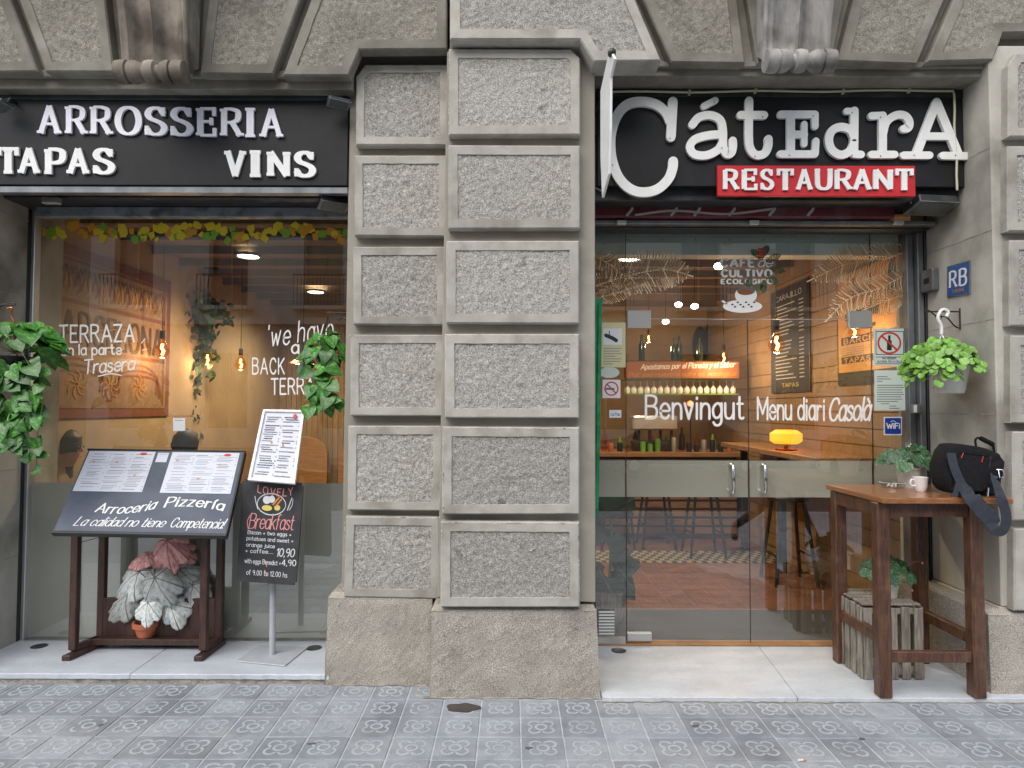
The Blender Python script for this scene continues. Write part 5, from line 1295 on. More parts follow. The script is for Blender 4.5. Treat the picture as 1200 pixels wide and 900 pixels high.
write(mb, 'Competencia!', mq, .665, .975, .925, .93, .105, wv=.12, wh=.06, track=.12, lift=.001, slant=.4); mb.build('lettering', lec)
ZM = .056
def post(par, px, pyb, pyt, Y, wd=.042, nm='leg', m_='stand_wood'):
    a = P(px, pyb, Y); b = P(px, pyt, Y); MB().box(a.x - wd / 2, a.x + wd / 2, Y - wd / 2, Y + wd / 2, ZM + .04, b.z).build(nm, par, m_, bevel=.003)
    return a.x
def zline(Y): return tl.z + (blq.z - tl.z) * (Y - Yt_) / (Yb_ - Yt_) - .035
yF = PZ(86, 772, ZM).y + .03; yB = 4.19
legs = []
for px_, Yp in ((88, yF), (120, yB), (240, yF), (258, yB)):
    x = P(px_, 690, Yp).x; legs.append(x); MB().box(x - .021, x + .021, Yp - .021, Yp + .021, ZM + .045, zline(Yp) - .012).build('leg', lec, 'stand_wood', bevel=.003)
for a, b in ((legs[0], legs[1]), (legs[2], legs[3])):
    MB().prism([(a - .026, yF - .07, ZM), (a + .026, yF - .07, ZM), (a + .026, yF - .07, ZM + .032), (a - .026, yF - .07, ZM + .032)], (b - a, yB - yF + .11, 0)).build('foot', lec, 'stand_wood', bevel=.004)
    MB().obox(((a + b) / 2, (yF + yB) / 2, ZM + .05), Vector(((b - a) / 2, (yB - yF) / 2, 0)), Vector((.018, 0, 0)), Vector((0, 0, .018))).build('foot_rail', lec, 'stand_wood')
MB().box(legs[0] + .02, legs[2] - .02, yF + .10, yF + .16, ZM + .032, ZM + .068).build('stretcher', lec, 'stand_wood', bevel=.003)
MB().box(legs[1] + .02, legs[3] - .02, yB - .02, yB + .012, ZM + .035, ZM + .30).build('back_panel', lec, 'stand_wood', bevel=.003)
MB().box(legs[0] + .1, legs[2] - .02, yF + .165, yF + .24, ZM + .032, ZM + .060).build('stretcher', lec, 'stand_wood', bevel=.003)
MB().tube([P(92, 636, yF), P(120, 629, yB)], .002, 4).build('wire', lec, 'iron')

bgn = thing('potted_begonia', 'terracotta pot of begonia with silver veined leaves and pink top leaves', 'potted plant', P(171, 757, yF + .17))
YBg = yF + .16; pb_ = P(171, 757, YBg); z0 = ZM + .07
zt_ = P(171, 728, YBg).z
MB().lathe([(0, z0), (.048, z0), (.052, z0 + .01), (.068, zt_ - .03), (.078, zt_ - .03), (.080, zt_), (.068, zt_), (.062, zt_ - .02), (0, zt_ - .02)], (pb_.x, YBg, 0), 24).build('pot', bgn, 'pot_terracotta', smooth=True)
MB().lathe([(0, 0), (.064, 0)], (pb_.x, YBg, zt_ - .018), 16, capt=False).build('soil', bgn, 'soil')
leaves = [  # centre px, size px, tip angle (deg, 0 right, 90 up), pink, depth, tilt
 (199, 649, 48, -78, 1, -.02, .45), (163, 649, 32, 175, 1, -.03, 1.3), (214, 645, 36, -20, 1, .06, .7),
 (149, 678, 50, -150, 0, -.05, .5), (139, 705, 44, -140, 0, -.01, .6), (189, 690, 46, -60, 0, -.12, .25), (173, 717, 34, -92, 0, -.12, .4),
 (204, 717, 36, -65, 0, -.06, .35), (220, 674, 42, -35, 0, .03, .5), (226, 698, 38, -90, 0, .02, .4), (203, 676, 34, -80, 0, .04, .4), (165, 702, 34, -110, 0, .02, .4), (212, 700, 30, -60, 0, .06, .5)]
smb = MB()
for k, (px_, py_, sz, ang, pk, dd, tilt) in enumerate(leaves):
    Yv = YBg + dd; me = begonia_mesh(pk, k); s_ = sz * Yv / FPX / 1.5
    a = math.radians(ang); tip = Vector((math.cos(a), -.25, math.sin(a))); face = Vector((math.cos(a) * .25, -1, tilt))
    p = P(px_ - math.cos(a) * sz * .33, py_ + math.sin(a) * sz * .33, Yv); leafobj('begonia_leaf', me, leaf_mtx(p, face, tip, s_), bgn)
    smb.tube([Vector((pb_.x, YBg, zt_ - .01)), (Vector((pb_.x, YBg, zt_)) + p) / 2 + Vector((0, .02, .02)), p + Vector((0, .004, 0))], .0035, 5, False)
smb.build('stems', bgn, 'stem_red', smooth='all')

# ================================================================== BREAKFAST STAND
pbs = PZ(322, 768, ZM)
bst = thing('breakfast_stand', 'grey steel stand with black chalkboard reading LOVELY Breakfast under a white framed menu', 'sign stand', (pbs.x, pbs.y, ZM))
q = [PZ(276, 776, ZM), PZ(334, 781.5, ZM), PZ(361, 759.5, ZM), PZ(303, 757, ZM)]
MB().prism([Vector((v.x, v.y, ZM + .008)) for v in q], (0, 0, -.007)).build('base_plate', bst, 'stand_grey', bevel=.003)
zp = P(320, 568, pbs.y).z
MB().tube([(P(320, 700, pbs.y).x, pbs.y, ZM + .008), (P(321, 600, pbs.y).x, pbs.y, zp)], .019, 14).build('pole', bst, 'stand_grey', smooth=True)
YC = pbs.y - .085
cq = on_quad(P(284.5, 560.5, YC + .05), P(355.5, 566, YC + .05), P(347, 686, YC - .03), P(277, 681, YC - .03))
mb = MB(); patch(mb, cq, .03, 0, .97, 1, 0, w0=-.014); patch(mb, cq, 0, .03, .03, .97, 0, w0=-.014); patch(mb, cq, .97, .03, 1, .97, 0, w0=-.014)
cb = mb.build('chalkboard', bst, 'black_board')
mb = MB().use('pink_chalk')
write(mb, 'LOVELY', cq, .26, .84, .125, .125, .07, wv=.14, track=.35, lift=.001, arc=-.35, wob=.08)
write(mb, 'Breakfast', cq, .15, .88, .485, .47, .145, wv=.10, wh=.05, track=.10, lift=.001, slant=.2)
stroke(mb, cq, [(.16, .36), (.12, .42), (.14, .49)], .012)
mb.use('chalk')
pts = [(.5 + .235 * math.cos(a), .235 + .105 * math.sin(a)) for a in np.linspace(0, 2 * math.pi, 30)]
stroke(mb, cq, pts, .010, smooth=False); stroke(mb, cq, [(.22, .17), (.24, .22), (.28, .29)], .010); stroke(mb, cq, [(.77, .28), (.80, .22), (.83, .16)], .012); stroke(mb, cq, [(.80, .28), (.84, .23), (.85, .17)], .008)
mb.use('chalk'); disc(mb, cq, .42, .195, .065, .04, .0014); disc(mb, cq, .50, .185, .055, .035, .0016); mb.use('yellow_chalk'); disc(mb, cq, .43, .275, .085, .028, .0014); disc(mb, cq, .60, .265, .05, .028, .0014)
mb.use('orange_print'); stroke(mb, cq, [(.53, .235), (.62, .165)], .022, w=.0018, smooth=False); stroke(mb, cq, [(.58, .245), (.66, .18)], .020, w=.0018, smooth=False)
mb.use('chalk')
write(mb, 'Bacon + two eggs +', cq, .14, .86, .54, .535, .036, wv=.13, track=.18, lift=.001, wob=.05)
write(mb, 'potatoes and sweet +', cq, .13, .90, .60, .595, .036, wv=.13, track=.18, lift=.001, wob=.05)
write(mb, 'orange juice', cq, .13, .60, .66, .66, .036, wv=.13, track=.18, lift=.001, wob=.05)
write(mb, '+ coffee....', cq, .12, .58, .72, .715, .038, wv=.13, track=.22, lift=.001, wob=.05)
write(mb, '10,90', cq, .64, .93, .735, .73, .075, wv=.12, track=.16, lift=.001, slant=.1)
write(mb, 'with eggs Benedict +', cq, .12, .72, .82, .82, .042, wv=.12, track=.15, lift=.001, wob=.05)
write(mb, '4,90', cq, .74, .97, .82, .815, .055, wv=.13, track=.2, lift=.001)
write(mb, 'of 9.00 to 12.00 hs', cq, .16, .84, .93, .93, .045, wv=.12, track=.2, lift=.001, wob=.06)
mb.use('pink_chalk'); stroke(mb, cq, [(.44, .78), (.47, .80), (.49, .84)], .012); stroke(mb, cq, [(.46, .88), (.50, .92)], .012, smooth=False)
mb.build('chalk_writing', cb)
fq = on_quad(P(308.5, 480, YC + .20), P(357.5, 481, YC + .20), P(346, 567.5, YC - .02), P(290.5, 563, YC - .02))
mb = MB()
for q in ((0, 0, 1, .035), (0, .965, 1, 1), (0, .035, .065, .965), (.935, .035, 1, .965)): patch(mb, fq, *q, .008, w0=-.012)
mb.build('menu_frame', bst, 'letter_white', bevel=.002)
menu_sheet(bst, fq, .065, .035, .935, .965, -.004, 2, 9, rows=30, lf=.004)

# ================================================================== BAR TABLE (right)
tx0, tx1, ty0, ty1, tz = P(1034, 586, 3.50).x, P(1188, 588, 3.50).x, 3.50, 4.13, 1.07
tz = P(1100, 583.5, 3.50).z
tb = thing('bar_table', 'tall brown wooden bar table standing on the marble by the right pillar', 'table', ((tx0 + tx1) / 2, 3.8, .022))
MB().box(tx0, tx1, ty0, ty1, tz - .032, tz).build('table_top', tb, 'table_wood', bevel=.006, seg=2)
lw = .068
lx0 = P(1027, 700, 3.53).x + .03; lx1 = P(1138, 700, 3.53).x
legp = [(P(1031.5, 800, 3.545).x, 3.545), (P(1142, 800, 3.545).x, 3.545), (P(981.5, 770, 4.02).x, 4.02), (P(1142, 800, 3.545).x, 4.02)]
for x, y in legp: MB().box(x, x + lw, y, y + lw, .022, tz - .033).build('leg', tb, 'table_leg_wood', bevel=.006)
A_, B_, C_, D_ = legp
MB().box(A_[0] + lw, B_[0], A_[1] + .012, A_[1] + .05, .205, .262).build('stretcher', tb, 'table_leg_wood', bevel=.004)
MB().box(C_[0] + lw, D_[0], C_[1] + .02, C_[1] + .058, .30, .355).build('stretcher', tb, 'table_leg_wood', bevel=.004)
for x in ((A_[0] + C_[0]) / 2 + .02, B_[0] + .02): MB().box(x, x + .04, A_[1] + lw, C_[1], .285, .345).build('stretcher', tb, 'table_leg_wood', bevel=.004)
MB().box(A_[0] + lw, B_[0], A_[1] + .015, A_[1] + .04, tz - .11, tz - .034).build('apron', tb, 'table_leg_wood', bevel=.003)
MB().box(C_[0] + lw, D_[0], C_[1] + .04, C_[1] + .065, tz - .11, tz - .034).build('apron', tb, 'table_leg_wood', bevel=.003)
for x in (A_[0] + .015, B_[0] + .045): MB().box(x, x + .025, A_[1] + lw, C_[1], tz - .11, tz - .034).build('apron', tb, 'table_leg_wood', bevel=.003)
# crate
cy0 = PZ(1040, 797, .022).y; cx0 = P(1013, 750, cy0).x; cx1 = P(1082, 750, cy0).x; cd_ = .33; ch_ = P(1040, 712, cy0).z
cr = thing('wooden_crate', 'weathered grey slatted crate under the tall table carrying a potted plant', 'crate', ((cx0 + cx1) / 2, cy0 + cd_ / 2, .022))
ns = 5; gw = (cx1 - cx0); r = random.Random(8)
for k in range(ns):
    w_ = gw / ns * .70; x = cx0 + k * (gw - w_) / (ns - 1); dz = r.uniform(-.006, .004)
    MB().box(x, x + w_, cy0, cy0 + .012, .024, ch_ + dz).build('slat', cr, 'old_wood', bevel=.002)
    MB().box(x, x + w_, cy0 + cd_, cy0 + cd_ + .012, .024, ch_ + dz).build('slat', cr, 'old_wood', bevel=.002)
    y = cy0 + .014 + k * (cd_ - w_ - .004) / (ns - 1)
    MB().box(cx0 - .012, cx0, y, y + w_, .024, ch_ + dz * .8).build('slat', cr, 'old_wood', bevel=.002)
    MB().box(cx1, cx1 + .012, y, y + w_, .024, ch_ + dz * .8).build('slat', cr, 'old_wood', bevel=.002)
    MB().box(cx0 + .001, cx1 - .001, y, y + w_, ch_ + .006, ch_ + .017).build('slat', cr, 'old_wood', bevel=.002)
for z in (.06, ch_ - .04):
    MB().box(cx0 + .001, cx1 - .001, cy0 + .013, cy0 + .035, z, z + .03).build('batten', cr, 'old_wood'); MB().box(cx0 + .001, cx1 - .001, cy0 + cd_ - .03, cy0 + cd_ - .001, z, z + .03).build('batten', cr, 'old_wood')
    MB().box(cx0 + .0012, cx0 + .02, cy0 + .036, cy0 + cd_ - .031, z, z + .03).build('batten', cr, 'old_wood')
def cyclamen(lab, px, pyb, Yp, zbase, potr, poth, n, rad, flower, seed):
    global r
    r = random.Random(seed); c = P(px, pyb, Yp); t = thing('potted_plant', lab, 'potted plant', (c.x, Yp, zbase), 'leafy plants in white pots')
    MB().lathe([(0, zbase), (potr * .72, zbase), (potr * .97, zbase + poth * .9), (potr * 1.04, zbase + poth * .9), (potr * 1.05, zbase + poth), (potr * .93, zbase + poth), (potr * .9, zbase + poth * .86), (0, zbase + poth * .86)], (c.x, Yp, 0), 24).build('pot', t, 'pot_white', smooth=True)
    MB().lathe([(0, 0), (potr * .9, 0)], (c.x, Yp, zbase + poth * .87), 16, capt=False).build('soil', t, 'soil')
    smb = MB(); top = Vector((c.x, Yp, zbase + poth * .9))
    for k in range(n):
        a = r.uniform(0, 2 * math.pi); q = math.sqrt((k + .5) / n); d = Vector((math.cos(a), math.sin(a) * .7, 0)); p = top + d * rad * q * .72 + Vector((0, 0, rad * .42 * (1 - q * q) + .04 + r.uniform(-.012, .012)))
        face = d * .7 * q + Vector((0, -.75, .75 + r.uniform(0, .3))); leafobj('cyclamen_leaf', r.choice(LC), leaf_mtx(p, face, d + Vector((0, 0, -.35)), r.uniform(.24, .36) * rad), t)
        smb.tube([top, (top + p) / 2 + Vector((0, 0, .015)), p], .0018, 4, False)
    if flower == 'white':
        f = P(1064, 522, Yp - .02); smb.tube([top, f], .002, 5, False)
        fm = MB()
        for k in range(5):
            a = k * 1.257; fm.add([f, f + Vector((math.cos(a) * .016 - .005, -.004, .006 + math.sin(a) * .014)), f + Vector((math.cos(a) * .02, -.008, .008 + math.sin(a) * .018)), f + Vector((math.cos(a + .5) * .015, -.004, .006 + math.sin(a + .5) * .014))], [(0, 1, 2, 3)])
        fm.build('flower', t, 'pot_white')
    else:
        for pts in ([(1045, 690), (1058, 668), (1072, 658), (1081, 660)], [(1045, 685), (1060, 682), (1068, 688), (1069, 692)], [(1040, 680), (1034, 660), (1027, 640), (1026, 637)]):
            q = [P(x, y, Yp - .03) for x, y in catmull(pts, 4)]; MB().tube(q, .0016, 5).build('flower_stalk', t, 'stem_red', smooth=True)
            e = q[-1]; MB().lathe([(0, -.008), (.006, -.003), (.005, .004), (0, .009)], e, 8).build('bud', t, 'pink_chalk', smooth=True)
    smb.build('stems', t, 'stem', kind='stuff'); return t
cyclamen('dark leafy plant in a white pot on the wooden crate', 1042, 700, cy0 + .16, ch_ + .018, .058, .10, 40, .19, 'red', 21)
cyclamen('leafy plant with one white flower in a white pot on the tall table', 1066, 566, 3.98, tz, .076, .12, 44, .21, 'white', 22)
# cup
cc = PZ(1079, 576, tz); cp = thing('espresso_cup', 'small white coffee cup with handle on the tall table', 'cup', cc)
MB().lathe([(0, .001), (.024, .001), (.026, .006), (.034, .03), (.038, .076), (.040, .082), (.036, .082), (.032, .03), (.022, .010), (0, .010)], cc, 24).build('body', cp, 'china', smooth=True)
MB().tube([cc + Vector((-.034, 0, .066)), cc + Vector((-.052, 0, .068)), cc + Vector((-.060, 0, .052)), cc + Vector((-.052, 0, .034)), cc + Vector((-.032, 0, .032))], .0052, 8).build('handle', cp, 'china', smooth=True)
# ashtray
cc = PZ(1045.5, 572, tz); ash = thing('ashtray', 'round clear glass ashtray on the tall table left of the cup', 'ashtray', cc)
MB().lathe([(0, .001), (.055, .001), (.066, .008), (.070, .032), (.062, .034), (.056, .012), (0, .010)], cc, 28).build('bowl', ash, 'clear_glass', smooth=True)
MB().lathe([(.0665, .033), (.070, .0345), (.0625, .0355)], cc, 28, capb=False, capt=False).build('rim', ash, 'china', smooth=True)
for k in range(3): MB().tube([cc + Vector((-.03 + .02 * k, -.01 * k, .014)), cc + Vector((-.01 + .02 * k, .012, .022))], .0035, 6).build('cigarette_end', ash, 'paper_white')
cc = PZ(1064, 571, tz); pk = thing('cigarette_packet', 'small pink and white packet on the tall table between ashtray and cup', 'packet', cc)
MB().obox(cc + Vector((0, 0, .009)), Vector((.036, -.01, 0)), Vector((.006, .022, 0)), Vector((0, 0, .008))).build('box', pk, 'paper_white', bevel=.002)
MB().obox(cc + Vector((-.014, .004, .0175)), Vector((.020, -.006, 0)), Vector((.006, .0215, 0)), Vector((0, 0, .0012))).build('lid', pk, 'pink_chalk')

# -- messenger bag
YBa = 3.66; bag = thing('messenger_bag', 'black messenger bag leaning on the tall table with its strap hanging down', 'bag', P(1135, 578, YBa))
def bagw(px, py, d=0.0): return P(px, py, YBa + d)
outline = [(1110, 577), (1103, 570), (1101, 556), (1104, 538), (1112, 524), (1120, 520), (1140, 522), (1158, 527), (1168, 533), (1171, 541), (1168, 556), (1163, 570), (1158, 579), (1148, 579), (1130, 576)]
bm = bmesh.new(); NN = len(outline); rings = []
ctr = np.array([1136, 550.0])
for d, s_ in ((-.078, .0), (-.080, .5), (-.078, .90), (-.068, .985), (-.02, 1.0), (.03, 1.0), (.07, .97), (.085, .85), (.085, 0)):
    ring = []
    for q in catmull(outline + [outline[0]], 3)[:-1]:
        u = ctr + (np.array(q) - ctr) * max(s_, .02); p = bagw(u[0], u[1], 0); lean = (p.z - tz) * .18
        ring.append(bm.verts.new((p.x, YBa + d + lean + .005 * math.sin(u[0] * .45 + u[1] * .3) + .004 * math.sin(u[1] * .8), max(p.z, tz + .002))))
    rings.append(ring)
for a, b in zip(rings, rings[1:]):
    for i in range(len(a)):
        j = (i + 1) % len(a); bm.faces.new((a[j], a[i], b[i], b[j]))
me = bpy.data.meshes.new('body'); bm.to_mesh(me); bm.free(); me.materials.append(M['fabric_black']); me.polygons.foreach_set('use_smooth', [True] * len(me.polygons))
co = np.array([v.co[:] for v in me.vertices]); cmid = Vector(co.mean(0)); me.transform(Matrix.Translation(-cmid)); body = place('body', me, cmid, bag)
def fr_(px, py, d): 
    p = bagw(px, py); return Vector((p.x, YBa - .078 + (p.z - tz) * .18 - d, p.z))
mb = MB(); 
def bquad(pts, d): 
    mb.prism([fr_(x, y, d) for x, y in pts][::-1], (0, d * .9, 0))
bquad([(1108, 572), (1107, 540), (1116, 528), (1150, 533), (1146, 570), (1138, 574)], .012); mb.build('front_pocket', bag, 'fabric_black', bevel=.006, seg=2)
mb = MB(); bquad([(1113, 536), (1121, 524), (1150, 529), (1149, 534), (1118, 530)], .016); mb.build('flap', bag, 'fabric_black', bevel=.003)
for (a, b) in (((1141, 541), (1143.5, 534)), ((1118, 536), (1121, 530))): MB().tube([fr_(*a, .017), fr_(*b, .018)], .0022, 5).build('zip_pull', bag, 'red_print')
MB().tube([fr_(x, y, .0005) for x, y in ((1155, 534), (1151, 548), (1146, 562), (1140, 573))], .0025, 5).build('piping', bag, 'strap', smooth=True)
hd = [bagw(x, y, .02) for x, y in catmull([(1144, 524), (1143, 516), (1147, 513), (1156, 517), (1163, 521), (1165, 529)], 4)]
MB().tube(hd, .006, 8).build('handle', bag, 'fabric_black', smooth=True); MB().tube(hd[9:17], .013, 10).build('handle_grip', bag, 'fabric_black', smooth=True)
def strap(name, cl, wd, m_, side=None, th=.003):
    q = [Vector(a) for a in catmull([tuple(p) for p in cl], 6)]; vs = []
    for i, p in enumerate(q):
        t = (q[min(i + 1, len(q) - 1)] - q[max(i - 1, 0)]).normalized(); s_ = Vector(side if side else (0, -1, 0)); nn = t.cross(s_)
        if nn.length < 1e-4: nn = Vector((1, 0, 0))
        nn.normalize(); vs += [p + nn * wd / 2 - s_ * th / 2, p - nn * wd / 2 - s_ * th / 2, p - nn * wd / 2 + s_ * th / 2, p + nn * wd / 2 + s_ * th / 2]
    fs = []
    for i in range(len(q) - 1):
        for k in range(4): l = (k + 1) % 4; fs.append((i * 4 + k, i * 4 + l, i * 4 + 4 + l, i * 4 + 4 + k))
    MB().add(vs, fs).build(name, bag, m_)
strap('strap', [fr_(1107, 530, .016), fr_(1108, 545, .02), fr_(1112, 560, .022), fr_(1118, 572, .024)], .048, 'strap')
strap('strap', [bagw(1118, 573, -.108), bagw(1130, 576.5, -.15), P(1139, 583, 3.455), P(1150, 597, 3.445), P(1160, 606, 3.44), P(1163, 614, 3.44)], .085, 'strap')
strap('strap', [P(1160, 602, 3.445), P(1161, 613, 3.44), P(1166, 621, 3.43), P(1174, 622, 3.43), P(1179, 612, 3.435), P(1178, 598, 3.44), P(1172, 580, 3.45), P(1166, 562, 3.52), P(1163, 558, 3.56)], .052, 'strap')
MB().tube([fr_(1158, 549, .01), fr_(1163, 549, .02), fr_(1165, 557, .02), fr_(1159, 558, .02), fr_(1160, 549, .012)], .0022, 6).build('clip', bag, 'chrome')
MB().obox(P(1163.5, 558.5, 3.545), Vector((.022, 0, -.004)), Vector((0, .005, 0)), Vector((0, 0, .006))).build('buckle', bag, 'chrome')
MB().tube([bagw(1158, 572, -.09), bagw(1157, 582, -.12)], .0045, 6).build('keyring', bag, 'chrome')

# ================================================================== INTERIOR
XL, XRI, YBK, ZC = -3.30, 2.78, 9.4, 3.02
flr = MB().box(XL - .1, XRI + .1, YG + .06, YBK + .2, -.05, .012).build('interior_floor', mat='floor_dark', kind='structure')
MB().box(XL, XRI, YG + .06, YBK, .0122, .016).build('floor_edge', flr, 'floor_plank')
pm = bpy.data.meshes.new('floor_plank'); hx, hy = .045, .30
pm.from_pydata([(-hx, -hy, 0), (hx, -hy, 0), (hx, hy, 0), (-hx, hy, 0), (-hx + .003, -hy + .003, .004), (hx - .003, -hy + .003, .004), (hx - .003, hy - .003, .004), (-hx + .003, hy - .003, .004)], [],
               [(4, 5, 6, 7), (0, 1, 5, 4), (1, 2, 6, 5), (2, 3, 7, 6), (3, 0, 4, 7)]); pm.materials.append(M['floor_plank'])
for i in range(11):
    for j in range(13):
        for s_ in (-1, 1):
            x = .42 + i * .425 + (s_ > 0) * .2125; y = 4.95 + j * .128
            if x > 2.7 or y > 6.6: continue
            o = place('floor_plank', pm, (x, y, .0165), flr); o.rotation_euler = (0, 0, s_ * math.radians(45))
mt = thing('door_mat', 'wide dark grey mat lying inside behind the glass doors', 'mat', (1.6, 4.7, .02)); a = PZ(735, 716, .02)
MB().box(.72, 2.55, 4.42, a.y, .0215, .032).build('mat_body', mt, 'mat_grey', bevel=.003); MB().box(.70, .719, 4.42, a.y, .0215, .034).build('mat_edge', mt, 'dark_metal')
mos = MB()
for i in range(44):
    for j in range(6):
        mos.use('mosaic_light' if (i + j) % 2 else 'mosaic_dark'); mos.box(.6 + i * .05, .648 + i * .05, 6.62 + j * .09, 6.705 + j * .09, .017, .0225)
mos.build('mosaic_border', flr, kind='stuff')
def wall(name, *b, m_='tan_wall', kind='structure'): return MB().box(*b).build(name, mat=m_, kind=kind)
wl = wall('interior_left_wall', XL - .1, XL, YG + .06, YBK, 0, ZC); wr = wall('interior_right_wall', XRI, XRI + .1, YG + .06, YBK, 0, ZC); wb = wall('interior_back_wall', XL - .1, XRI + .1, YBK, YBK + .1, 0, ZC)
cl = wall('interior_ceiling', XL - .1, XRI + .1, YG + .06, YBK, ZC, ZC + .1, m_='ceiling_brown')
wall('interior_front_wall', -.90, .50, YG + .2, YG + .26, 0, ZC); wall('interior_head', XL - .1, XRI + .1, YG + .07, YG + .12, 2.85, ZC, m_='ceiling_brown')
# vertical boards on the back wall (left room) and horizontal boards on the right wall
for k in range(46):
    x = XL + .03 + k * .074
    MB().box(x, x + .066, YBK - .02, YBK - .001, .02, 2.7).build('wall_board', wb, 'panel_wood')
for k in range(22):
    MB().box(XRI - .014, XRI - .001, 4.5, YBK - .1, .1 + k * .13, .222 + k * .13).build('wall_board', wr, 'panel_wood')
for k in range(9): MB().box(XL, XRI, 5.0 + k * .5, 5.06 + k * .5, ZC - .07, ZC - .001).build('ceiling_beam', cl, 'ceiling_brown')
dv_ = thing('partition', 'tan partition wall between dining room and bar', 'wall', (-.2, 6.5, 0)); MB().box(-.35, -.25, YG + .3, 7.4, .02, ZC).build('wall_panel', dv_, 'tan_wall')
# mural on the left wall
mur = thing('mural', 'ornate framed mural with the word BARCELONA on the left inside wall', 'mural', (XL + .02, 5.3, 1.5))
y0m, y1m, z0m, z1m = 4.50, 6.30, 1.50, 2.72
def mm_(u, v, w): return Vector((XL + .012 + w, y0m + (y1m - y0m) * u, z1m - (z1m - z0m) * v))
mb = MB().use('mural_red'); patch(mb, mm_, -.02, -.03, 1.02, 1.03, .0, w0=-.011); mb.use('mural_cream'); patch(mb, mm_, .02, .04, .98, .97, .003)
mb.use('mural_red')
for q in ((.04, .30, .96, .325), (.04, .60, .96, .625), (.03, .05, .97, .07), (.04, .08, .05, .95), (.95, .08, .96, .95)): patch(mb, mm_, *q, .005)
mb.use('mural_dark'); write(mb, 'BARCELONA', mm_, .08, .93, .575, .575, .20, wv=.20, wh=.10, serif=.08, cap='flat', track=.26, lift=.006)
for i in range(15):
    u = .08 + i * .06
    mb.use('mural_red' if i % 2 else 'mural_gold'); stroke(mb, mm_, [(u - .02, .22), (u, .13), (u + .02, .22), (u, .26)], .012, w=.006)
    mb.use('mural_dark'); stroke(mb, mm_, [(u - .028, .12), (u - .01, .1), (u, .17), (u + .016, .1), (u + .028, .14)], .006, w=.0065)
mb.use('mural_red')
for c_ in (.27, .73):
    for q in (0, 1, 2): stroke(mb, mm_, [(c_ - .22 + q * .03, .92 - q * .03), (c_ - .15, .72 + q * .02), (c_, .66 + q * .04), (c_ + .15, .72 + q * .02), (c_ + .22 - q * .03, .92 - q * .03)], .014, w=.006)
mb.use('mural_gold')
for c_ in (.27, .5, .73):
    for k in range(8): a = k * .785; stroke(mb, mm_, [(c_, .82), (c_ + .05 * math.cos(a + .4), .82 + .06 * math.sin(a + .4)), (c_ + .07 * math.cos(a), .82 + .09 * math.sin(a))], .008, w=.0066)
mb.build('panel', mur)
# chairs / tables in the left room (dark, behind glass)
def table_set(x, y, lab, n):
    t = thing('dining_table', lab, 'table', (x, y, .02), 'dining tables behind the left window')
    MB().box(x - .38, x + .38, y - .34, y + .34, .73, .76).build('table_top', t, 'dark_wood', bevel=.004); MB().tube([(x, y, .04), (x, y, .73)], .035, 10).build('column', t, 'black_metal'); MB().box(x - .25, x + .25, y - .25, y + .25, .02, .04).build('base', t, 'black_metal')
    return t
def chair(x, y, rz, lab):
    t = thing('dining_chair', lab, 'chair', (0, 0, .02), 'dining chairs behind the left window')
    MB().box(-.21, .21, -.21, .21, .45, .48).build('seat', t, 'dark_wood', bevel=.01)
    for i in (-1, 1):
        for j in (-1, 1): MB().box(i * .18 - .018, i * .18 + .018, j * .18 - .018, j * .18 + .018, .02, .45).build('leg', t, 'dark_wood')
        MB().box(i * .18 - .016, i * .18 + .016, .17, .20, .48, .92).build('back_post', t, 'dark_wood')
    MB().box(-.20, .20, .165, .195, .72, .95).build('backrest', t, 'interior_wood', bevel=.02)
    t.location = (x, y, 0.02 - .0); t.rotation_euler = (0, 0, rz); return t
table_set(-2.6, 5.4, 'dark table nearest the mural behind the left window', 0); table_set(-1.35, 5.7, 'dark table in the right half of the left window', 0)
for (x, y, rz, lab) in ((-2.1, 5.4, -1.57, 'dark chair right of the table by the mural'), (-1.9, 5.7, 1.57, 'dark chair left of the right-hand table'), (-.8, 5.7, -1.57, 'dark chair right of the right-hand table'), (-1.35, 6.35, 0, 'dark chair on the far side of the right-hand table')):
    chair(x, y, rz, lab)
bn = thing('banquette', 'tan upholstered bench with arched backs along the back wall', 'bench', (-2, 8.6, 0))
MB().box(-3.2, -.5, 8.3, 8.9, .02, .48).build('seat', bn, 'interior_wood', bevel=.02)
for k in range(3):
    x = -2.85 + k * .95; MB().prism([(x - .4, 8.8, .5)] + [(x - .4 * math.cos(a), 8.8, .95 + .22 * math.sin(a)) for a in np.linspace(0, math.pi, 12)] + [(x + .4, 8.8, .5)], (0, .08, 0)).build('backrest', bn, 'interior_wood')

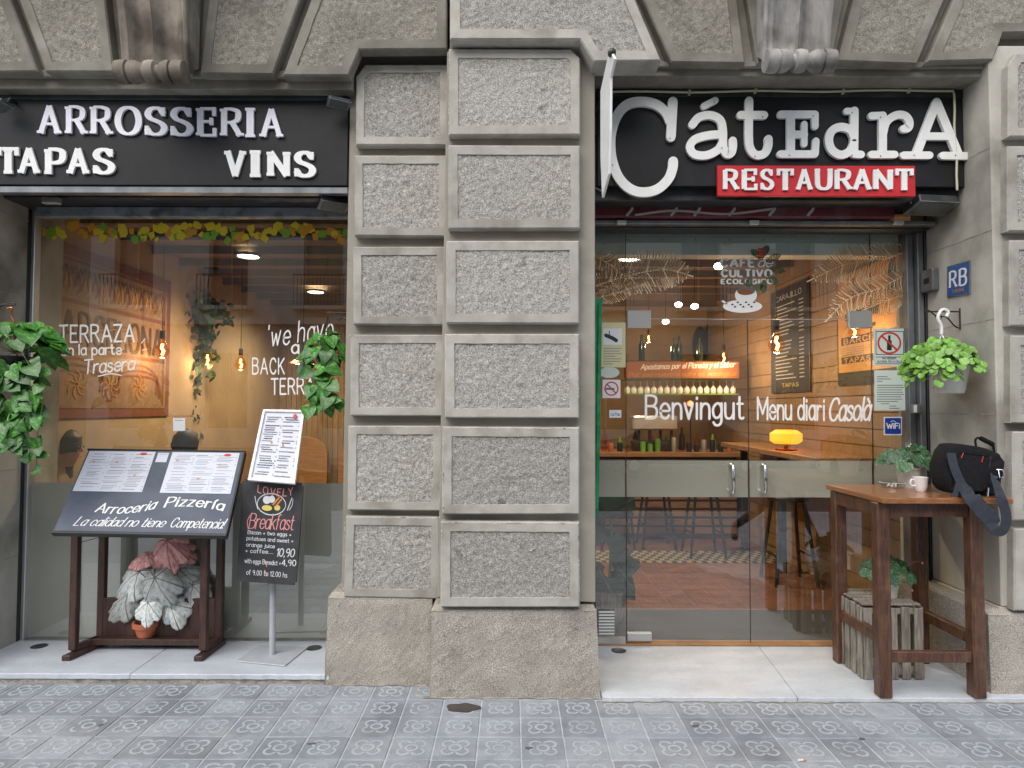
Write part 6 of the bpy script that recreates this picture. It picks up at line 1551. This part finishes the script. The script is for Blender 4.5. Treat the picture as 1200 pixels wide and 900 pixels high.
# lamps
def pendant(px, py, Yp, lab, r_=.045, kind='bulb', power=3.5):
    c = P(px, py, Yp); t = thing('pendant_lamp', lab, 'lamp', c, 'lit pendant lamps inside')
    if kind == 'bulb':
        MB().lathe([(0, -r_), (r_ * .55, -r_ * .85), (r_, 0), (r_ * .8, r_ * .7), (r_ * .38, r_ * 1.5), (r_ * .34, r_ * 1.9)], c, 18).build('bulb', t, 'amber_glass', smooth=True)
        MB().tube([c + Vector((0, 0, -r_ * .5)), c + Vector((r_ * .22, 0, r_ * .1)), c + Vector((-r_ * .1, 0, r_ * .5)), c + Vector((r_ * .05, 0, r_ * 1.1))], r_ * .17, 6).build('filament', t, 'bulb_glow')
        MB().tube([c + Vector((0, 0, r_ * 1.85)), c + Vector((0, 0, r_ * 3))], r_ * .38, 8).build('socket', t, 'black_metal')
        MB().tube([c + Vector((0, 0, r_ * 3)), Vector((c.x, c.y, ZC - .01))], .004, 5).build('cord', t, 'black_metal')
    else:
        MB().lathe([(r_ * 1.0, -.01), (r_ * .7, .02), (r_ * .2, .05), (0, .055)], c, 22).build('shade', t, 'copper', smooth=True); MB().lathe([(0, -.012), (r_ * .5, -.012)], c, 16, capt=False).build('glow_plate', t, 'lamp_glow')
        MB().tube([c + Vector((0, 0, .05)), Vector((c.x, c.y, ZC - .01))], .004, 5).build('cord', t, 'black_metal')
    ld = bpy.data.lights.new('lamp_light', 'POINT'); ld.energy = power; ld.color = (1, .70, .42); ld.shadow_soft_size = .04
    lo = bpy.data.objects.new('lamp_light', ld); COL.objects.link(lo); lo.parent = t; lo.location = (0, 0, -r_ * 1.3); return t
pendant(98, 401, 5.3, 'lit filament bulb hanging in front of the word TERRAZA', .058)
pendant(190, 412, 5.9, 'lit filament bulb hanging right of the word TERRAZA', .062)
pendant(243, 422, 6.8, 'smallest lit bulb below the dark hanging plant', .05)
pendant(282, 428, 6.6, 'lit bulb just left of the word BACK', .055)
pendant(355, 425, 5.6, 'dark dish-shaped lamp hanging right of the word BACK', .12, 'dish')
pendant(910, 405, 5.6, 'large pear-shaped lit bulb in the middle of the right door', .07, power=6)
pendant(1001, 389, 4.95, 'lit filament bulb right of the chalk menu behind the door', .045)
pendant(848, 420, 7.2, 'elongated lit bulb just left of the dark wall panel', .05, power=12)
pendant(760, 398, 8.0, 'small lit bulb high above the bar', .04, power=16)
for k, (px, py, Yp) in enumerate(((795, 357, 7.0), (814, 359, 6.8), (780, 377, 7.6), (842, 312, 5.6))):
    c = P(px, py, Yp); t = thing('ceiling_spot', ('left of the two round ceiling spots above the bar', 'right of the two round ceiling spots above the bar', 'low round spot just left of the dark oval shapes', 'round spot beside the word CAFE')[k], 'lamp', c, 'round spots over the bar')
    MB().lathe([(0, -.03), (.03, -.02), (.04, 0), (.03, .02), (0, .03)], c, 12).build('globe', t, 'disc_glow', smooth=True); MB().tube([c + Vector((0, 0, .03)), Vector((c.x, c.y, ZC - .01))], .004, 5).build('cord', t, 'black_metal')
for k, (px, py) in enumerate(((291, 300), (370, 342), (128, 292), (737, 303))):
    d = ray(px, py); tt = (ZC - .075 - CAMH) / d.z; c = Vector((d.x * tt, d.y * tt, ZC - .078))
    if c.y < 4.6: c.y = 4.75
    labs = ('oval ceiling light high in the middle of the left window', 'oval ceiling light above the words we have', 'ceiling light above the mural', 'ceiling light behind the left palm leaf drawing')
    t = thing('ceiling_light', labs[k], 'lamp', c, 'recessed ceiling lights'); MB().lathe([(0, 0), (.085, 0), (.095, .004), (.095, .012)], c, 20).build('diffuser', t, 'disc_glow'); MB().lathe([(.10, -.006), (.115, -.004), (.115, .02), (.10, .02)], c, 20, capb=False, capt=False).build('ring', t, 'grey_metal')
    ld = bpy.data.lights.new('lamp_light', 'SPOT'); ld.energy = 150; ld.color = (1, .79, .50); ld.shadow_soft_size = .1; ld.spot_size = 2.7; ld.spot_blend = .8
    lo = bpy.data.objects.new('lamp_light', ld); COL.objects.link(lo); lo.parent = t; lo.location = (0, 0, -.02)
# dark hanging plant inside
c = P(237, 372, 6.9); hpi = thing('hanging_plant', 'dark trailing plant hanging indoors in the middle of the left window', 'hanging plant', c)
MB().lathe([(0, -.1), (.08, -.1), (.13, .06), (.12, .07), (0, .06)], c, 16).build('pot', hpi, 'pot_black', smooth=True); MB().tube([c + Vector((0, 0, .06)), Vector((c.x + .08, c.y, ZC - .01))], .006, 5).build('cord', hpi, 'black_metal'); MB().lathe([(0, 0), (.07, 0), (.07, .03), (0, .03)], (c.x + .08, c.y, ZC - .04), 14).build('rose', hpi, 'black_metal')
r = random.Random(31); LD = leaf_mesh('small_leaf', 'oval', ['leaf_shadowy'])
fm = MB(); base = [v.co[:] for v in LD.vertices]; fcs = [tuple(p.vertices) for p in LD.polygons]
for k in range(420):
    if k < 200: p = c + Vector((r.gauss(0, .13), r.gauss(0, .12), r.gauss(.06, .09)))
    else:
        t_ = r.random(); p = c + Vector((-.07 + .05 * math.sin(t_ * 6) + r.gauss(0, .07 * (1.1 - t_)), r.gauss(0, .06), -.1 - t_ * 1.15))
        if r.random() < .2: p = c + Vector((.06 + r.gauss(0, .05), r.gauss(0, .05), -.1 - r.random() * .4))
    m_ = leaf_mtx(p, Vector((r.uniform(-1, 1), -1, r.uniform(-.2, 1))), Vector((r.uniform(-1, 1), 0, r.uniform(-1, .3))), r.uniform(.05, .085)); fm.add([m_ @ Vector(v) for v in base], fcs)
fm.build('foliage', hpi, 'leaf_shadowy', kind='stuff')

# bar on the right side
bar = thing('bar_counter', 'bar counter with dark slatted front at the back behind the glass doors', 'bar counter', (1.4, 8.0, .02))
MB().box(.2, 2.7, 7.75, 8.4, .98, 1.04).build('counter_top', bar, 'interior_wood', bevel=.006); MB().box(.25, 2.65, 7.85, 8.35, .02, .979).build('front_panel', bar, 'dark_wood')
for k in range(9): MB().box(.25, 2.65, 7.83, 7.849, .08 + k * .1, .15 + k * .1).build('slat', bar, 'interior_wood')
MB().box(.25, 2.65, 8.9, 9.3, .02, 1.0).build('back_counter', bar, 'dark_wood')
bm_ = thing('slogan_beam', 'orange beam above the bar reading Apostamos por el Planeta y el Sabor', 'sign', P(800, 440, 7.5))
YB2 = 7.45; a = P(733, 443, YB2); b = P(866, 424, YB2)
MB().box(a.x, min(b.x, XRI - .03), YB2, YB2 + .08, a.z, b.z).build('beam', bm_, 'beam_orange'); mpb = on_plane(YB2 - .002)
mb = MB(); write(mb, 'Apostamos por el Planeta y el Sabor', mpb, 751, 861, 433, 430, 6, wv=.14, track=.16, slant=.25); mb.build('lettering', bm_, 'paint_white')
mb = MB(); write(mb, 'Por eso nuestro cafe es ecologico', mpb, 737, 862, 441.5, 440, 5, wv=.14, track=.16, slant=.2); mb.build('lettering', bm_, 'gold_print')
rk = thing('glass_rack', 'metal rack with upside-down stem glasses hanging over the bar', 'rack', P(800, 446, 7.6)); a = P(730, 445, 7.6); b = P(862, 445, 7.6)
MB().box(a.x, b.x, 7.5, 7.8, a.z - .006, a.z + .006).build('shelf', rk, 'sticker_green'); MB().box(a.x, b.x, 7.5, 7.52, P(730, 461, 7.5).z - .012, P(730, 461, 7.5).z).build('rail', rk, 'sticker_green')
gm = None
for k in range(17):
    x = a.x + .05 + k * (b.x - a.x - .08) / 16; c = Vector((x, 7.6, a.z - .01))
    if gm is None:
        o = MB().lathe([(.032, 0), (.030, -.004), (.005, -.008), (.005, -.055), (.03, -.085), (.034, -.12), (.028, -.145)], c, 12, capt=False).build('stem_glass', mat='china', smooth=True, origin=c); gm = o
    else:
        o = gm.copy(); COL.objects.link(o); o.location = c
    setp(o, 'upside-down stem glass hanging from the rack over the bar', 'glass', 'stem glasses hanging in the rack')
def bottle(px, py, Yp, lab, h=.28, m_='bottle_glass'):
    c = P(px, py, Yp); MB().lathe([(0, 0), (.036, 0), (.036, h * .6), (.014, h * .78), (.014, h), (0, h)], c, 14).build('bottle', mat=m_, smooth=True, label=lab, cat='bottle', group='bottles in the bar', origin=c)
shf = thing('bottle_shelf', 'high wooden shelf carrying bottles above the slogan beam', 'shelf', P(790, 422, 7.6)); MB().box(P(735, 423, 7.6).x, P(830, 423, 7.6).x, 7.54, 7.7, P(780, 423, 7.6).z - .02, P(780, 423, 7.6).z).build('shelf', shf, 'dark_wood')
for k, (px, h_) in enumerate(((752, .30), (790, .26), (796, .28), (820, .27))): bottle(px, 422.8, 7.6, ('dark bottle at the left end of the high shelf', 'left bottle of the pair in the middle of the high shelf', 'right bottle of the pair in the middle of the high shelf', 'dark bottle at the right end of the high shelf')[k], h_)
zc1 = 1.041
for k in range(9):
    x = .95 + k * .19; bottle_c = Vector((x, 8.15, zc1)); hh = .22 + .06 * math.sin(k * 2.3)
    MB().lathe([(0, 0), (.036, 0), (.036, hh * .6), (.014, hh * .78), (.014, hh), (0, hh)], bottle_c, 12).build('bottle', mat=('bottle_glass', 'amber_glass', 'leaf_fresh')[k % 3], smooth=True, label='small bottle in the row standing on the bar counter', cat='bottle', group='bottles on the bar counter', origin=bottle_c)
rj = random.Random(14)
for k in range(22):
    x = .62 + k * .092 + rj.uniform(-.01, .01); hh = rj.uniform(.07, .17); c = Vector((x, 7.79 + rj.uniform(0, .03), zc1))
    MB().lathe([(0, 0), (.030, 0), (.034, hh * .7), (.028, hh), (0, hh)], c, 10).build('jar', mat=rj.choice(('china', 'amber_glass', 'poster_amber', 'pot_terracotta', 'leaf_fresh', 'china', 'steel', 'black_metal')), smooth=True,
        label='small jar or cup in the crowded front row on the bar counter', cat='jar', group='jars and cups along the front of the bar counter', origin=c)
cm = thing('coffee_machine', 'steel coffee machine on the bar counter', 'coffee machine', (1.7, 7.95, zc1)); MB().box(1.45, 1.95, 7.85, 8.1, zc1, zc1 + .12).build('base', cm, 'dark_metal', bevel=.01); MB().box(1.43, 1.97, 7.83, 8.1, zc1 + .25, zc1 + .42).build('boiler', cm, 'steel', bevel=.02)
for k in range(4): MB().box(1.5 + k * .13, 1.53 + k * .13, 7.9, 7.93, zc1 + .121, zc1 + .249).build('group_head', cm, 'black_metal')
rl = thing('red_lamp', 'small glowing red lamp on the bar counter', 'lamp', P(809, 472, 7.8)); c = P(809, 473, 7.82); MB().lathe([(0, -.035), (.03, -.02), (.036, 0), (.03, .02), (0, .035)], c, 12).build('globe', rl, 'red_glow', smooth=True); MB().tube([c - Vector((0, 0, .03)), Vector((c.x, c.y, zc1))], .008, 6).build('stem', rl, 'black_metal')
# right wall: chalk menu, posters, oval panel, counter, orange lamp
def onr(px0, px1, ytop, ybot, Xw, d=.03):
    ya, yb = PXp(px0, 450, Xw).y, PXp(px1, 450, Xw).y; ym = (ya + yb) / 2; pxm = (px0 + px1) / 2
    return ya, yb, PXp(pxm, ytop, Xw).z, PXp(pxm, ybot, Xw).z
def rwall(ya, yb, zt, zb):
    def f(u, v, w): return Vector((XRI - .016 - w, ya + (yb - ya) * u, zt + (zb - zt) * v))
    return f
ya, yb, zt, zb3 = onr(906, 949, 336, 458, XRI - .02); f = rwall(ya, yb, zt, zb3)
cmn = thing('chalk_menu', 'tall black chalk menu on the inside right wall', 'menu board', (XRI - .02, (ya + yb) / 2, zb3)); mb = MB().use('dark_wood'); patch(mb, f, -.03, -.015, 1.03, 1.015, .012, w0=0); mb.use('black_board'); patch(mb, f, 0, 0, 1, 1, .014)
mb.use('chalk'); write(mb, 'CARAJILLO', f, .15, .85, .10, .10, .05, wv=.12, track=.2, lift=.016)
for k in range(21): 
    if k != 9: patch(mb, f, .12, .15 + k * .036, .12 + random.Random(k).uniform(.3, .6), .16 + k * .036, .016); patch(mb, f, .78, .15 + k * .036, .9, .16 + k * .036, .016)
mb.use('yellow_chalk'); write(mb, 'TAPAS', f, .3, .75, .96, .96, .035, wv=.15, track=.2, lift=.016); mb.build('board', cmn)
ya, yb, zt, zb3 = onr(984, 1062, 316, 446, XRI - .02); zt = 2.66; zb3 = 1.76; f = rwall(ya, 4.52, zt, zb3)
pst = thing('poster_panel', 'large amber poster board with black bands on the inside right wall', 'poster', (XRI - .02, 5, zb3)); mb = MB().use('black'); patch(mb, f, -.02, -.02, 1.02, 1.02, .008, w0=0); mb.use('poster_amber'); patch(mb, f, 0, 0, 1, 1, .010); mb.use('black')
for v0, v1, u0, u1 in ((.36, .43, .12, .6), (.58, .65, .05, .95), (.76, .82, .05, .95), (.90, 1.0, .0, 1.0), (.02, .30, .72, .98), (.5, .53, .3, .55)): patch(mb, f, u0, v0, u1, v1, .012)
mb.use('poster_amber'); write(mb, 'BARCELONA', f, .1, .9, .64, .64, .045, wv=.2, track=.3, lift=.014); write(mb, 'TAPAS I VINS', f, .1, .85, .815, .815, .04, wv=.2, track=.3, lift=.014)
mb.use('ink')
for k in range(9): a = k * .7; stroke(mb, f, [(.35, .2), (.35 + .2 * math.cos(a), .2 + .1 * math.sin(a))], .008, w=.013, smooth=False)
for k in range(4): patch(mb, f, .05, .68 + k * .02, .6 - .08 * k, .685 + k * .02, .013)
mb.build('panel', pst)
ovp = thing('oval_panels', 'pair of black oval panels hung on the back wall above the bar', 'wall decoration', P(828, 420, YBK - .06))
for px, py in ((820, 405), (834, 398)):
    c = P(px, py, YBK - .05); MB().lathe([(0, -.01), (.12, -.01), (.12, .01), (0, .01)], (0, 0, 0), 20, 'y')
    mb = MB(); mb.prism([(c.x + .10 * math.cos(a), YBK - .06, c.z + .27 * math.sin(a)) for a in np.linspace(0, 2 * math.pi, 20, endpoint=False)], (0, .03, 0)); mb.build('oval', ovp, 'black_board')
ct = thing('wall_counter', 'high wooden counter along the inside right wall', 'counter', (2.5, 6, 1)); MB().box(2.30, XRI - .02, 5.0, 7.3, 1.13, 1.18).build('counter_top', ct, 'interior_wood', bevel=.006)
for y in (5.1, 6.2, 7.2): MB().box(2.5, 2.56, y, y + .06, .02, 1.129).build('leg', ct, 'dark_wood')
ol = thing('table_lamp', 'glowing orange drum lamp on the high inside counter', 'lamp', P(921, 517, 5.9)); c = Vector((P(921, 508, 5.9).x, 5.9, 1.18))
MB().lathe([(.0, .0), (.09, .0), (.09, .012), (.02, .02), (.015, .07)], c, 16).build('base', ol, 'dark_metal', smooth=True); MB().lathe([(.10, .06), (.135, .085), (.135, .15), (.09, .18), (.085, .178), (.13, .148), (.13, .088), (.098, .064)], c, 24, capb=False, capt=False).build('shade', ol, 'orange_glow', smooth=True)
def stool(x, y, lab):
    t = thing('bar_stool', lab, 'stool', (x, y, .02), 'dark bar stools inside'); MB().lathe([(0, .74), (.17, .74), (.18, .77), (.16, .79), (0, .79)], (x, y, 0), 20).build('seat', t, 'dark_wood', smooth=True)
    for i in (-1, 1):
        for j in (-1, 1): MB().tube([(x + i * .10, y + j * .10, .74), (x + i * .18, y + j * .18, .02)], .016, 6).build('leg', t, 'black_metal')
    for i in (-1, 1): MB().tube([(x + i * .155, y - .155, .27), (x + i * .155, y + .155, .27)], .01, 6).build('footrest', t, 'black_metal')
for k, (x, y) in enumerate(((2.45, 5.9), (2.0, 6.95), (1.15, 7.35), (1.6, 7.4))): stool(x, y, ('dark bar stool under the high side counter', 'dark bar stool between the side counter and the bar', 'dark bar stool at the left of the bar', 'dark bar stool at the middle of the bar')[k])
# tall plant inside at the left side pane
t = thing('potted_plant', 'leafy plant in a patterned pot inside the left side pane', 'potted plant', (.72, 4.75, .03)); c = Vector((.70, 4.80, .03)); MB().lathe([(0, 0), (.10, 0), (.13, .18), (.125, .22), (0, .2)], c, 18).build('pot', t, 'old_wood', smooth=True)
r = random.Random(77); LDK = leaf_mesh('dark_leaf', 'heart', ['leaf_shadowy'])
for k in range(26): 
    a = r.uniform(0, 6.28); z = r.uniform(.25, .95); leafobj('dark_leaf', LDK, leaf_mtx(c + Vector((.06 * math.cos(a), .06 * math.sin(a), z)), Vector((r.uniform(-.6, .6), -1, .5)), Vector((math.cos(a), math.sin(a) * .5, r.uniform(-.6, .5))), r.uniform(.13, .22)), t)
MB().tube([c + Vector((0, 0, .2)), c + Vector((.02, 0, .6)), c + Vector((0, 0, .95))], .012, 6).build('stem', t, 'stem')

# ================================================================== PEOPLE
def person(lab, loc, J, rads, clothes, facing=0.0, hair='hair', mat_legs='jeans', mat_top='jacket', shoes='sneaker', group=None):
    """J: joint name -> (x, y, z) in metres relative to loc (z up); edges build one continuous body"""
    t = thing('person', lab, 'person', loc, group); L0 = Vector(loc)
    E = [('pelvis', 'waist'), ('waist', 'chest'), ('chest', 'neck'), ('neck', 'head0'), ('head0', 'head1'), ('head1', 'crown'), ('pelvis', 'hipL'), ('hipL', 'kneeL'), ('kneeL', 'ankL'), ('ankL', 'toeL'), ('pelvis', 'hipR'), ('hipR', 'kneeR'), ('kneeR', 'ankR'), ('ankR', 'toeR'),
         ('chest', 'shL'), ('shL', 'elL'), ('elL', 'wrL'), ('wrL', 'palL'), ('chest', 'shR'), ('shR', 'elR'), ('elR', 'wrR'), ('wrR', 'palR')]
    nm = list(J.keys()); me = bpy.data.meshes.new('body'); me.from_pydata([J[n] for n in nm], [(nm.index(a), nm.index(b)) for a, b in E if a in J and b in J], [])
    o = bpy.data.objects.new('body', me); COL.objects.link(o); o.parent = t; WL[o.name] = L0
    sk = o.modifiers.new('skin', 'SKIN'); sk.use_smooth_shade = True
    for n, v in zip(nm, me.skin_vertices[0].data): v.radius = rads.get(n, rads.get(n[:-1], (.05, .05)))
    me.skin_vertices[0].data[nm.index('pelvis')].use_root = True
    sb = o.modifiers.new('sub', 'SUBSURF'); sb.levels = 2; sb.render_levels = 2
    dg = bpy.context.evaluated_depsgraph_get(); ev = o.evaluated_get(dg); nme = bpy.data.meshes.new_from_object(ev)
    o.modifiers.clear(); o.data = nme
    for q in (mat_top, mat_legs, 'skin', shoes, hair): nme.materials.append(M[q])
    pz = J['pelvis'][2]; nk = Vector(J['neck']); idx = []
    hands = [Vector(J[k]) for k in ('palL', 'palR') if k in J]; ank = [Vector(J[k]) for k in ('ankL', 'ankR') if k in J]; knees = [Vector(J[k]) for k in ('kneeL', 'kneeR', 'hipL', 'hipR') if k in J]
    chest = Vector(J['chest']); leg_pts = knees + ank
    for p in nme.polygons:
        c = Vector(p.center)
        if any((c - a).length < .105 and c.z < a.z + .02 for a in ank): m_ = 3
        elif any((c - h).length < .085 for h in hands): m_ = 2
        elif c.z > nk.z + .02 and (c - Vector(J['head1'])).length < .2: m_ = 2
        elif min((c - k).length for k in leg_pts) < min((c - Vector(J[k])).length for k in ('waist', 'chest', 'shL', 'shR', 'elL', 'elR', 'wrL', 'wrR')): m_ = 1
        else: m_ = 0
        p.material_index = m_
    h = Vector(J['head1']); f_ = Matrix.Rotation(facing, 3, 'Z') @ Vector((0, -1, 0)); sdv = Matrix.Rotation(facing, 3, 'Z') @ Vector((1, 0, 0))
    MB().lathe([(0, -.02), (.012, -.012), (.014, 0), (.008, .02), (0, .035)], L0 + h + f_ * .095, 8).build('nose', t, 'skin', smooth=True)
    for s_ in (-1, 1):
        MB().lathe([(0, -.009), (.010, 0), (0, .009)], L0 + h + f_ * .088 + sdv * s_ * .032 + Vector((0, 0, .02)), 8).build('eye', t, 'black', smooth=True)
        MB().lathe([(0, -.03), (.012, -.02), (.015, .01), (0, .03)], L0 + h + sdv * s_ * .083, 8).build('ear', t, 'skin', smooth=True)
    MB().tube([L0 + h + f_ * .088 + sdv * -.022 + Vector((0, 0, -.045)), L0 + h + f_ * .094 + Vector((0, 0, -.047)), L0 + h + f_ * .088 + sdv * .022 + Vector((0, 0, -.045))], .005, 6).build('mouth', t, 'red_print')
    hm = MB(); n_, k_ = 12, 20; vs = []
    for i in range(n_ + 1):
        th = math.pi * .62 * i / n_
        for k in range(k_):
            a = 2 * math.pi * k / k_; d = Vector((math.sin(th) * math.cos(a), math.sin(th) * math.sin(a), math.cos(th)))
            fr = d.dot(f_); rr = .112 + .006 * math.sin(k * 3 + i); q = d * rr
            if fr > .45 and th > 1.0: q = q * .80
            vs.append(L0 + h + Vector((q.x * .92, q.y * .98, q.z * 1.12 + .02)))
    hm.add(vs, [(i * k_ + k, (i + 1) * k_ + k, (i + 1) * k_ + (k + 1) % k_, i * k_ + (k + 1) % k_) for i in range(n_) for k in range(k_)]); hm.build('hair', t, hair, smooth='all')
    for key, wk in (('palL', 'wrL'), ('palR', 'wrR')):
        if key not in J: continue
        a = Vector(J[key]); d = (a - Vector(J[wk])).normalized(); s1 = d.cross(Vector((0, 1, .1))).normalized(); s2 = d.cross(s1)
        for k in range(4):
            b = a + s1 * (.012 * (k - 1.5) * 1.5) + d * .01; ln = (.062, .074, .070, .052)[k]
            MB().tube([L0 + b, L0 + b + d * ln * .5 + s2 * .006, L0 + b + d * ln * .85 + s2 * .026], [.0095, .0085, .0065], 7).build('finger', t, 'skin', smooth=True)
        MB().tube([L0 + a - d * .03 + s1 * .028, L0 + a + s1 * .05 + d * .005, L0 + a + s1 * .048 + d * .035], [.011, .010, .008], 7).build('thumb', t, 'skin', smooth=True)
    return t
RAD = {'pelvis': (.15, .11), 'waist': (.135, .10), 'chest': (.165, .11), 'neck': (.055, .055), 'head0': (.07, .075), 'head1': (.085, .10), 'crown': (.055, .065), 'hip': (.095, .095), 'knee': (.06, .06), 'ank': (.042, .045), 'toe': (.035, .04), 'sh': (.062, .062), 'el': (.042, .042), 'wr': (.030, .028), 'pal': (.038, .018)}
# pedestrian on the pavement, seen only mirrored in the doors; walks towards +x
person('pedestrian in dark clothes striding past, mirrored in the glass doors', (2.95, 1.30, 0), {
 'pelvis': (0, 0, .93), 'waist': (.02, 0, 1.10), 'chest': (.05, 0, 1.33), 'neck': (.09, 0, 1.48), 'head0': (.11, 0, 1.54), 'head1': (.13, 0, 1.62), 'crown': (.12, 0, 1.70),
 'hipL': (0, .09, .88), 'kneeL': (.20, .10, .48), 'ankL': (.40, .10, .09), 'toeL': (.56, .10, .05), 'hipR': (-.02, -.09, .88), 'kneeR': (-.12, -.10, .46), 'ankR': (-.46, -.10, .22), 'toeR': (-.44, -.10, .06),
 'shL': (.05, .19, 1.39), 'elL': (-.10, .25, 1.13), 'wrL': (-.02, .26, .90), 'palL': (.02, .26, .83), 'shR': (.05, -.19, 1.39), 'elR': (.15, -.25, 1.14), 'wrR': (.32, -.24, 1.0), 'palR': (.38, -.24, .98)},
 RAD, None, facing=math.pi / 2)
def seated(lab, loc, face, top):
    c, s_ = math.cos(face), math.sin(face)
    def R_(x, y, z): return (x * c - y * s_, x * s_ + y * c, z)
    J = {k: R_(*v) for k, v in {'pelvis': (0, 0, .56), 'waist': (0, -.01, .74), 'chest': (0, -.04, .96), 'neck': (0, -.08, 1.11), 'head0': (0, -.10, 1.17), 'head1': (0, -.12, 1.25), 'crown': (0, -.11, 1.33),
      'hipL': (.10, -.06, .54), 'kneeL': (.13, -.46, .54), 'ankL': (.13, -.46, .10), 'toeL': (.13, -.60, .06), 'hipR': (-.10, -.06, .54), 'kneeR': (-.13, -.46, .54), 'ankR': (-.13, -.46, .10), 'toeR': (-.13, -.60, .06),
      'shL': (.19, -.05, 1.02), 'elL': (.25, -.20, .82), 'wrL': (.14, -.40, .84), 'palL': (.10, -.47, .85), 'shR': (-.19, -.05, 1.02), 'elR': (-.25, -.20, .82), 'wrR': (-.14, -.40, .84), 'palR': (-.10, -.47, .85)}.items()}
    return person(lab, loc, J, RAD, None, facing=face, mat_top=top)
seated('seated diner with dark hair behind the small white card on the menu stand', (P(200, 520, 5.1).x, 5.15, -.02), math.pi * .9, 'jacket')
seated('seated diner in dark clothes at the far left behind the trailing vine', (P(62, 520, 4.95).x, 4.95, -.02), math.pi * .5, 'jacket')

# ================================================================== ACROSS THE STREET (mirrored in the glass)
YO = -11.5
ob = thing('building', 'pale stone building with shuttered windows across the street, mirrored in the glass', 'building', (0, YO, 0))
W_ = 2.9; nb = 9; x00 = -nb * W_ / 2
def facade_row(z0, h, wz0, wz1, ww, door=False):
    for i in range(nb):
        cx = x00 + (i + .5) * W_; a, b = cx - W_ / 2, cx + W_ / 2
        m2 = MB().box(a, cx - ww / 2, YO - .4, YO, z0, z0 + h).box(cx + ww / 2, b, YO - .4, YO, z0, z0 + h).box(cx - ww / 2, cx + ww / 2, YO - .4, YO, wz1, z0 + h)
        if wz0 > z0 + .01: m2.box(cx - ww / 2, cx + ww / 2, YO - .4, YO, z0, wz0)
        m2.build('wall_bay', ob, 'building_stone')
        MB().box(cx - ww / 2, cx + ww / 2, YO - .38, YO - .3, wz0, wz1).build('window', ob, 'building_dark' if (i + int(z0)) % 3 else 'shutter_tan')
        MB().box(cx - ww / 2 - .12, cx + ww / 2 + .12, YO + .001, YO + .07, wz1, wz1 + .22).build('window_head', ob, 'building_stone')
        MB().box(cx - .03, cx + .03, YO - .30, YO - .26, wz0, wz1).build('mullion', ob, 'shutter_tan')
        if z0 > 3: 
            MB().box(cx - ww / 2 - .2, cx + ww / 2 + .2, YO + .001, YO + .5, wz0 - .12, wz0 - .01).build('balcony', ob, 'building_stone')
            mb = MB()
            for k in range(14): mb.box(cx - ww / 2 - .15 + k * (ww + .3) / 13 - .008, cx - ww / 2 - .15 + k * (ww + .3) / 13 + .008, YO + .44, YO + .456, wz0 - .01, wz0 + .9)
            mb.box(cx - ww / 2 - .18, cx + ww / 2 + .18, YO + .43, YO + .47, wz0 + .9, wz0 + .93).build('railing', ob, 'iron')
        for k in range(int(h / .45)): MB().box(a + .001, cx - ww / 2 - .13, YO + .001, YO + .012, z0 + k * .45 + .012, z0 + (k + 1) * .45 - .012).build('ashlar', ob, 'building_stone') if i < nb else None
facade_row(0, 4.2, 0.9, 3.2, 1.3); facade_row(4.2, 3.6, 4.6, 7.0, 1.2); facade_row(7.8, 3.4, 8.2, 10.4, 1.2)
MB().box(x00 - .2, -x00 + .2, YO - .4, YO + .35, 4.05, 4.25).build('string_course', ob, 'building_stone'); MB().box(x00 - .2, -x00 + .2, YO - .4, YO + .5, 11.2, 11.6).build('cornice', ob, 'building_stone')
# parked car
cw = thing('parked_car', 'dark parked car across the street, mirrored in the left door', 'car', (4.2, -7.9, -.13))
prof = [(-2.1, .35), (-2.12, .62), (-1.95, .82), (-1.2, .92), (-.55, 1.36), (.75, 1.40), (1.45, .98), (2.0, .90), (2.12, .62), (2.08, .35)]
MB().prism([(4.2 + x, -7.1, z - .13) for x, z in prof], (0, -1.65, 0)).build('body', cw, 'car_paint', bevel=.06, seg=3)
MB().prism([(4.2 + x, -7.09, z - .13) for x, z in ((-1.05, .95), (-.52, 1.30), (.72, 1.33), (1.25, .98))], (0, -1.67, 0)).build('side_window', cw, 'building_dark')
for x in (-1.3, 1.35):
    for y in (-7.12, -8.72):
        wh_ = MB().lathe([(.18, -.1), (.31, -.1), (.325, -.06), (.325, .06), (.31, .1), (.18, .1)], (4.2 + x, y, .195), 26, 'y').build('wheel', cw, 'rubber', smooth=True)
        MB().lathe([(0, -.105), (.06, -.11), (.19, -.09), (.19, .09), (.06, .11), (0, .105)], (4.2 + x, y, .195), 14, 'y').build('rim', wh_, 'steel', smooth=True)
for x in (-2.05, 2.02): MB().box(4.2 + x - .06, 4.2 + x + .06, -7.35, -7.14, .50, .62).build('headlight' if x > 0 else 'tail_light', cw, 'china' if x > 0 else 'red_print', bevel=.02)
